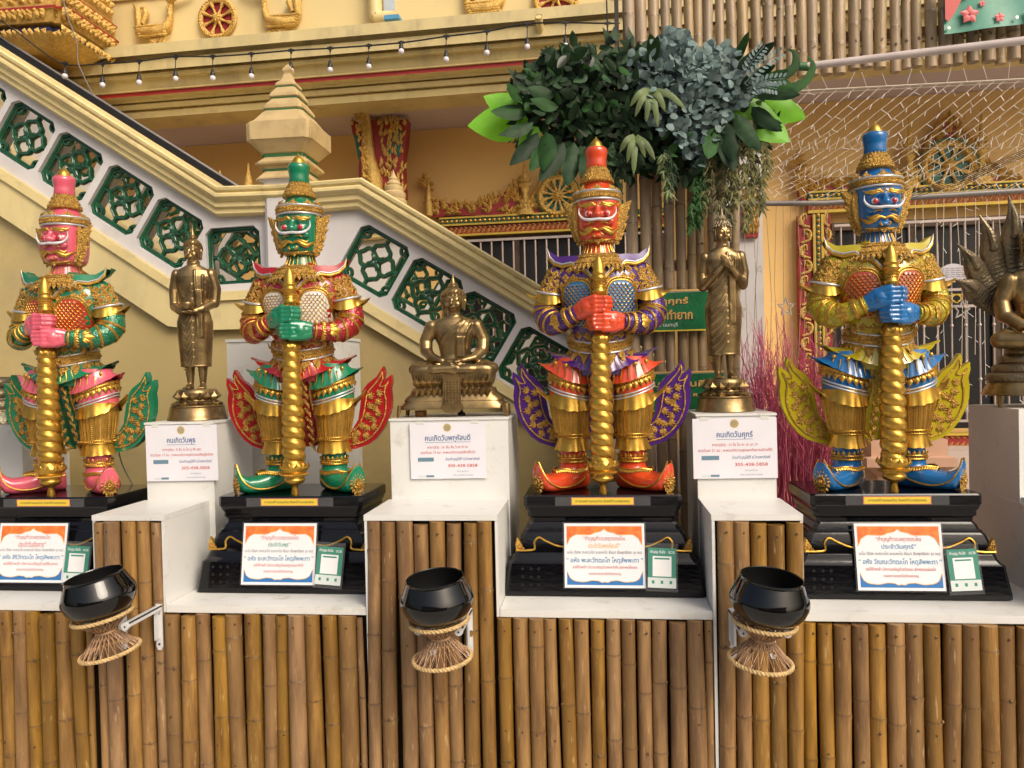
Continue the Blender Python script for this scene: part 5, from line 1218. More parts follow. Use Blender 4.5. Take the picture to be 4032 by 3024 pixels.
for (px, py, rl_, ro, _, lb), sl, kl in zip(BW, SL, KL):
    c = P(px, py, 2.205)
    t = ob('alms_bowl', BM_, BLACKB, None, c, (R(6), R(rl_), 0), lb, 'bowl', 'black alms bowls on the counter front'); ob('bowl_inside', BI_, BIM, t)
    cx = c[0]+{-9: .004, -3.5: .002, 5.5: -.012}[rl_]
    s_ = thing('bowl_stand', sl, 'stand', (cx, 2.21, c[2]-.056), (R(4), R(rl_), 0), 'woven bowl stands'); woven(s_); s_.scale = (1.05, 1.05, 1.15)
    k = thing('wall_bracket', kl, 'bracket', (cx+(.03 if rl_ == -9 else 0), 2.205, c[2]-.083), None, 'white brackets on the counter front')
    for xx in ((-.060, .060) if rl_ != -9 else (-.075, .05)): bracket(k, xx)
# ================================================================= staircase behind the counter
from mathutils.geometry import tessellate_polygon
YS = 3.60
def offset_line(pts, d):
    """parallel line at distance d above a polyline in x,z with mitred corners"""
    pts = [np.array(p, float) for p in pts]; out = []
    for i, p in enumerate(pts):
        dirs = []
        if i > 0: dirs.append(nrm(p-pts[i-1]))
        if i < len(pts)-1: dirs.append(nrm(pts[i+1]-p))
        ns = [np.array([-q[1], q[0]]) for q in dirs]
        n_ = nrm(sum(ns)); out.append(p+n_*d/max(np.dot(n_, ns[0]), .3))
    return out
def sweep(mb, line, prof, y0):
    """prof: closed list of (y, d)"""
    cols = [offset_line(line, d) for _, d in prof]
    for_r = []
    for i in range(len(line)): for_r.append([(cols[j][i][0], y0+prof[j][0], cols[j][i][1]) for j in range(len(prof))])
    return mb.loft(for_r)
pp = lambda l, Y=YS: [(P(x, y, Y)[0], P(x, y, Y)[2]) for x, y in l]
TOPL = pp([(-420, -76), (893, 750), (1120, 742), (1446, 717), (2700, 1472)])
RAILP = [(-.035, -.128), (-.045, -.120), (-.045, -.100), (-.062, -.092), (-.062, -.070), (-.080, -.062), (-.092, -.050), (-.092, -.038), (-.082, -.028), (-.095, -.020), (-.098, -.008), (-.088, 0), (.06, .004), (.13, .004), (.15, -.008), (.15, -.05), (.14, -.07), (.135, -.128)]
BOTL = pp([(-420, 383), (700, 1112), (850, 1150), (1120, 1136), (1300, 1098), (2700, 1938)])
STRL = pp([(-420, 570), (666, 1285), (820, 1300), (1120, 1290), (1230, 1150), (1500, 1312), (2700, 2032)])
RB = offset_line(TOPL, -.127)
def grille_mesh(sz=.272, sy=.20):
    m = MB(); h = sz/2; c = .030
    fr = [(-h+c, -h), (h-c, -h), (h, -h+c), (h, h-c), (h-c, h), (-h+c, h), (-h, h-c), (-h, -h+c)]
    q = np.array([(x, 0, z) for x, z in fr]); pth = []
    for i in range(8):
        for u in (0, .5): pth.append(q[i]*(1-u)+q[(i+1) % 8]*u)
    m.tube(pth, .018, 6, (1, 1.4), (0, 1, 0), closed=True)
    m.tube([p_*.90+np.array([0, -.014, 0]) for p_ in pth], .004, 5, closed=True)
    # four petals and a flower in the middle, links to the frame
    for k in range(4):
        an = k*pi/2; ca, sa = math.cos(an), math.sin(an); rot = lambda x, z: (x*ca-z*sa, 0, x*sa+z*ca)
        lp = smooth_path([rot(*t) for t in [(.014, 0), (.026, .022), (.044, .042), (.068, .040), (.080, .022), (.094, 0), (.080, -.022), (.068, -.040), (.044, -.042), (.026, -.022), (.014, 0)]], 30)
        m.tube(lp, .0125, 6, (1, 1.4), (0, 1, 0)); m.tube([p_+np.array([0, -.014, 0]) for p_ in lp], .0032, 4)
        m.tube([rot(.090, 0), rot(h, 0)], .012, 6, (1, 1.3), (0, 1, 0))
        an2 = k*pi/2+pi/4; ca2, sa2 = math.cos(an2), math.sin(an2); r2 = lambda x, z: (x*ca2-z*sa2, 0, x*sa2+z*ca2)
        for s_ in (-.012, 0, .012): m.leaf(np.array(r2(.004, 0))+np.array([0, -.016, 0]), r2(.04, s_), (0, -1, 0), .046, .016, .5)
        m.tube([r2(.01, 0), r2(.05, 0)], .011, 6, (1, 1.4), (0, 1, 0))
        cr = smooth_path([r2(h*1.28, .026), r2(h*1.12, .034), r2(h*.98, .024), r2(h*.96, 0), r2(h*1.08, -.010), r2(h*1.16, .006), r2(h*1.10, .014)], 18); m.tube(cr, .010, 6, (1, 1.5), (0, 1, 0))
        cr = smooth_path([r2(h*1.28, -.026), r2(h*1.16, -.032), r2(h*1.06, -.022), r2(h*1.1, -.010)], 10); m.tube(cr, .009, 6, (1, 1.5), (0, 1, 0))
        m.ell(r2(h*1.2, 0), (.020, .012, .020), 8, 5)
    m.ell((0, -.008, 0), (.013, .012, .013), 10, 6)
    return m.mesh('green_grille', 60)
GRM = grille_mesh()
gpos = [((-100, 408), -33.5), ((90, 532), -33.5), ((277, 657), -33.5), ((475, 787), -33.5), ((668, 918), -33), ((918, 1005), 1.5), ((1472, 1028), -31.5), ((1681, 1159), -31.5), ((1888, 1291), -31.5), ((2105, 1432), -31.5), ((2320, 1566), -31.5)]
def balustrade(y0, root, dx=0):
    outer = [np.array(v) for v in RB]+[np.array(v) for v in BOTL[::-1]]
    holes = []
    for (px, py), an in gpos:
        c = P(px, py, YS); h = .139; cc = .030; a_ = R(an); ca, sa = math.cos(a_), math.sin(a_)
        pts = [(-h+cc, -h), (h-cc, -h), (h, -h+cc), (h, h-cc), (h-cc, h), (-h+cc, h), (-h, h-cc), (-h, -h+cc)]
        holes.append([np.array((c[0]+x*ca-z*sa, c[2]+x*sa+z*ca)) for x, z in pts])
        ob('green_grille', GRM, GREENT, root, (c[0], y0+.045, c[2]), (0, -a_, 0))
    loops = [[Vector((v[0], v[1], 0)) for v in outer]]+[[Vector((v[0], v[1], 0)) for v in h_] for h_ in holes]
    tri = tessellate_polygon(loops); flat = [v for l in loops for v in l]
    m = MB(); n = len(flat)
    m.v = [(v.x, y0, v.y) for v in flat]+[(v.x, y0+.13, v.y) for v in flat]
    for t in tri: m.f.append(t[::-1]); m.f.append(tuple(i+n for i in t))
    b = 0
    for l in loops:
        for i in range(len(l)): k = (i+1) % len(l); m.f.append((b+i, b+k, b+n+k, b+n+i))
        b += len(l)
    me = m.mesh('balustrade_wall', smooth=False)
    import bmesh
    bm = bmesh.new(); bm.from_mesh(me); bmesh.ops.recalc_face_normals(bm, faces=bm.faces); bm.to_mesh(me); bm.free()
    ob('balustrade_wall', me, WHITEW, root)
    m = MB(); sweep(m, TOPL, [(a*1, d) for a, d in RAILP][::-1], y0); 
    m.build('moulded_handrail', CREAM, root, ang=25)
st = thing('staircase', 'cream and white staircase with green pierced panels behind the counter', 'staircase')
balustrade(YS, st); balustrade(YS+.80, st)
m = MB(); m.prism([tuple(v) for v in BOTL]+[tuple(v) for v in STRL[::-1]], YS-.012, YS+.9); m.build('stringer', CREAMD, st, smooth=False)
m = MB(); m.prism([tuple(v) for v in offset_line(BOTL, -.002)]+[tuple(v) for v in offset_line(BOTL, -.045)[::-1]], YS-.028, YS-.0125); m.build('stringer_band', CREAM, st, smooth=False)
m = MB(); m.prism([(STRL[0][0], 0.0)]+[tuple(v) for v in STRL]+[(STRL[-1][0], 0.0)], YS+.03, YS+.85); m.build('stair_wall', YELLOW, st, smooth=False)
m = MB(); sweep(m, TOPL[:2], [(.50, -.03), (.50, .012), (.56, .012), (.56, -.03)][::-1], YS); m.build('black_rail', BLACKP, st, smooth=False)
o_ = offset_line(TOPL[:2], .020); m = MB(); m.tube([(v[0], YS+.53, v[1]) for v in o_], .009, 12); m.build('steel_rail', STEEL, st)
m = MB(); m.box(P(1170, 1250, 3.55)[0]-.02, P(1290, 1250, 3.55)[0], 3.52, 3.62, 0, P(1100, 1190, 3.55)[2]); m.build('wall_pier', YELLOW, st, smooth=False)
# newel post with tiered spire
kx = 3.5/3040
cxn = P(1134, 254, 3.62)[0]; zt_ = P(1134, 254, 3.62)[2]
def red_ring(hw, z):
    a, b, c = hw, hw*.82, hw*.64
    q = [(a, c), (b, c+(b-c)*.0), (b, b), (c, b), (c, a)]
    q = [(a, a*.82), (a*.94, a*.82), (a*.94, a*.88), (a*.88, a*.94), (a*.82, a*.94), (a*.82, a)]
    out = []
    for k in range(4):
        ca, sa = round(math.cos(k*pi/2)), round(math.sin(k*pi/2)); out += [(cxn+x*ca-y*sa, 3.62+x*sa+y*ca, z) for x, y in q]
    return out
zz = lambda py: P(1102, py, 3.47)[2]
LV = [(700, 112), (694, 112), (676, 92), (670, 88), (664, 88), (652, 92), (640, 112), (632, 114), (618, 92), (614, 88), (604, 88), (598, 96), (560, 122), (546, 132), (541, 138), (471, 138), (466, 122), (434, 88), (430, 78), (420, 86), (408, 84), (388, 62), (384, 56), (374, 66), (364, 64), (346, 46), (340, 38), (332, 44), (322, 42), (314, 26), (308, 21), (290, 15), (276, 20), (268, 18), (254, 2)]
zz_ = lambda py, hw: P(1112, py, 3.62-hw*kx)[2]
npst = MB(); npst.loft([red_ring(hw*kx, zz_(py, hw)) for py, hw in LV]); npst.build('tiered_spire', STONE, st, ang=20)
for py0, py1 in ((670, 662), (615, 602), (431, 425), (385, 380), (341, 337)):
    hw = np.interp(-(py0+py1)/2, [-p[0] for p in LV], [p[1] for p in LV])+3
    m = MB(); m.loft([red_ring(hw*kx, zz_(py0, hw)), red_ring(hw*kx, zz_(py1, hw))]); m.build('green_band', GREENB, st, smooth=False)
m = MB(); rr = [red_ring(hw*kx*.9, z) for hw, z in [(96, 0.0), (96, zz(860)), (96, zz(780)), (98, zz(725)), (106, zz(708)), (120, zz(699)), (120, zz(694))]]; m.loft(rr); m.build('newel_post', WHITEW, st, ang=25)

# ================================================================= temple building
TB = thing('temple_building', 'yellow temple facade with a moulded cornice, gilded window frames and gold reliefs', 'building', (0, 0, 0), (0, 0, BA))
YW = 5.30
bz = lambda py, Y: PB(1300, py, Y)[2]
prof = [(106, 4.40), (150, 4.40), (152, 4.47), (170, 4.47), (172, 4.43), (215, 4.435), (218, 4.50), (228, 4.47), (243, 4.475), (250, 4.51), (292, 4.53), (297, 4.50)]
prof2 = [(317, 4.50), (321, 4.55), (343, 4.56), (347, 4.60), (352, 4.57), (372, 4.58), (378, 4.62), (384, 4.60), (410, 4.61), (412, 4.66), (416, 4.70)]
def band(pr, Ytop, name, mt, x0=-6.0, x1=3.2):
    pts = [(y, bz(py, y)) for py, y in pr]; pts = [(Ytop, pts[0][1])]+pts+[(Ytop, pts[-1][1])]
    m = MB(); m.loft([[(x, y, z) for y, z in pts] for x in (x0, x1)]); return m.build(name, mt, TB, smooth=False)
XL = PB(60, 200, 4.4)[0]
band(prof, 4.9, 'upper_cornice', CREAMD, XL); band([(297.2, 4.515), (316.8, 4.515)], 4.9, 'red_stripe', RED, XL+.05); band(prof2, 4.9, 'lower_cornice', CREAM, XL)
zc_ = bz(416, 4.70)
m = MB().box(-16, 3.6, 4.9, YW+.3, zc_+.002, zc_+.2); m.build('ceiling', MAUVE, TB, smooth=False)
m = MB().box(-16, 4.4, YW, YW+.2, 0, zc_); m.build('wall', ORANGEW, TB, smooth=False)
m = MB().box(XL-.3, 3.2, 4.62, 4.85, bz(104, 4.6), 6.0); m.build('parapet_wall', YELLOWP, TB, smooth=False); MB().box(-16, XL-.29, 4.95, 5.1, zc_+.2, 6.5).build('parapet_wall', YELLOWP, TB, smooth=False)
q = PB(520, 8, 4.6); m = MB().box(XL, q[0]+.3, 4.60, 4.619, q[2]+.02, q[2]+.05); m.build('wall_moulding', CREAM, TB, smooth=False)
# pillar
a, b = PB(2866, 1300, 4.9), PB(3010, 1300, 4.9); m = MB().box(a[0], b[0], 4.9, YW-.002, 0, zc_); m.build('pillar', WHITEW, TB, smooth=False)
m = MB().box(PB(2925, 900, 4.88)[0], PB(2985, 900, 4.88)[0], 4.87, 4.898, PB(2950, 935, 4.88)[2], PB(2950, 760, 4.88)[2]); o = m.build('pendant_panel', RED, TB, smooth=False)
m = MB(); c0 = PB(2955, 918, 4.87)
for r_ in range(9):
    for k in range(-2, 3): m.leaf((c0[0]+k*.016+(r_ % 2)*.008, 4.868, c0[2]+r_*.03), (k*.15, 0, 1), (0, -1, 0), .045, .026, .5)
m.build('pendant_relief', GOLDW, o)

GREENP = mat('green_panel', (.01, .13, .09), .3, var=.2, vscale=50, bump=.4, bscale=150)
def relief_leafs(mb, pts, Y, L_, w, n=(0, -1, 0), jit=.6, seed=1):
    q = random.Random(seed)
    for x, z, an in pts:
        a_ = an+q.uniform(-jit, jit); mb.leaf((x, Y, z), (math.cos(a_), 0, math.sin(a_)), n, L_*q.uniform(.7, 1.2), w, .5)
def wheel(root, px, py, rpx, Y, nsp, back, rim=GOLDW, name='wheel_relief', ringc=None):
    c = PB(px, py, Y); r = rpx*Y/3040
    m = MB(); m.tube([(c[0], Y+.012, c[2]), (c[0], Y+.03, c[2])], r*.92, 32); o = m.build(name, back, root)
    m = MB(); m.tube(ring_path((0, 0, 0), r*.86, r*.86, n=40), r*.13, 8, (1, .8), closed=True)
    for k in range(40):
        t = 2*pi*k/40; m.leaf((r*.86*math.cos(t), r*.86*math.sin(t), r*.10), (-math.sin(t)+.5*math.cos(t), math.cos(t)+.5*math.sin(t), 0), (0, 0, 1), r*.16, r*.12, .4)
    for k in range(nsp):
        t = 2*pi*k/nsp+pi/nsp; d = np.array([math.cos(t), math.sin(t), 0])
        m.tube([d*r*.12, d*r*.3, d*r*.5, d*r*.62, d*r*.78], np.array([.11, .06, .05, .09, .11])*r, 8)
    m.ell((0, 0, r*.08), (r*.2, r*.2, r*.16), 12, 6)
    for k in range(8): t = 2*pi*k/8; m.leaf((0, 0, r*.16), (math.cos(t), math.sin(t), 0), (0, 0, 1), r*.24, r*.14, .4)
    m.xf(Matrix.Translation(c) @ Matrix.Rotation(R(90), 4, 'X')); m.build('gold_wheel', rim, o)
    if ringc:
        m = MB(); m.tube([(c[0]+r*1.03*math.cos(t), Y+.01, c[2]+r*1.03*math.sin(t)) for t in np.linspace(0, 2*pi, 40, endpoint=False)], r*.07, 6, closed=True); m.build('green_ring', ringc, o)
    return o
wheel(TB, 856, 72, 88, 4.60, 8, RED); wheel(TB, 2188, -12, 92, 4.60, 8, RED)
def hamsa(px, py, sc, flip=1):
    """gold goose relief; px,py: middle of its breast"""
    Y = 4.60; k = sc*Y/3040; c = PB(px, py, Y); m = MB()
    f = lambda x, y: (c[0]+flip*x*k, c[2]-y*k)
    bod = smooth_path([(*f(-95, -10),)+(0,), (*f(-60, 18),)+(0,), (*f(0, 20),)+(0,), (*f(45, 5),)+(0,), (*f(62, -30),)+(0,), (*f(66, -70),)+(0,), (*f(72, -100),)+(0,)], 30)
    m.tube([(p[0], Y-.01, p[1]) for p in bod], np.interp(np.linspace(0, 1, 30), [0, .15, .4, .6, .75, .9, 1], [4, 26, 36, 27, 16, 13, 14])*k, 10, (1, .7))
    m.tube([(f(60, -100)[0], Y-.02, f(60, -100)[1]), (f(80, -112)[0], Y-.03, f(80, -112)[1]), (f(110, -118)[0], Y-.03, f(110, -118)[1]), (f(150, -124)[0], Y-.02, f(150, -124)[1]), (f(180, -125)[0], Y-.01, f(180, -125)[1])], np.array([12, 18, 11, 8, 2])*k, 8)
    m.tube([(f(-80, 0)[0], Y-.01, f(-80, 0)[1]), (f(-78, -45)[0], Y-.015, f(-78, -45)[1]), (f(-82, -80)[0], Y-.01, f(-82, -80)[1]), (f(-112, -118)[0], Y, f(-112, -118)[1])], np.array([14, 17, 13, 1])*k, 8)
    m.tube([(f(-60, -20)[0], Y-.015, f(-60, -20)[1]), (f(-42, -60)[0], Y-.015, f(-42, -60)[1]), (f(-56, -88)[0], Y-.01, f(-56, -88)[1]), (f(-80, -92)[0], Y, f(-80, -92)[1])], np.array([10, 13, 8, 2])*k, 8)
    q = random.Random(3)
    for r_ in range(5):
        for i in range(9):
            x, y = -70+i*14+r_*4, -8+r_*11; p = f(x, y); m.leaf((p[0], Y-.03-.002*r_, p[1]), (-flip*1, -.1, -.25+.0*r_), (0, -1, 0), 30*k, 12*k, .4)
    for i in range(14):
        x, y = -20+i*6, 34+q.uniform(-4, 16); p = f(x, y); m.leaf((p[0], Y-.02, p[1]), (-flip*.3, 0, -1), (0, -1, 0), 34*k, 12*k, .4)
    for i in range(10):
        p = f(60+q.uniform(-6, 8), -20-i*9); m.leaf((p[0], Y-.025, p[1]), (flip*.3, 0, -1), (0, -1, 0), 18*k, 12*k, .5)
    m.build('goose_relief', GOLDW, TB, ang=60)
hamsa(620, 112, 1.0); hamsa(1105, 75, 1.0, -1); hamsa(1920, 20, 1.0)
hamsa(2500, -30, 1.0, -1)
# downpipe, blue window strip
m = MB(); c0 = PB(1478, 88, 4.56); m.tube([(c0[0], 4.56, c0[2]+2.0), (c0[0], 4.56, c0[2]+.04), (c0[0]+.01, 4.56, c0[2]+.02), (c0[0]+.12, 4.56, c0[2]+.015)], .042, 14); m.build('drain_pipe', CREAM, TB)
c0 = PB(1518, 75, 4.61); m = MB().box(c0[0]-.01, c0[0]+.06, 4.605, 4.617, c0[2], c0[2]+1.5); m.build('window_pane', mat('pale_pane', (.45, .52, .6), .2), TB, smooth=False)
c0 = PB(1520, 80, 4.5); m = MB().box(c0[0], c0[0]+.09, 4.46, 4.54, c0[2]-.012, c0[2]+.012); m.build('blue_block', mat('blue_plastic', (.08, .3, .55), .4), TB, smooth=False)
c0 = PB(2122, 85, 4.38); m = MB(); m.tube([(c0[0], 4.45, c0[2]-.03), (c0[0], 4.40, c0[2]-.005), (c0[0], 4.36, c0[2]+.02)], .022, 14, cap=(1, 0)); m.tube([(c0[0], 4.40, c0[2]-.005), (c0[0], 4.361, c0[2]+.019)], .018, 14); m.build('spout', CREAM, TB)

# windows
BROWN = mat('brown_frame', (.10, .06, .035), .4)
BARP = mat('pale_bar', (.55, .46, .42), .3, .5)
def pz_(px, py, Y): return PB(px, py, Y)
def window(x0p, x1p, ytop, ybot, xref, nbars, rails, yref=1000, left=True, right=False):
    Y = YW-.03
    xa, xb = PB(x0p, yref, Y)[0], PB(x1p, yref, Y)[0]; zt, zb = PB(xref, ytop, Y)[2], PB(xref, ybot, Y)[2]
    w = MB().box(xa, xb, YW-.001, YW-.0005+.0, zb, zt).build('window', DARK, TB, smooth=False)
    def fr(name, x0, x1, z0, z1, y0, mt): return MB().box(x0, x1, y0, Y+.028, z0, z1).build(name, mt, w, smooth=False)
    fr('frame', xa, xb, zt-.05, zt, Y, BROWN); 
    n_ = max(2, int((xb-xa)/.42))
    for k in range(n_+1): x = xa+(xb-xa)*k/n_; fr('frame', x-.02, x+.02, zb, zt-.0505, Y+.004, BROWN)
    for z in rails:
        zr = PB(xref, z, Y-.05)[2]; MB().box(xa, xb, Y-.064, Y-.052, zr-.008, zr+.008).build('rail', BARP, w, smooth=False)
    zr0, zr1 = PB(xref, rails[0], Y-.05)[2], PB(xref, rails[-1], Y-.05)[2]
    mb = MB(); mb.tube([(0, 0, zr1), (0, 0, zr0)], .0065, 8); 
    for q in np.arange(zr0-.32, zr1, -.34): mb.ell((0, 0, q), .013, 8, 5)
    me = mb.mesh('bar')
    for k in range(nbars):
        x = xa+(xb-xa)*(k+.5)/nbars; ob('bar', me, BARP, w, (x, Y-.05, 0))
    return w, xa, xb, zt, zb
def beadband(root, x0, x1, z, Y):
    m = MB().box(x0, x1, Y-.03, Y+.03, z-.022, z+.022); o = m.build('green_band', GREENP, root, smooth=False)
    m = MB(); m.box(x0, x1, Y-.04, Y-.0305, z+.018, z+.03); m.box(x0, x1, Y-.04, Y-.0305, z-.03, z-.018); m.build('gold_edge', INKG, o, smooth=False)
    m = MB(); k = 0
    for x in np.arange(x0+.018, x1, .033): m.ell((x, Y-.034, z), (.013, .008, .013), 7, 5)
    m.build('gold_studs', GOLD, o)
INKG = mat('bright_yellow_gold', (.60, .42, .06), .4, .3)
def leafband(root, x0, x1, z0, z1, Y, vert=False):
    m = MB().box(x0, x1, Y-.02, Y+.03, z0, z1); o = m.build('red_band', RED, root, smooth=False); m = MB()
    if not vert:
        for i, x in enumerate(np.arange(x0+.02, x1-.02, .034)):
            m.leaf((x, Y-.021, z0+.004), (.75, 0, 1), (0, -1, 0), .05, .022, .5); m.leaf((x+.014, Y-.021, z1-.004), (.9, 0, -.8), (0, -1, 0), .03, .016, .5)
    else:
        xc = (x0+x1)/2; ww = (x1-x0)
        for i, z in enumerate(np.arange(z0+.03, z1, .10)):
            s_ = 1 if i % 2 else -1
            q = smooth_path([(xc-s_*ww*.3, Y-.024, z-.04), (xc+s_*ww*.25, Y-.03, z-.02), (xc+s_*ww*.3, Y-.03, z+.03), (xc-s_*ww*.02, Y-.03, z+.045), (xc-s_*ww*.08, Y-.026, z+.01)], 16); m.tube(q, np.interp(np.linspace(0, 1, 16), [0, .5, 1], [.007, .011, .004]), 6)
            for a_ in (-.6, .1, .8, 1.6): m.leaf((xc+s_*ww*.1, Y-.024, z), (s_*math.cos(a_), 0, math.sin(a_)), (0, -1, 0), .045, .018, .5)
    m.build('gold_leaves', GOLDW, o)
def gable(root, cx, zbase, Y, wr, h, seed, half=None):
    """wheel flanked by flame reliefs and small spires over a window; wr wheel radius, h apex height"""
    q = random.Random(seed)
    # flame gable backing
    pts = [(-3.0, .05), (-2.5, .35), (-2.0, .7), (-1.6, .9), (-1.2, 1.35), (-.95, 1.9), (-.5, 2.7), (0, h/wr), (.5, 2.7), (.95, 1.9), (1.2, 1.35), (1.6, .9), (2.0, .7), (2.5, .35), (3.0, .05)]
    m = MB().prism([(cx+x*wr, zbase+z*wr) for x, z in pts], Y-.02, Y+.02); o = m.build('gable', RED, root, smooth=False)
    m = MB()
    for i in range(len(pts)-1):
        for u in np.linspace(0, 1, 5):
            x = (pts[i][0]*(1-u)+pts[i+1][0]*u)*wr; z = (pts[i][1]*(1-u)+pts[i+1][1]*u)*wr
            an = math.atan2(1, -np.sign(x)*.5); m.leaf((cx+x*.95, Y-.022, zbase+z*.93-.01), (-np.sign(x)*.35+q.uniform(-.2, .2), 0, 1), (0, -1, 0), .075, .035, .5)
            m.leaf((cx+x*.82, Y-.022, zbase+z*.78), (q.uniform(-1, 1), 0, 1), (0, -1, 0), .06, .035, .5); m.leaf((cx+x*.68, Y-.022, zbase+z*.6), (q.uniform(-1, 1), 0, q.uniform(-.3, 1)), (0, -1, 0), .05, .03, .5)
    m.build('gold_flames', GOLDW, o)
    return o
def spire(root, x, zbase, Y, h, w):
    m = MB(); m.lathe([(w, 0), (w, h*.05), (w*.8, h*.08), (w*.85, h*.12), (w*.5, h*.18), (w*.3, h*.26), (w*.3, h*.36), (w*.55, h*.42), (w*.5, h*.46), (w*.42, h*.5), (w*.3, h*.62), (w*.22, h*.75), (w*.1, h*.9), (.002, h)], 14, (x, Y, zbase), sy=.6)
    for zf, r_ in ((.10, .9), (.17, .6), (.44, .6), (.52, .5)): leaf_ring(m, (x, Y, zbase+h*zf), w*r_, w*r_*.6, 12, h*.09, w*.35, 1, .2)
    m.build('small_spire', GOLDW, root)
def naga_crest(root, f, Y, pts_out, pts_in, fl):
    poly = [f(*p) for p in pts_out]+[f(*p) for p in pts_in[::-1]]
    o = MB().prism(poly, Y-.015, Y+.02).build('serpent_crest', RED, root, smooth=False)
    m = MB(); q = random.Random(5)
    n_ = len(pts_out)
    for i in range(n_-1):
        for u in np.linspace(0, .9, 5):
            for v in (.15, .45, .8):
                a = np.array(pts_out[i])*(1-u)+np.array(pts_out[i+1])*u; j = i*(len(pts_in)-1)/(n_-1); j0 = min(int(j), len(pts_in)-2); b_ = np.array(pts_in[j0])*(1-(j-j0))+np.array(pts_in[j0+1])*(j-j0)
                c = a*(1-v)+b_*v; x, z = f(*c); m.leaf((x, Y-.017, z), (q.uniform(-1, 1), 0, q.uniform(-.2, 1.2)), (0, -1, 0), .06, .032, .5)
    m.build('gold_scales', GOLDW, o)
# window one (behind the right stair), window two (right)
Yg = YW-.05
w1, xa, xb, zt, zb = window(1752, 2620, 912, 1900, 2100, 20, [938, 1560])
zf = PB(2100, 860, Yg)[2]; zr = PB(2100, 893, Yg)[2]
beadband(TB, xa-.02, xb+.02, zf, Yg); leafband(TB, xa-.02, xb+.02, zr-.03, zr+.024, Yg)
MB().box(xa-.02, xb+.02, Yg-.03, Yg+.04, zr-.045, zr-.031).build('gold_edge', INKG, TB, smooth=False)
f1 = lambda x, y: (PB(x, y, Yg)[0], PB(x, y, Yg)[2])
naga_crest(TB, f1, Yg, [(1668, 702), (1690, 760), (1720, 790), (1780, 806), (1850, 806), (1920, 790), (1980, 762), (2030, 735), (2048, 690)], [(1676, 720), (1684, 830), (1715, 858), (1780, 850), (1850, 850), (1920, 850), (1985, 848), (2030, 810), (2050, 740)], 1)
wheel(TB, 2196, 770, 82, Yg-.03, 12, GREENP, ringc=GREENB)
zb1 = PB(2190, 848, Yg)[2]
gable(TB, PB(2196, 800, Yg)[0], zb1, Yg+.01, .125, .42, 3)
spire(TB, PB(2072, 850, Yg)[0], PB(2072, 850, Yg)[2], Yg-.03, .42, .058); spire(TB, PB(2330, 850, Yg)[0], PB(2330, 845, Yg)[2], Yg-.03, .42, .058)
w2, xa, xb, zt, zb = window(3277, 4260, 868, 1690, 3500, 18, [880, 1150, 1215, 1660])
zf = PB(3500, 760, Yg)[2]; zr = PB(3500, 797, Yg)[2]; xl2 = PB(3150, 1000, Yg)[0]
beadband(TB, xl2+.05, xb+.02, zf, Yg); leafband(TB, xl2+.05, xb+.02, zr-.03, zr+.024, Yg)
MB().box(xl2+.05, xb+.02, Yg-.03, Yg+.04, zr-.05, zr-.031).build('gold_edge', INKG, TB, smooth=False)
leafband(TB, PB(3140, 1000, Yg)[0], PB(3198, 1000, Yg)[0], PB(3150, 1740, Yg)[2], zr-.06, Yg, True)
leafband(TB, PB(3238, 1000, Yg)[0], PB(3268, 1000, Yg)[0], PB(3150, 1740, Yg)[2], zr-.06, Yg, True)
x0_, x1_ = PB(3202, 1000, Yg)[0], PB(3234, 1000, Yg)[0]; z0_, z1_ = PB(3150, 1740, Yg)[2], zr-.06
o = MB().box(x0_, x1_, Yg-.03, Yg+.03, z0_, z1_).build('green_band', GREENP, TB, smooth=False)
m = MB(); m.box(x0_-.008, x0_+.008, Yg-.04, Yg-.0305, z0_, z1_); m.box(x1_-.008, x1_+.008, Yg-.04, Yg-.0305, z0_, z1_); m.build('gold_edge', INKG, o, smooth=False)
m = MB()
for z in np.arange(z0_+.02, z1_, .036): m.ell(((x0_+x1_)/2, Yg-.034, z), (.013, .008, .015), 7, 5)
m.build('gold_studs', GOLD, o)
zs = PB(3900, 1730, Yg)[2]; leafband(TB, xl2, xb, zs-.05, zs+.03, Yg-.02); MB().box(xl2, xb, Yg-.06, Yg+.03, zs+.031, zs+.045).build('gold_edge', INKG, TB, smooth=False); MB().box(xl2, xb, Yg-.07, Yg+.03, zs-.075, zs-.051).build('gold_edge', INKG, TB, smooth=False)
naga_crest(TB, f1, Yg, [(3140, 612), (3150, 660), (3170, 690), (3220, 715), (3290, 720), (3360, 715), (3430, 715)], [(3138, 640), (3142, 770), (3160, 800), (3220, 760), (3290, 756), (3360, 752), (3430, 748)], 1)
wheel(TB, 3736, 655, 98, Yg-.03, 8, GREENP, ringc=GREENB)
zb2 = PB(3736, 745, Yg)[2]; gable(TB, PB(3736, 700, Yg)[0], zb2, Yg+.01, .150, .47, 4)
spire(TB, PB(3578, 745, Yg)[0], PB(3578, 748, Yg)[2], Yg-.03, .49, .062); spire(TB, PB(3860, 740, Yg)[0], PB(3860, 732, Yg)[2], Yg-.03, .50, .062)
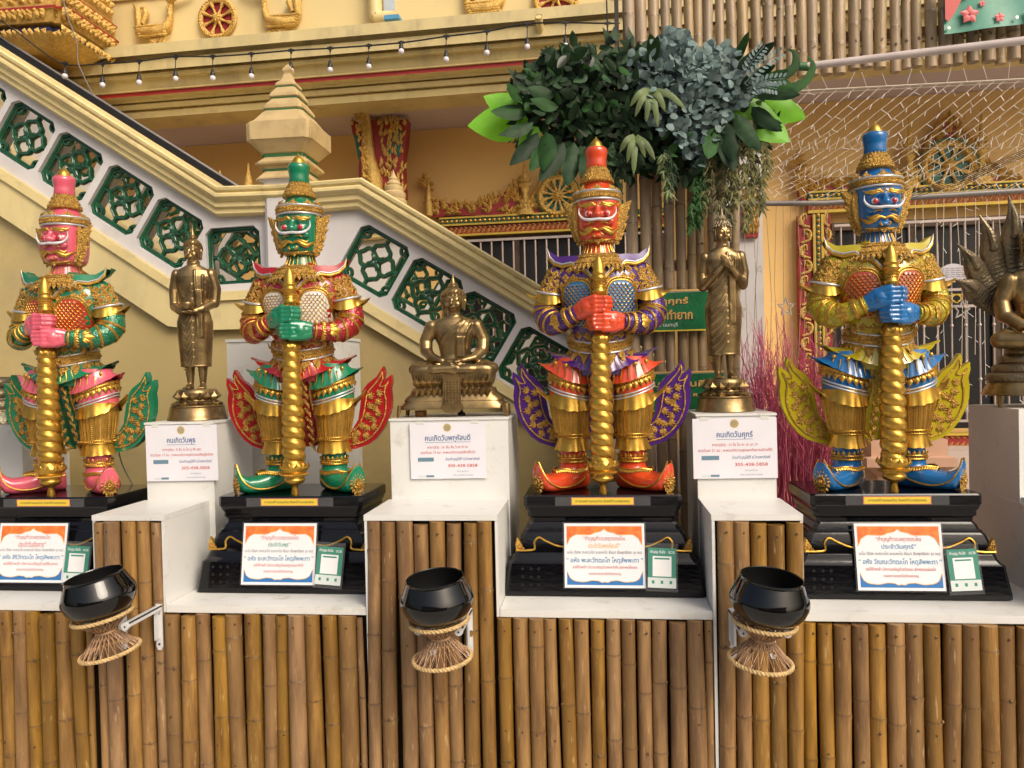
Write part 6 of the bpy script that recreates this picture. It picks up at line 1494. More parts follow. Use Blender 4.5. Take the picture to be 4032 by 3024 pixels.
# scroll work between the rails of window two
m = MB()
for i in range(5):
    for s_ in (-1, 1):
        cx = PB(3660+i*106, 1182, YW-.08)[0]; cz = PB(3660, 1182, YW-.08)[2]
        q = [(cx+s_*(.005+.055*(1-u)*math.cos(u*7)), YW-.08, cz+.035*(1-u*.6)*math.sin(u*7)) for u in np.linspace(0, .85, 22)]; m.tube(q, .005, 6)
m.build('scroll_work', INKG, w2)
c = PB(3752, 1075, YW-.12); m = MB(); 
o2 = [(math.cos(t)*(.115+.008*math.cos(4*t)), math.sin(t)*.052*(1+.12*math.cos(4*t))) for t in np.linspace(0, 2*pi, 40, endpoint=False)]
o = MB().prism([(c[0]+x, c[2]+z) for x, z in o2], YW-.125, YW-.12).build('plaque', mat('plaque_white', (.55, .53, .56), .4), TB, smooth=False)
m = MB()
for r_ in range(5):
    for k in range(5): m.box(c[0]-.075+k*.03, c[0]-.052+k*.03, YW-.1265, YW-.1255, c[2]+.026-r_*.013, c[2]+.030-r_*.013)
m.build('plaque_lines', INK['grey'], o, smooth=False)
# roof bracket shaped like a mythical bird, left of window one
Yb = 4.98; f2 = lambda x, y: (PB(x, y, Yb)[0], PB(x, y, Yb)[2])
o = MB().prism([f2(*p) for p in [(1388, 492), (1400, 478), (1440, 500), (1480, 474), (1530, 486), (1608, 474), (1602, 560), (1590, 640), (1596, 780), (1560, 800), (1420, 760), (1418, 660), (1426, 600), (1394, 530)]], Yb-.03, Yb+.06).build('bird_bracket', RED, TB, smooth=False)
m = MB()
for x0 in (1546, 1578): m.prism([f2(*p) for p in [(x0-9, 520), (x0+10, 515), (x0+8, 600), (x0-4, 625), (x0-12, 600)]], Yb-.036, Yb-.031)
m.prism([f2(*p) for p in [(1400, 540), (1414, 532), (1426, 600), (1420, 640)]], Yb-.036, Yb-.031)
m.build('green_inlay', GREENP, o, smooth=False, kind='stuff')
m = MB(); P3 = lambda x, y, dy=0: (f2(x, y)[0], Yb-.05+dy, f2(x, y)[1])
m.tube(smooth_path([P3(1428, 412, -.04), P3(1440, 430, -.05), P3(1450, 480), P3(1456, 560), P3(1462, 640), P3(1476, 720), P3(1490, 780)], 24), np.interp(np.linspace(0, 1, 24), [0, .1, .3, .6, .85, 1], [.012, .03, .034, .045, .07, .05]), 12)
m.tube([P3(1424, 414, -.05), P3(1440, 424, -.09), P3(1470, 440, -.06)], [.006, .02, .02], 8)
q = random.Random(11)
for i in range(120):
    u = q.random(); x = 1430+u*50+q.uniform(-14, 14); y = 450+u*320; m.leaf(P3(x, y, -.05-.02*u), (q.uniform(-.3, .3), -.2, -1), (0, -1, 0), .035, .022, .5)
for i in range(110):
    x, y = q.uniform(1500, 1598), q.uniform(480, 780); m.leaf(P3(x, y, .012), (q.uniform(-.6, .6), 0, 1), (0, -1, 0), .05, .022, .5)
for x in (1396, 1440, 1500, 1530, 1570, 1600): m.leaf(P3(x, 500, .01), (0, 0, 1), (0, -1, 0), .05, .03, .5)
m.build('gold_feathers', GOLDW, o)
# little stone finial at the stair foot, gilded cones on the landing behind
def rings_thing(name, lb, cat, px, py_b, py_t, Y, wpx, mt, prof):
    b = P(px, py_b, Y); h = P(px, py_t, Y)[2]-b[2]; w = wpx*Y/3040
    t = thing(name, lb, cat, b); m = MB(); m.lathe([(r*w, z*h) for r, z in prof], 24); m.build('spire_body', mt, t, ang=30); return t, h, w
t, h, w = rings_thing('stone_finial', 'small cream tiered stone finial on the far side of the stair', 'finial', 1552, 812, 668, 4.35, 52, STONE, [(1, 0), (1, .12), (.85, .18), (.92, .24), (.92, .34), (.7, .40), (.75, .45), (.72, .52), (.5, .56), (.55, .60), (.5, .66), (.32, .7), (.36, .75), (.2, .82), (.1, .9), (.02, 1)])
for px, pb, pt_, lb in ((980, 750, 640, 'tapering gold cone behind the stair landing, left of the newel post'), (868, 745, 668, 'small gold and red leaf ornament behind the upper handrail')):
    t, h, w = rings_thing('gilded_cone', lb, 'ornament', px, pb, pt_, 4.9, 24, GOLDW, [(1, 0), (1, .1), (.7, .25), (.5, .5), (.22, .75), (.2, .9), (.02, 1)])
t, h, w = rings_thing('gilded_flame', 'gold flame ornament at the left end of the window crest above the stair', 'ornament', 1690, 850, 706, 5.2, 14, GOLDW, [(1, 0), (.9, .3), (.6, .6), (.25, .85), (.02, 1)])
# gilded corner shrine, top left
t = thing('gilded_shrine', 'gilded tiered corner shrine on the ledge in the top left corner', 'shrine', P(120, 185, 4.2))
cx0, cy0, cz0 = 0, .05, 0
def rr_(hx, hy, z, st_=.03):
    q = [(hx, hy-2*st_), (hx-st_, hy-2*st_), (hx-st_, hy-st_), (hx-2*st_, hy-st_), (hx-2*st_, hy)]
    out = [(x, y) for x, y in q]+[(-x, y) for x, y in q[::-1]]+[(-x, -y) for x, y in q]+[(x, -y) for x, y in q[::-1]]
    return [(-.05+x, cy0+.12+y*.8, z) for x, y in out]
lay = [(.0, .20, 'g'), (.04, .26, 'g'), (.06, .28, 'b'), (.085, .24, 'r'), (.10, .31, 'g'), (.16, .33, 'g'), (.165, .345, 'r'), (.18, .33, 'g'), (.25, .33, 'g'), (.26, .34, 'r'), (.27, .32, 'g'), (.6, .31, 'g'), (.62, .33, 'r'), (.64, .3, 'g'), (1.2, .2, 'g')]
for (z0, h0, c0_), (z1_, h1, c1_) in zip(lay[:-1], lay[1:]):
    m = MB(); m.loft([rr_(h0, h0, z0), rr_(h1 if c0_ == 'g' else h0, h1 if c0_ == 'g' else h0, z1_)]); m.build('tier', {'g': GOLDW, 'r': RED, 'b': mat('blue_glass', (.03, .03, .09), .2)}[c0_], t, smooth=False)
m = MB(); q = random.Random(2)
for z in (.02, .115, .135, .20, .225, .31, .36, .42, .5):
    for x in np.arange(-.36, .30, .034):
        for y in (-.20,): m.leaf((x, cy0+.12-.8*(.33 if abs(x+.05) < .22 else .27), z), (q.uniform(-.7, .7), -.1, 1), (0, -1, .1), .045, .03, .6)
    for y in np.arange(-.1, .35, .04): m.leaf((.285, y, z), (0, q.uniform(-.5, .5), 1), (1, 0, .1), .045, .03, .6)
m.build('gold_leaves', GOLDW, t)
for x in (-.22, -.09, .04, .15):
    m = MB(); m.tube([(x, -.13, .29), (x, -.14, .33), (x, -.14, .6)], [.03, .018, .018], 10); m.build('small_column', GOLDW, t)

# ================================================================= things close behind the counter
def box_thing(name, lb, cat, x0, x1, y0, y1, z0, z1, mt):
    t = thing(name, lb, cat, ((x0+x1)/2, (y0+y1)/2, z0)); w, d = (x1-x0)/2, (y1-y0)/2
    MB().box(-w, w, -d, d, 0, z1-z0-.014).build('cabinet_body', mt, t, smooth=False)
    MB().box(-w-.004, w+.004, -d-.004, d+.004, z1-z0-.0135, z1-z0).build('top_board', mt, t, smooth=False)
    return t
a, b = P(893, 1400, 3.12), P(1330, 1400, 3.12); box_thing('white_cabinet', 'tall plain white cabinet behind the green giant', 'cabinet', a[0], b[0], 3.12, 3.42, 0, P(900, 1336, 3.12)[2], WHITE)
a, b = P(-300, 1700, 3.10), P(85, 1700, 3.10); box_thing('white_cabinet', 'low white cabinet behind the pink giant at the left edge', 'cabinet', a[0], b[0], 3.10, 3.40, 0, ZBX, WHITE)
PINKS = mat('pink_stone', (.55, .33, .22), .6, var=.1)
c = P(3545, 2010, 3.9); t = thing('stone_planter', 'pinkish tiered stone planter seen between the legs of the blue giant', 'planter', (c[0], 3.95, 0)); m = MB()
zz4 = lambda py: P(3545, py, 3.8)[2]
m.loft([[(x*s_, y*s_, z) for x, y in ((-1, -1), (1, -1), (1, 1), (-1, 1))] for s_, z in [(.19, 0), (.19, zz4(1990)), (.17, zz4(1960)), (.13, zz4(1930)), (.13, zz4(1880)), (.19, zz4(1840)), (.20, zz4(1835)), (.20, zz4(1800)), (.17, zz4(1795)), (.17, zz4(1730))]]); m.build('planter_body', PINKS, t, smooth=False)
# long low wall under window two
a = PB(3300, 1700, 4.9); MB().box(a[0], a[0]+2.2, 4.9, YW-.08, 0, PB(3800, 1775, 4.9)[2]).build('plinth_wall', mat('beige_plinth', (.50, .40, .34), .7, var=.05), TB, smooth=False)
# ================================================================= bamboo column and hanging bamboo screen
YC_ = 3.15
s5 = 1/1.3554; o5 = 2400
scr = thing('bamboo_screen', 'tall weathered bamboo cane column with a hanging bamboo valance to its right', 'screen')
ztop = P(3000, -260, YC_)[2]; zval = P(3600, 268, YC_)[2]
colc = [(65, 130), (135, 197), (205, 262), (270, 322), (330, 385), (390, 440), (445, 495), (500, 555), (562, 612), (618, 672)]
valc = [(680, 742), (748, 805), (812, 870), (890, 930), (935, 982), (988, 1045), (1050, 1110), (1120, 1185), (1192, 1258), (1268, 1330), (1338, 1398), (1412, 1480), (1490, 1545), (1555, 1605), (1615, 1675), (1685, 1745), (1755, 1825), (1832, 1900), (1910, 1975), (1980, 2050), (2055, 2110), (2118, 2185), (2190, 2250), (2258, 2320), (2328, 2390)]
for i, (a, b) in enumerate(colc):
    x0, x1 = P(o5+a*s5, 100, YC_)[0], P(o5+b*s5, 100, YC_)[0]; r = (x1-x0)/2
    ob('bamboo_cane', cane_mesh(ztop-.3, r, 900+i, nails=()), BAMG, scr, ((x0+x1)/2, YC_+rnd.uniform(-.006, .006), ztop), (0, rnd.uniform(-.004, .004), 0))
for i, (a, b) in enumerate(valc):
    x0, x1 = P(o5+a*s5, 100, YC_)[0], P(o5+b*s5, 100, YC_)[0]; r = (x1-x0)/2
    zb_ = zval+rnd.uniform(-.012, .012); L_ = ztop-zb_
    ob('bamboo_cane', cane_mesh(L_, r, 950+i, nails=(L_-.105, L_-.10)), BAMG, scr, ((x0+x1)/2, YC_+rnd.uniform(-.004, .004), ztop), (0, rnd.uniform(-.003, .003), 0))
xl = P(2432, 100, YC_)[0]; MB().box(xl-.012, xl+.004, YC_-.02, YC_+.02, P(2432, 500, YC_)[2], ztop).build('edge_post', mat('dark_post', (.03, .018, .012), .6), scr, smooth=False)
MB().box(P(2460, 900, YC_)[0], P(2850, 900, YC_)[0], YC_+.05, YC_+.08, P(2600, 1060, YC_)[2], P(2600, 1020, YC_)[2]).build('cross_batten', BAMG, scr, smooth=False)
MB().box(xl, P(4100, 100, YC_)[0], YC_+.035, YC_+.06, P(2600, 200, YC_)[2], P(2600, 160, YC_)[2]).build('cross_batten', BAMG, scr, smooth=False)
a, b = P(3168, 262, 2.98), P(4120, 149, 2.80)
t = thing('white_pipe', 'long pale plastic pipe running in front of the bamboo valance', 'pipe', a)
m = MB(); m.tube([(0, 0, 0), tuple(b-a)], .0135, 14); m.build('pipe', mat('pale_plastic', (.55, .47, .44), .4), t); m = MB(); m.tube([(-.02, 0, .002), (.018, 0, -.002)], .0155, 14); m.build('green_end_cap', GREENB, t)
# signs
SG1 = mat('green_sign', (.015, .16, .06), .3, var=.35, vscale=7, coat=.3)
def sign(lb, x0p, x1p, yt, yb, lines, Y=3.10):
    a, b = P(x0p, yb, Y), P(x1p, yt, Y); w, h = b[0]-a[0], b[2]-a[2]
    t = thing('green_sign', lb, 'sign', (a[0], Y, a[2]))
    MB().box(0, w, 0, .006, 0, h).build('panel', SG1, t, smooth=False)
    MB().box(0, w, -.001, -.0002, h*.955, h).build('orange_edge', INK['sand'], t, smooth=False); MB().box(0, w, -.001, -.0002, 0, h*.035).build('yellow_edge', INK['yellow'], t, smooth=False)
    MB().box(0, w, -.001, -.0002, h*.935, h*.942).build('thin_line', INK['pale'], t, smooth=False)
    m = MB()
    for i in range(int(w/.03)):
        for j in range(int(h*.85/.045)):
            cx, cz = .015+i*.03, .03+j*.045+(i % 2)*.0225
            if cz < h*.9: m.tube([(cx-.012, -.0005, cz), (cx, -.0005, cz+.022), (cx+.012, -.0005, cz), (cx, -.0005, cz-.014)], .0007, 3, closed=True)
    m.build('flame_pattern', mat('dark_green_print', (.008, .09, .035), .4), t)
    for s_, wd, cx, cz, hh, ink in lines:
        text(s_, wd, cx, -.0022, h*cz, INK['gold'], t, height=h*hh, bold=.03) if ink == 'gold' else text(s_, wd, cx, -.0022, h*cz, INK[ink], t, height=h*hh, bold=.01)
        if ink == 'gold': text(s_, wd*1.01, cx+.001, -.0014, h*cz-.001, INK['black'], t, height=h*hh*1.03, bold=.06)
kk = 3.1/3040
sign('green sign with gold Thai lettering, the upper one on the bamboo column', 2380, 2800, 1136, 1312, [('บาปเป็น ทุกฺกรํ', 262*kk, 192*kk, .72, .22, 'gold'), ('คนชั่วทำยาก', 186*kk, 246*kk, .41, .26, 'gold'), ('วัด นนทบุรี', 84*kk, 240*kk, .15, .12, 'white')])
sign('green sign with gold Thai lettering, the lower one on the bamboo column', 2380, 2850, 1458, 1625, [('ไม่เป็น    คุณคิด', 330*kk, 255*kk, .68, .24, 'gold'), ('" ทำ', 80*kk, 381*kk, .36, .22, 'gold')])
# banner, top right
Yn = 3.07; a, b = P(3718, 135, Yn), P(4160, -120, Yn)
t = thing('banner', 'green vinyl banner with pink flowers tied to the top of the bamboo valance', 'banner', (a[0], Yn, a[2])); w, h = b[0]-a[0], b[2]-a[2]
m = MB(); rings = []
for i in range(20):
    x = w*i/19; rings.append([(x, .004*math.sin(x*30+z*9)+zz_, z+.028*(x/w)) for z in np.linspace(0, h, 8) for zz_ in (0,)])
m.loft(rings, closed=False); m.build('vinyl_sheet', mat('banner_green', (.05, .27, .17), .35, var=.3, vscale=6, col2=(.12, .33, .26), c2amt=.5, c2scale=7), t)
PKF = mat('flower_pink', (.62, .13, .13), .4); PKL = mat('flower_pale', (.75, .42, .40), .4)
m = MB(); m.prism([(0, h*.25), (0, h), (.06, h), (.062, h*.6), (.035, h*.36), (.012, h*.2)], -.010, -.009); m.build('red_border', mat('banner_red', (.55, .07, .06), .4), t, smooth=False)
for cx, cz, rr_x, mt in ((.085, .062, .036, PKF), (.19, .045, .02, PKF), (.072, .135, .016, PKL), (.13, .10, .014, PKF), (.30, .05, .03, PKL)):
    m = MB()
    for k in range(5):
        an = 2*pi*k/5+.3; m.leaf((cx, -.011, cz), (math.cos(an), 0, math.sin(an)), (0, -1, 0), rr_x, rr_x*.9, .12)
    m.bead((cx, -.013, cz), rr_x*.16); m.build('flower', mt, t)
for cx, cz in ((.012, .018), (.25, .04)):
    m = MB(); m.tube([(cx, -.012, cz), (cx, -.008, cz)], .006, 10); m.build('eyelet', STEEL, t)

# ================================================================= festoon lights
cab = [(-30, 60), (60, 120), (150, 190), (244, 250), (404, 251), (548, 241), (690, 223), (840, 222), (990, 212), (1142, 199), (1300, 190), (1446, 180), (1600, 166), (1758, 143), (1914, 124), (2072, 94), (2230, 89), (2392, 92), (2440, 92)]
YL = 4.05
t = thing('festoon_lights', 'black cable of hanging round white bulbs along the yellow cornice', 'string lights', P(244, 250, YL)); o0 = np.array(t.location)
m = MB(); pth = smooth_path([P(x, y, YL)-o0 for x, y in cab], 90); m.tube(pth, .0042, 6); m.build('cable', BLACKP, t)
BULB = mat('bulb_white', (.68, .64, .70), .12, coat=.5)
drops = [(256, 300), (404, 335), (548, 325), (692, 310), (838, 308), (990, 300), (1146, 278), (1300, 275), (1452, 262), (1580, 202), (1757, 234), (1917, 208), (2076, 184), (2227, 180), (2392, 184)]
hm = MB(); hm.lathe([(.004, .062), (.008, .056), (.014, .05), (.017, .03), (.021, .024), (.0215, 0), (.015, -.002)], 14); hme = hm.mesh('bulb_holder'); bm_ = MB(); bm_.ell((0, 0, -.024), (.026, .026, .028), 16, 10); bme = bm_.mesh('bulb')
cm = MB(); cm.box(-.02, .02, -.007, .007, -.006, .007); cm.box(-.006, .006, -.006, .006, -.02, .012); cme = cm.mesh('cable_joint')
cx_ = [c_[0] for c_ in cab]; cy_ = [c_[1] for c_ in cab]
for x, y in drops:
    top = P(x, np.interp(x, cx_, cy_), YL)-o0; bt = P(x, y, YL)-o0
    ob('cable_joint', cme, BLACKP, t, top).scale = (.8, .8, .8)
    h_ = ob('bulb_holder', hme, BLACKP, t, (bt[0], bt[1], bt[2]+.014)); h_.scale = (.6, .6, .6); ob('bulb', bme, BULB, h_)
    m = MB(); m.tube([top, (bt[0], bt[1], bt[2]+.05)], .0024, 5); m.build('drop_wire', BLACKP, t)
t = thing('loose_cable', 'thin grey cable hanging down the facade beside the gilded shrine', 'cable', P(240, 0, 4.0)); o0 = np.array(t.location)
m = MB(); m.tube(smooth_path([P(x, y, 4.0)-o0 for x, y in [(245, -40), (258, 40), (290, 130), (304, 180), (306, 240), (330, 300), (366, 372)]], 30), .0032, 5); m.build('wire', mat('grey_wire', (.16, .15, .14), .5), t)
t = thing('loose_cable', 'thin black cable hanging in front of the cornice beside the bamboo column', 'cable', P(2388, 0, 3.9)); o0 = np.array(t.location)
m = MB(); m.tube([P(x, y, 3.9)-o0 for x, y in [(2386, -60), (2390, 60), (2393, 190)]], .004, 5); m.build('wire', BLACKP, t)
t = thing('loose_cable', 'thin grey cable curving down behind the right boot of the pink giant', 'cable', P(464, 1720, 2.95)); o0 = np.array(t.location)
m = MB(); m.tube(smooth_path([P(x, y, 2.9)-o0 for x, y in [(462, 1710), (468, 1780), (486, 1840), (512, 1890), (532, 1930), (534, 1962)]], 24), .0026, 5); m.build('wire', mat('grey_wire2', (.16, .15, .14), .5), t)

# ================================================================= icicle light net
WIRE = mat('clear_wire', (.55, .48, .38), .4, var=0); TIPW = mat('white_tip', (.80, .78, .74), .3, var=0); WIRED = mat('thin_wire_brown', (.28, .2, .13), .5, var=0)
YI = 4.3
t = thing('icicle_lights', 'net of thin wires with short white bulbs hung across the orange wall', 'string lights', P(3500, 300, YI)); o0 = np.array(t.location)
mw = MB(); mt_ = MB(); q = random.Random(21)
def bulbs(a, b, step, ln, rw=.0022, down=False):
    d = b-a; L_ = np.linalg.norm(d); dn = d/L_
    for u in np.arange(q.uniform(0, step), L_, step):
        c = a+dn*u+np.array([0, 0, -.10*math.sin(pi*u/L_)*0]); an = q.uniform(-2.6, -.4) if not down else q.uniform(.9, 2.2)
        e = c+ln*q.uniform(.6, 1.15)*np.array([math.cos(an), -.3, math.sin(an)]); mt_.tube([c, e], rw*.62, 4)
tw_ = [P(x, y, YI)-o0 for x, y in [(2900, 372), (3082, 362), (3300, 350), (3600, 334), (3900, 318), (4120, 306)]]
mw.tube(tw_, .0045, 5); mw.tube([v+np.array([0, .01, -.012]) for v in tw_], .003, 5)
for i in range(32):
    x = 3030+i*55+q.uniform(-10, 10); y = np.interp(x, [2900, 4120, 5200], [372, 306, 250]); ex = x-720+q.uniform(-40, 40); ey = 800-(ex-2900)*.035
    if ex < 2880: f_ = (2880-x)/(ex-x); ex, ey = 2880, y+(ey-y)*f_
    a_, b_ = P(x, y, YI)-o0, P(ex, ey, YI-.1)-o0; sag = np.array([0, 0, -.05])
    pts = [a_, a_*.66+b_*.34+sag, a_*.33+b_*.67+sag, b_]; mw.tube(pts, .0011, 3)
    for u, v in zip(pts[:-1], pts[1:]): bulbs(u, v, .088, .036)
for y0_, y1_ in ((592, 578), (698, 690)):
    a_, b_ = P(2900, y0_, YI-.05)-o0, P(4120, y1_, YI-.05)-o0; mw.tube([a_, b_], .0014, 3); bulbs(a_, b_, .043, .058, .0024, True)
a_, b_ = P(2960, 366, YI-.01)-o0, P(4120, 306, YI-.01)-o0; bulbs(a_, b_, .10, .10, .0024, True)
mw.build('wires', WIRE, t, kind='stuff'); mt_.build('tiny_bulbs', TIPW, t, kind='stuff')
mw = MB(); mt_ = MB()
for i in range(13):
    x = 2900+i*30+q.uniform(-8, 8); a_ = P(x, 805, YI-.15)-o0; b_ = P(x+q.uniform(-4, 20), q.uniform(1330, 1560), YI-.15)-o0; mid = (a_+b_)/2+np.array([q.uniform(-.02, .02), 0, 0]); mw.tube([a_, mid, b_], .0018, 3)
    bulbs(a_, mid, .10, .018, .0018); bulbs(mid, b_, .10, .018, .0018)
mw.build('hanging_wires', WIRED, t, kind='stuff'); mt_.build('tiny_bulbs', WIRE, t, kind='stuff')
mw = MB(); mt_ = MB()
for i in range(15):
    x = 3470+i*42+q.uniform(-9, 9); a_ = P(x, 790-(i*1), YI-.15)-o0; b_ = P(x+q.uniform(-4, 20), q.uniform(1350, 1640), YI-.15)-o0; mid = (a_+b_)/2+np.array([q.uniform(-.02, .02), 0, 0]); mw.tube([a_, mid, b_], .0017, 3)
    bulbs(a_, mid, .12, .03, .0018); bulbs(mid, b_, .12, .03, .0018)
mw.build('hanging_wires', WIRE, t, kind='stuff'); mt_.build('tiny_bulbs', TIPW, t, kind='stuff')
m = MB(); 
for k in range(5): m.tube([P(x, y+k*7, YI-.1-.03*k)-o0 for x, y in [(3560, 760), (3800, 690), (4100, 560)]], .0016, 4)
m.build('black_wires', BLACKP, t, kind='stuff')
t = thing('grey_pole', 'horizontal grey pole carrying the hanging wires across the wall', 'pole', P(2890, 802, YI-.15)); o0 = np.array(t.location)
m = MB(); m.tube([P(2890, 802, YI-.15)-o0, P(3250, 800, YI-.15)-o0, P(4150, 742, YI-.15)-o0], .014, 12); m.build('pole', mat('grey_pole', (.22, .20, .19), .5, .3), t)
def star(px, py, rpx, Y, lb, kind='flat'):
    c = P(px, py, Y); r = rpx*Y/3040; t = thing('star_ornament', lb, 'ornament', c, (0, R(rnd.uniform(-8, 8)), R(20)), 'hanging star ornaments')
    pts = []
    for k in range(10):
        an = pi/2+k*pi/5; rr = r if k % 2 == 0 else r*.42; pts.append((rr*math.cos(an), 0, rr*math.sin(an)))
    m = MB(); pp_ = []
    for i in range(10):
        pp_ += [np.array(pts[i])*(1-u)+np.array(pts[(i+1) % 10])*u for u in (0, .5)]
    m.tube(pp_, r*.09, 5, closed=True); m.build('star_outline', mat('star_silver', (.42, .38, .36), .35, .5), t)
star(3095, 1210, 36, 4.1, 'outlined star hanging in front of the orange wall above the pink twigs')
star(2912, 1225, 30, 4.1, 'outlined star half hidden behind the Buddha with crossed hands'); star(2992, 1060, 14, 4.1, 'smallest star, hanging in front of the white pillar')
star(3786, 1222, 38, 4.1, 'outlined star in front of the window bars under the white plaque'); star(3660, 1050, 24, 4.1, 'small star hanging left of the white plaque')

# ================================================================= pink twigs
TW = mat('pink_twig', (.62, .13, .22), .6, var=.3, vscale=30, col2=(.5, .12, .2), c2amt=.4, c2scale=12)
t = thing('pink_twig_bush', 'bundle of thin magenta dyed twigs behind the stand, left of the blue giant', 'dried plant', P(3090, 2060, 3.35)); o0 = np.array(t.location)
for lay_ in range(3):
    m = MB()
    for i in range(95):
        bx = q.uniform(-.16, .16); x1 = bx*1.5+q.gauss(0, .08)+(.02 if lay_ else -.02); h_ = q.uniform(.45, .93)*(1-abs(x1)*.8)
        p0 = np.array([bx, q.uniform(-.05, .1), -.1]); p3 = np.array([x1, q.uniform(-.06, .12), h_]); mid = p0*.5+p3*.5+np.array([q.uniform(-.03, .03), 0, 0])
        m.tube(smooth_path([p0, mid, p3], 7), np.linspace(.0034, .0008, 7), 4)
        for k in range(4):
            u = q.uniform(.4, .9); c_ = p0*(1-u)+p3*u; e = c_+np.array([q.uniform(-.09, .09), q.uniform(-.03, .03), q.uniform(.07, .2)]); m.tube([c_, (c_+e)/2+np.array([q.uniform(-.01, .01), 0, 0]), e], [.0018, .0013, .0006], 3)
    m.build('twigs', TW, t, kind='stuff')

# ================================================================= artificial foliage over the bamboo column
LD = mat('leaf_dark', (.020, .050, .018), .6, var=.35, vscale=25, objvar=.5, spec=.3, trans=.1)
LD2 = mat('leaf_purple_green', (.03, .035, .024), .4, var=.3, vscale=25, objvar=.5, trans=.05)
LM = mat('leaf_mid', (.028, .085, .02), .6, spec=.25, var=.3, vscale=20, objvar=.4, trans=.15)
LE = mat('leaf_eucalyptus', (.16, .235, .225), .55, var=.25, vscale=20, objvar=.35, trans=.1)
LB = mat('leaf_painted_glow', (.22, .62, .03), .35, var=.15, vscale=12, trans=.45)  # backlit glow of these leaves is put into the yellow-green base colour
LS = mat('leaf_staghorn', (.14, .19, .07), .6, var=.3, vscale=15, trans=.1)
LO = mat('moss_olive', (.12, .115, .03), .6, var=.4, vscale=30, objvar=.4, trans=.1)
def leafmesh(L_, w, shape, bend, fold, nseg=7, name='leaf', wave=0):
    m = MB(); rows = []
    for i in range(nseg+1):
        u = i/nseg; ww = w*.5*max(shape(u), .015); z = L_*u; drop = -bend*L_*u*u
        f_ = fold*ww; wv = wave*math.sin(u*9)*ww
        rows.append([(-ww, drop+f_+wv, z), (-ww*.5, drop+f_*.45, z), (0, drop, z), (ww*.5, drop+f_*.45, z), (ww, drop+f_-wv, z)])
    m.loft(rows, closed=False); return m.mesh(name, 180)
ov = lambda u: math.sin(pi*min(max(u, 0), 1)**.75)**.8
lan = lambda u: math.sin(pi*u**.85)**.7*(1-.25*u)
rd = lambda u: math.sin(pi*u)**.5
LMs = [leafmesh(.062, .036, ov, .25, .3), leafmesh(.05, .034, ov, .5, .4), leafmesh(.072, .030, ov, .1, .25)]
EMs = [leafmesh(.030, .030, rd, .1, .15, 5), leafmesh(.025, .025, rd, .3, .2, 5)]
BMs = [leafmesh(.21, .105, lan, .15, .22, 9, wave=.12), leafmesh(.27, .105, lan, .25, .3, 9, wave=.2), leafmesh(.17, .095, lan, .1, .25, 9)]
BRM = leafmesh(.20, .125, ov, .08, .1, 9, wave=.08)
fol = thing('foliage_arrangement', 'artificial hanging foliage of dark leaves, blue-green eucalyptus and moss on the bamboo column', 'plant', P(2500, 450, 3.02)); o0 = np.array(fol.location)
def place(me, mt, pos, d, n, name='leaf', sc=1):
    d = nrm(d); n = np.array(n, float); n = nrm(n-d*np.dot(n, d)); x = np.cross(n, d)   # local z along d, local y = -n
    M_ = Matrix([[x[0], -n[0], d[0], pos[0]], [x[1], -n[1], d[1], pos[1]], [x[2], -n[2], d[2], pos[2]], [0, 0, 0, 1]])
    o = ob(name, me, mt, fol); o.matrix_local = M_ @ Matrix.Scale(sc, 4); return o
def pk(px, py, Y): return P(px, py, Y)-o0
q = random.Random(77)
def inside(zones):
    while True:
        z = q.choices(zones, [a[4] for a in zones])[0]; u, v = q.uniform(-1, 1), q.uniform(-1, 1)
        if u*u+v*v < 1: e = 1+.16*abs(q.gauss(0, 1)); return z[0]+u*z[2]*e, z[1]+v*z[3]*e
DZ = [(2330, 330, 260, 120, 3), (2260, 460, 210, 150, 3), (2450, 480, 180, 200, 3), (2180, 340, 120, 90, 1), (2620, 560, 200, 130, 1.6), (2430, 250, 160, 70, 1), (2900, 480, 130, 130, .8)]
for i in range(290):
    x, y = inside(DZ); Y = q.uniform(2.93, 3.10); d = np.array([(x-2400)/600+q.uniform(-.6, .6), -.3, q.uniform(-.9, .7)])
    place(q.choice(LMs), q.choice([LD, LD, LD, LD2, LM]), pk(x, y, Y), d, (q.uniform(-.6, .6), -1, q.uniform(-.1, .8)), 'dark_leaf', q.uniform(.75, 1.2))
m = MB()          # the leaves deeper in the clump
for i in range(1500):
    x, y = inside(DZ); c = pk(x, y, q.uniform(3.0, 3.13)); m.leaf(c, (q.uniform(-1, 1), q.uniform(-.4, .4), q.uniform(-1, 1)), (q.uniform(-.6, .6), -1, q.uniform(-.4, .8)), q.uniform(.04, .085), q.uniform(.03, .045), .1)
m.build('inner_leaves', LD, fol, kind='stuff')
EZ = [(2650, 200, 70, 75, 1.5), (2720, 310, 170, 130, 4), (2830, 330, 130, 130, 2), (2600, 300, 120, 90, 1.5), (2760, 450, 120, 110, 2), (2640, 420, 90, 90, 1), (2740, 560, 60, 90, .8)]
for i in range(295):
    x, y = inside(EZ); place(q.choice(EMs), LE, pk(x, y, q.uniform(2.88, 3.0)), (q.uniform(-1, 1), -.4, q.uniform(-1, .9)), (q.uniform(-.7, .7), -1, q.uniform(-.2, .9)), 'eucalyptus_leaf', q.uniform(.8, 1.35))
m = MB()
for i in range(1100):
    x, y = inside(EZ); c = pk(x, y, q.uniform(2.92, 3.05)); a_ = nrm((q.uniform(-.7, .7), -1, q.uniform(-.4, .9))); s_ = nrm(np.cross(a_, (0, 0, 1))); t_ = np.cross(s_, a_); r_ = q.uniform(.012, .02)
    m.add([c+r_*(math.cos(k)*s_+math.sin(k)*t_) for k in np.linspace(0, 2*pi, 9)[:-1]], [tuple(range(8))])
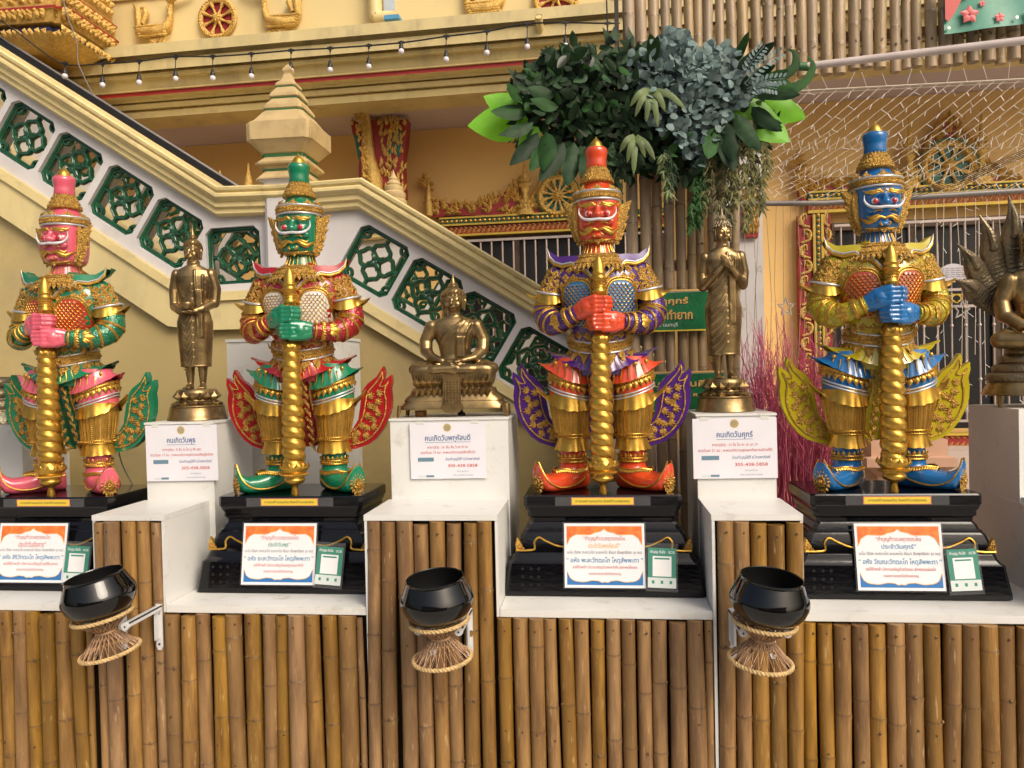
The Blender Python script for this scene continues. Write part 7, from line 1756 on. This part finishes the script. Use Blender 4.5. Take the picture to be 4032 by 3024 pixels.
for (ax_, ay_, bx_, by_) in ((2930, 330, 3075, 205), (2940, 350, 3090, 310), (2930, 300, 3010, 180), (2950, 360, 3060, 350)):
    st_ = smooth_path([pk(ax_, ay_, 2.88), pk((ax_+bx_)/2, (ay_+by_)/2-12, 2.86), pk(bx_, by_, 2.85)], 10); m.tube(st_, .0016, 4)
    for i in range(2, 10):
        for s0_ in (-1, 1):
            dd = nrm(st_[i]-st_[i-1]); sd_ = np.array([-dd[2], 0, dd[0]])*s0_; c = st_[i]+sd_*.014; a_ = nrm((q.uniform(-.5, .5), -1, q.uniform(0, .6))); l_ = nrm(sd_+dd*.6); w_ = np.cross(a_, l_); rr_a = .014*(1-i*.04)
            m.add([c+rr_a*(math.cos(k)*l_+.6*math.sin(k)*w_) for k in np.linspace(0, 2*pi, 9)[:-1]], [tuple(range(8))])
m.build('small_eucalyptus_leaves', LE, fol, kind='stuff')
# large single leaves: (base px, tip px, mesh, material, width factor)
BL = [((2060, 440), (1905, 385), 0, LB), ((2080, 470), (1845, 500), 1, LB), ((2120, 500), (2040, 600), 0, LB), ((2080, 430), (1930, 450), 2, LM), ((2100, 480), (1960, 560), 1, LD), ((2120, 520), (2010, 680), 1, LD), ((2160, 540), (2085, 700), 1, LM), ((2150, 520), (2150, 690), 0, LM), ((2220, 560), (2120, 740), 1, LD), ((2260, 560), (2230, 760), 1, LD), ((2200, 420), (2080, 400), 0, LM),
      ((2330, 560), (2300, 760), 1, LD), ((2180, 380), (2070, 350), 2, LD), ((2880, 250), (2960, 130), 1, LM), ((2900, 270), (3060, 175), 1, LD), ((2930, 320), (3110, 300), 1, LM), ((2960, 340), (3150, 400), 1, LD), ((3000, 400), (3170, 470), 1, LB), ((2960, 420), (3080, 540), 1, LD), ((2900, 450), (2990, 620), 1, LD), ((2850, 480), (2900, 660), 1, LD), ((2960, 480), (3050, 500), 0, LM),
      ((2820, 500), (2780, 640), 0, LM), ((2900, 400), (3100, 570), 0, LB), ((3020, 300), (3130, 360), 2, LM), ((2960, 300), (3060, 260), 0, LM), ((2550, 260), (2600, 140), 0, LM), ((2580, 230), (2560, 130), 2, LM), ((2860, 520), (2880, 690), 0, LD), ((2240, 230), (2320, 190), 2, LM), ((2960, 560), (3010, 480), 2, LB), ((2060, 400), (1990, 330), 2, LM)]
for (x0_, y0_), (x1_, y1_), k, mt in BL:
    Y = 2.94+q.uniform(-.03, .03)+(.06 if mt is LB else 0); a_, b_ = pk(x0_, y0_, Y), pk(x1_, y1_, Y-.05 if mt is not LB else Y); L_ = np.linalg.norm(b_-a_); base = (.21, .27, .17)[k] if mt is not LB else .20
    place(BRM if mt is LB else BMs[k], mt, a_, b_-a_, (q.uniform(-.35, .35), -1, q.uniform(-.1, .3)), 'broad_leaf', L_/base)
# long curling ribbon leaves at the right
for pts in ([(3000, 330), (3080, 300), (3130, 260), (3120, 200), (3100, 195)], [(3020, 350), (3120, 350), (3180, 310), (3200, 250), (3180, 220)]):
    m = MB(); pth = smooth_path([pk(x, y, 2.9) for x, y in pts], 20); m.tube(pth, np.interp(np.linspace(0, 1, 20), [0, .4, .8, 1], [.014, .02, .012, .002]), 6, (1, .12), (0, -1, 0)); m.build('ribbon_leaf', LM, fol)
# staghorn fern fronds
for (bx, by, tips_) in ((2560, 360, [(2480, 420), (2500, 460), (2545, 480), (2590, 500), (2620, 440), (2700, 430)]), (2500, 545, [(2440, 600), (2470, 640), (2495, 690), (2540, 620), (2580, 630)])):
    m = MB()
    for tx, ty in tips_:
        a_ = pk(bx, by, 2.9); b_ = pk(tx, ty, 2.88); mid = a_*.5+b_*.5+np.array([0, -.02, .015]); m.tube(smooth_path([a_, mid, b_], 12), np.interp(np.linspace(0, 1, 12), [0, .4, .8, 1], [.018, .012, .009, .001]), 6, (1, .2), (0, -1, 0))
    m.build('staghorn_frond', LS, fol)
# hanging moss and fern strings
for k, (x, y0_, y1_, w_, mt) in enumerate([(2790, 560, 830, 26, LO), (2850, 600, 870, 30, LO), (2900, 560, 800, 22, LO), (2960, 470, 700, 20, LO), (2985, 640, 830, 26, LO), (2940, 640, 900, 16, LO), (2760, 620, 880, 14, LM), (2340, 620, 820, 18, LD), (2400, 560, 760, 16, LD), (2440, 600, 860, 12, LD), (2620, 600, 770, 14, LS), (2640, 580, 720, 16, LD), (3010, 560, 720, 14, LO), (2730, 690, 900, 10, LM), (2880, 700, 880, 20, LO)]):
    m = MB(); n_ = int((y1_-y0_)/3.2)
    for i in range(n_):
        u = i/n_; c = pk(x+12*math.sin(u*5+k)+q.uniform(-1, 1)*w_*(.35+.5*math.sin(pi*u)), y0_+(y1_-y0_)*u, 2.95+q.uniform(-.03, .03))
        m.leaf(c, (q.uniform(-.8, .8), q.uniform(-.3, .1), -1), (q.uniform(-.4, .4), -1, .2), q.uniform(.025, .05), .008, .2); m.leaf(c, (q.uniform(-1, 1), q.uniform(-.3, .1), -.6), (q.uniform(-.4, .4), -1, .2), q.uniform(.015, .035), .007, .2)
    m.tube(smooth_path([pk(x, y0_, 2.96), pk(x+10, (y0_+y1_)/2, 2.96), pk(x, y1_, 2.96)], 10), .002, 4); m.build('hanging_moss', mt, fol, kind='stuff')
m = MB(); 
for i in range(40): a_ = pk(q.uniform(2200, 2950), q.uniform(250, 500), 3.08); m.tube([a_, a_+np.array([q.uniform(-.15, .15), -.06, q.uniform(-.12, .12)])], .003, 4)
m.build('stems', mat('stem_brown', (.07, .045, .02), .6), fol, kind='stuff')
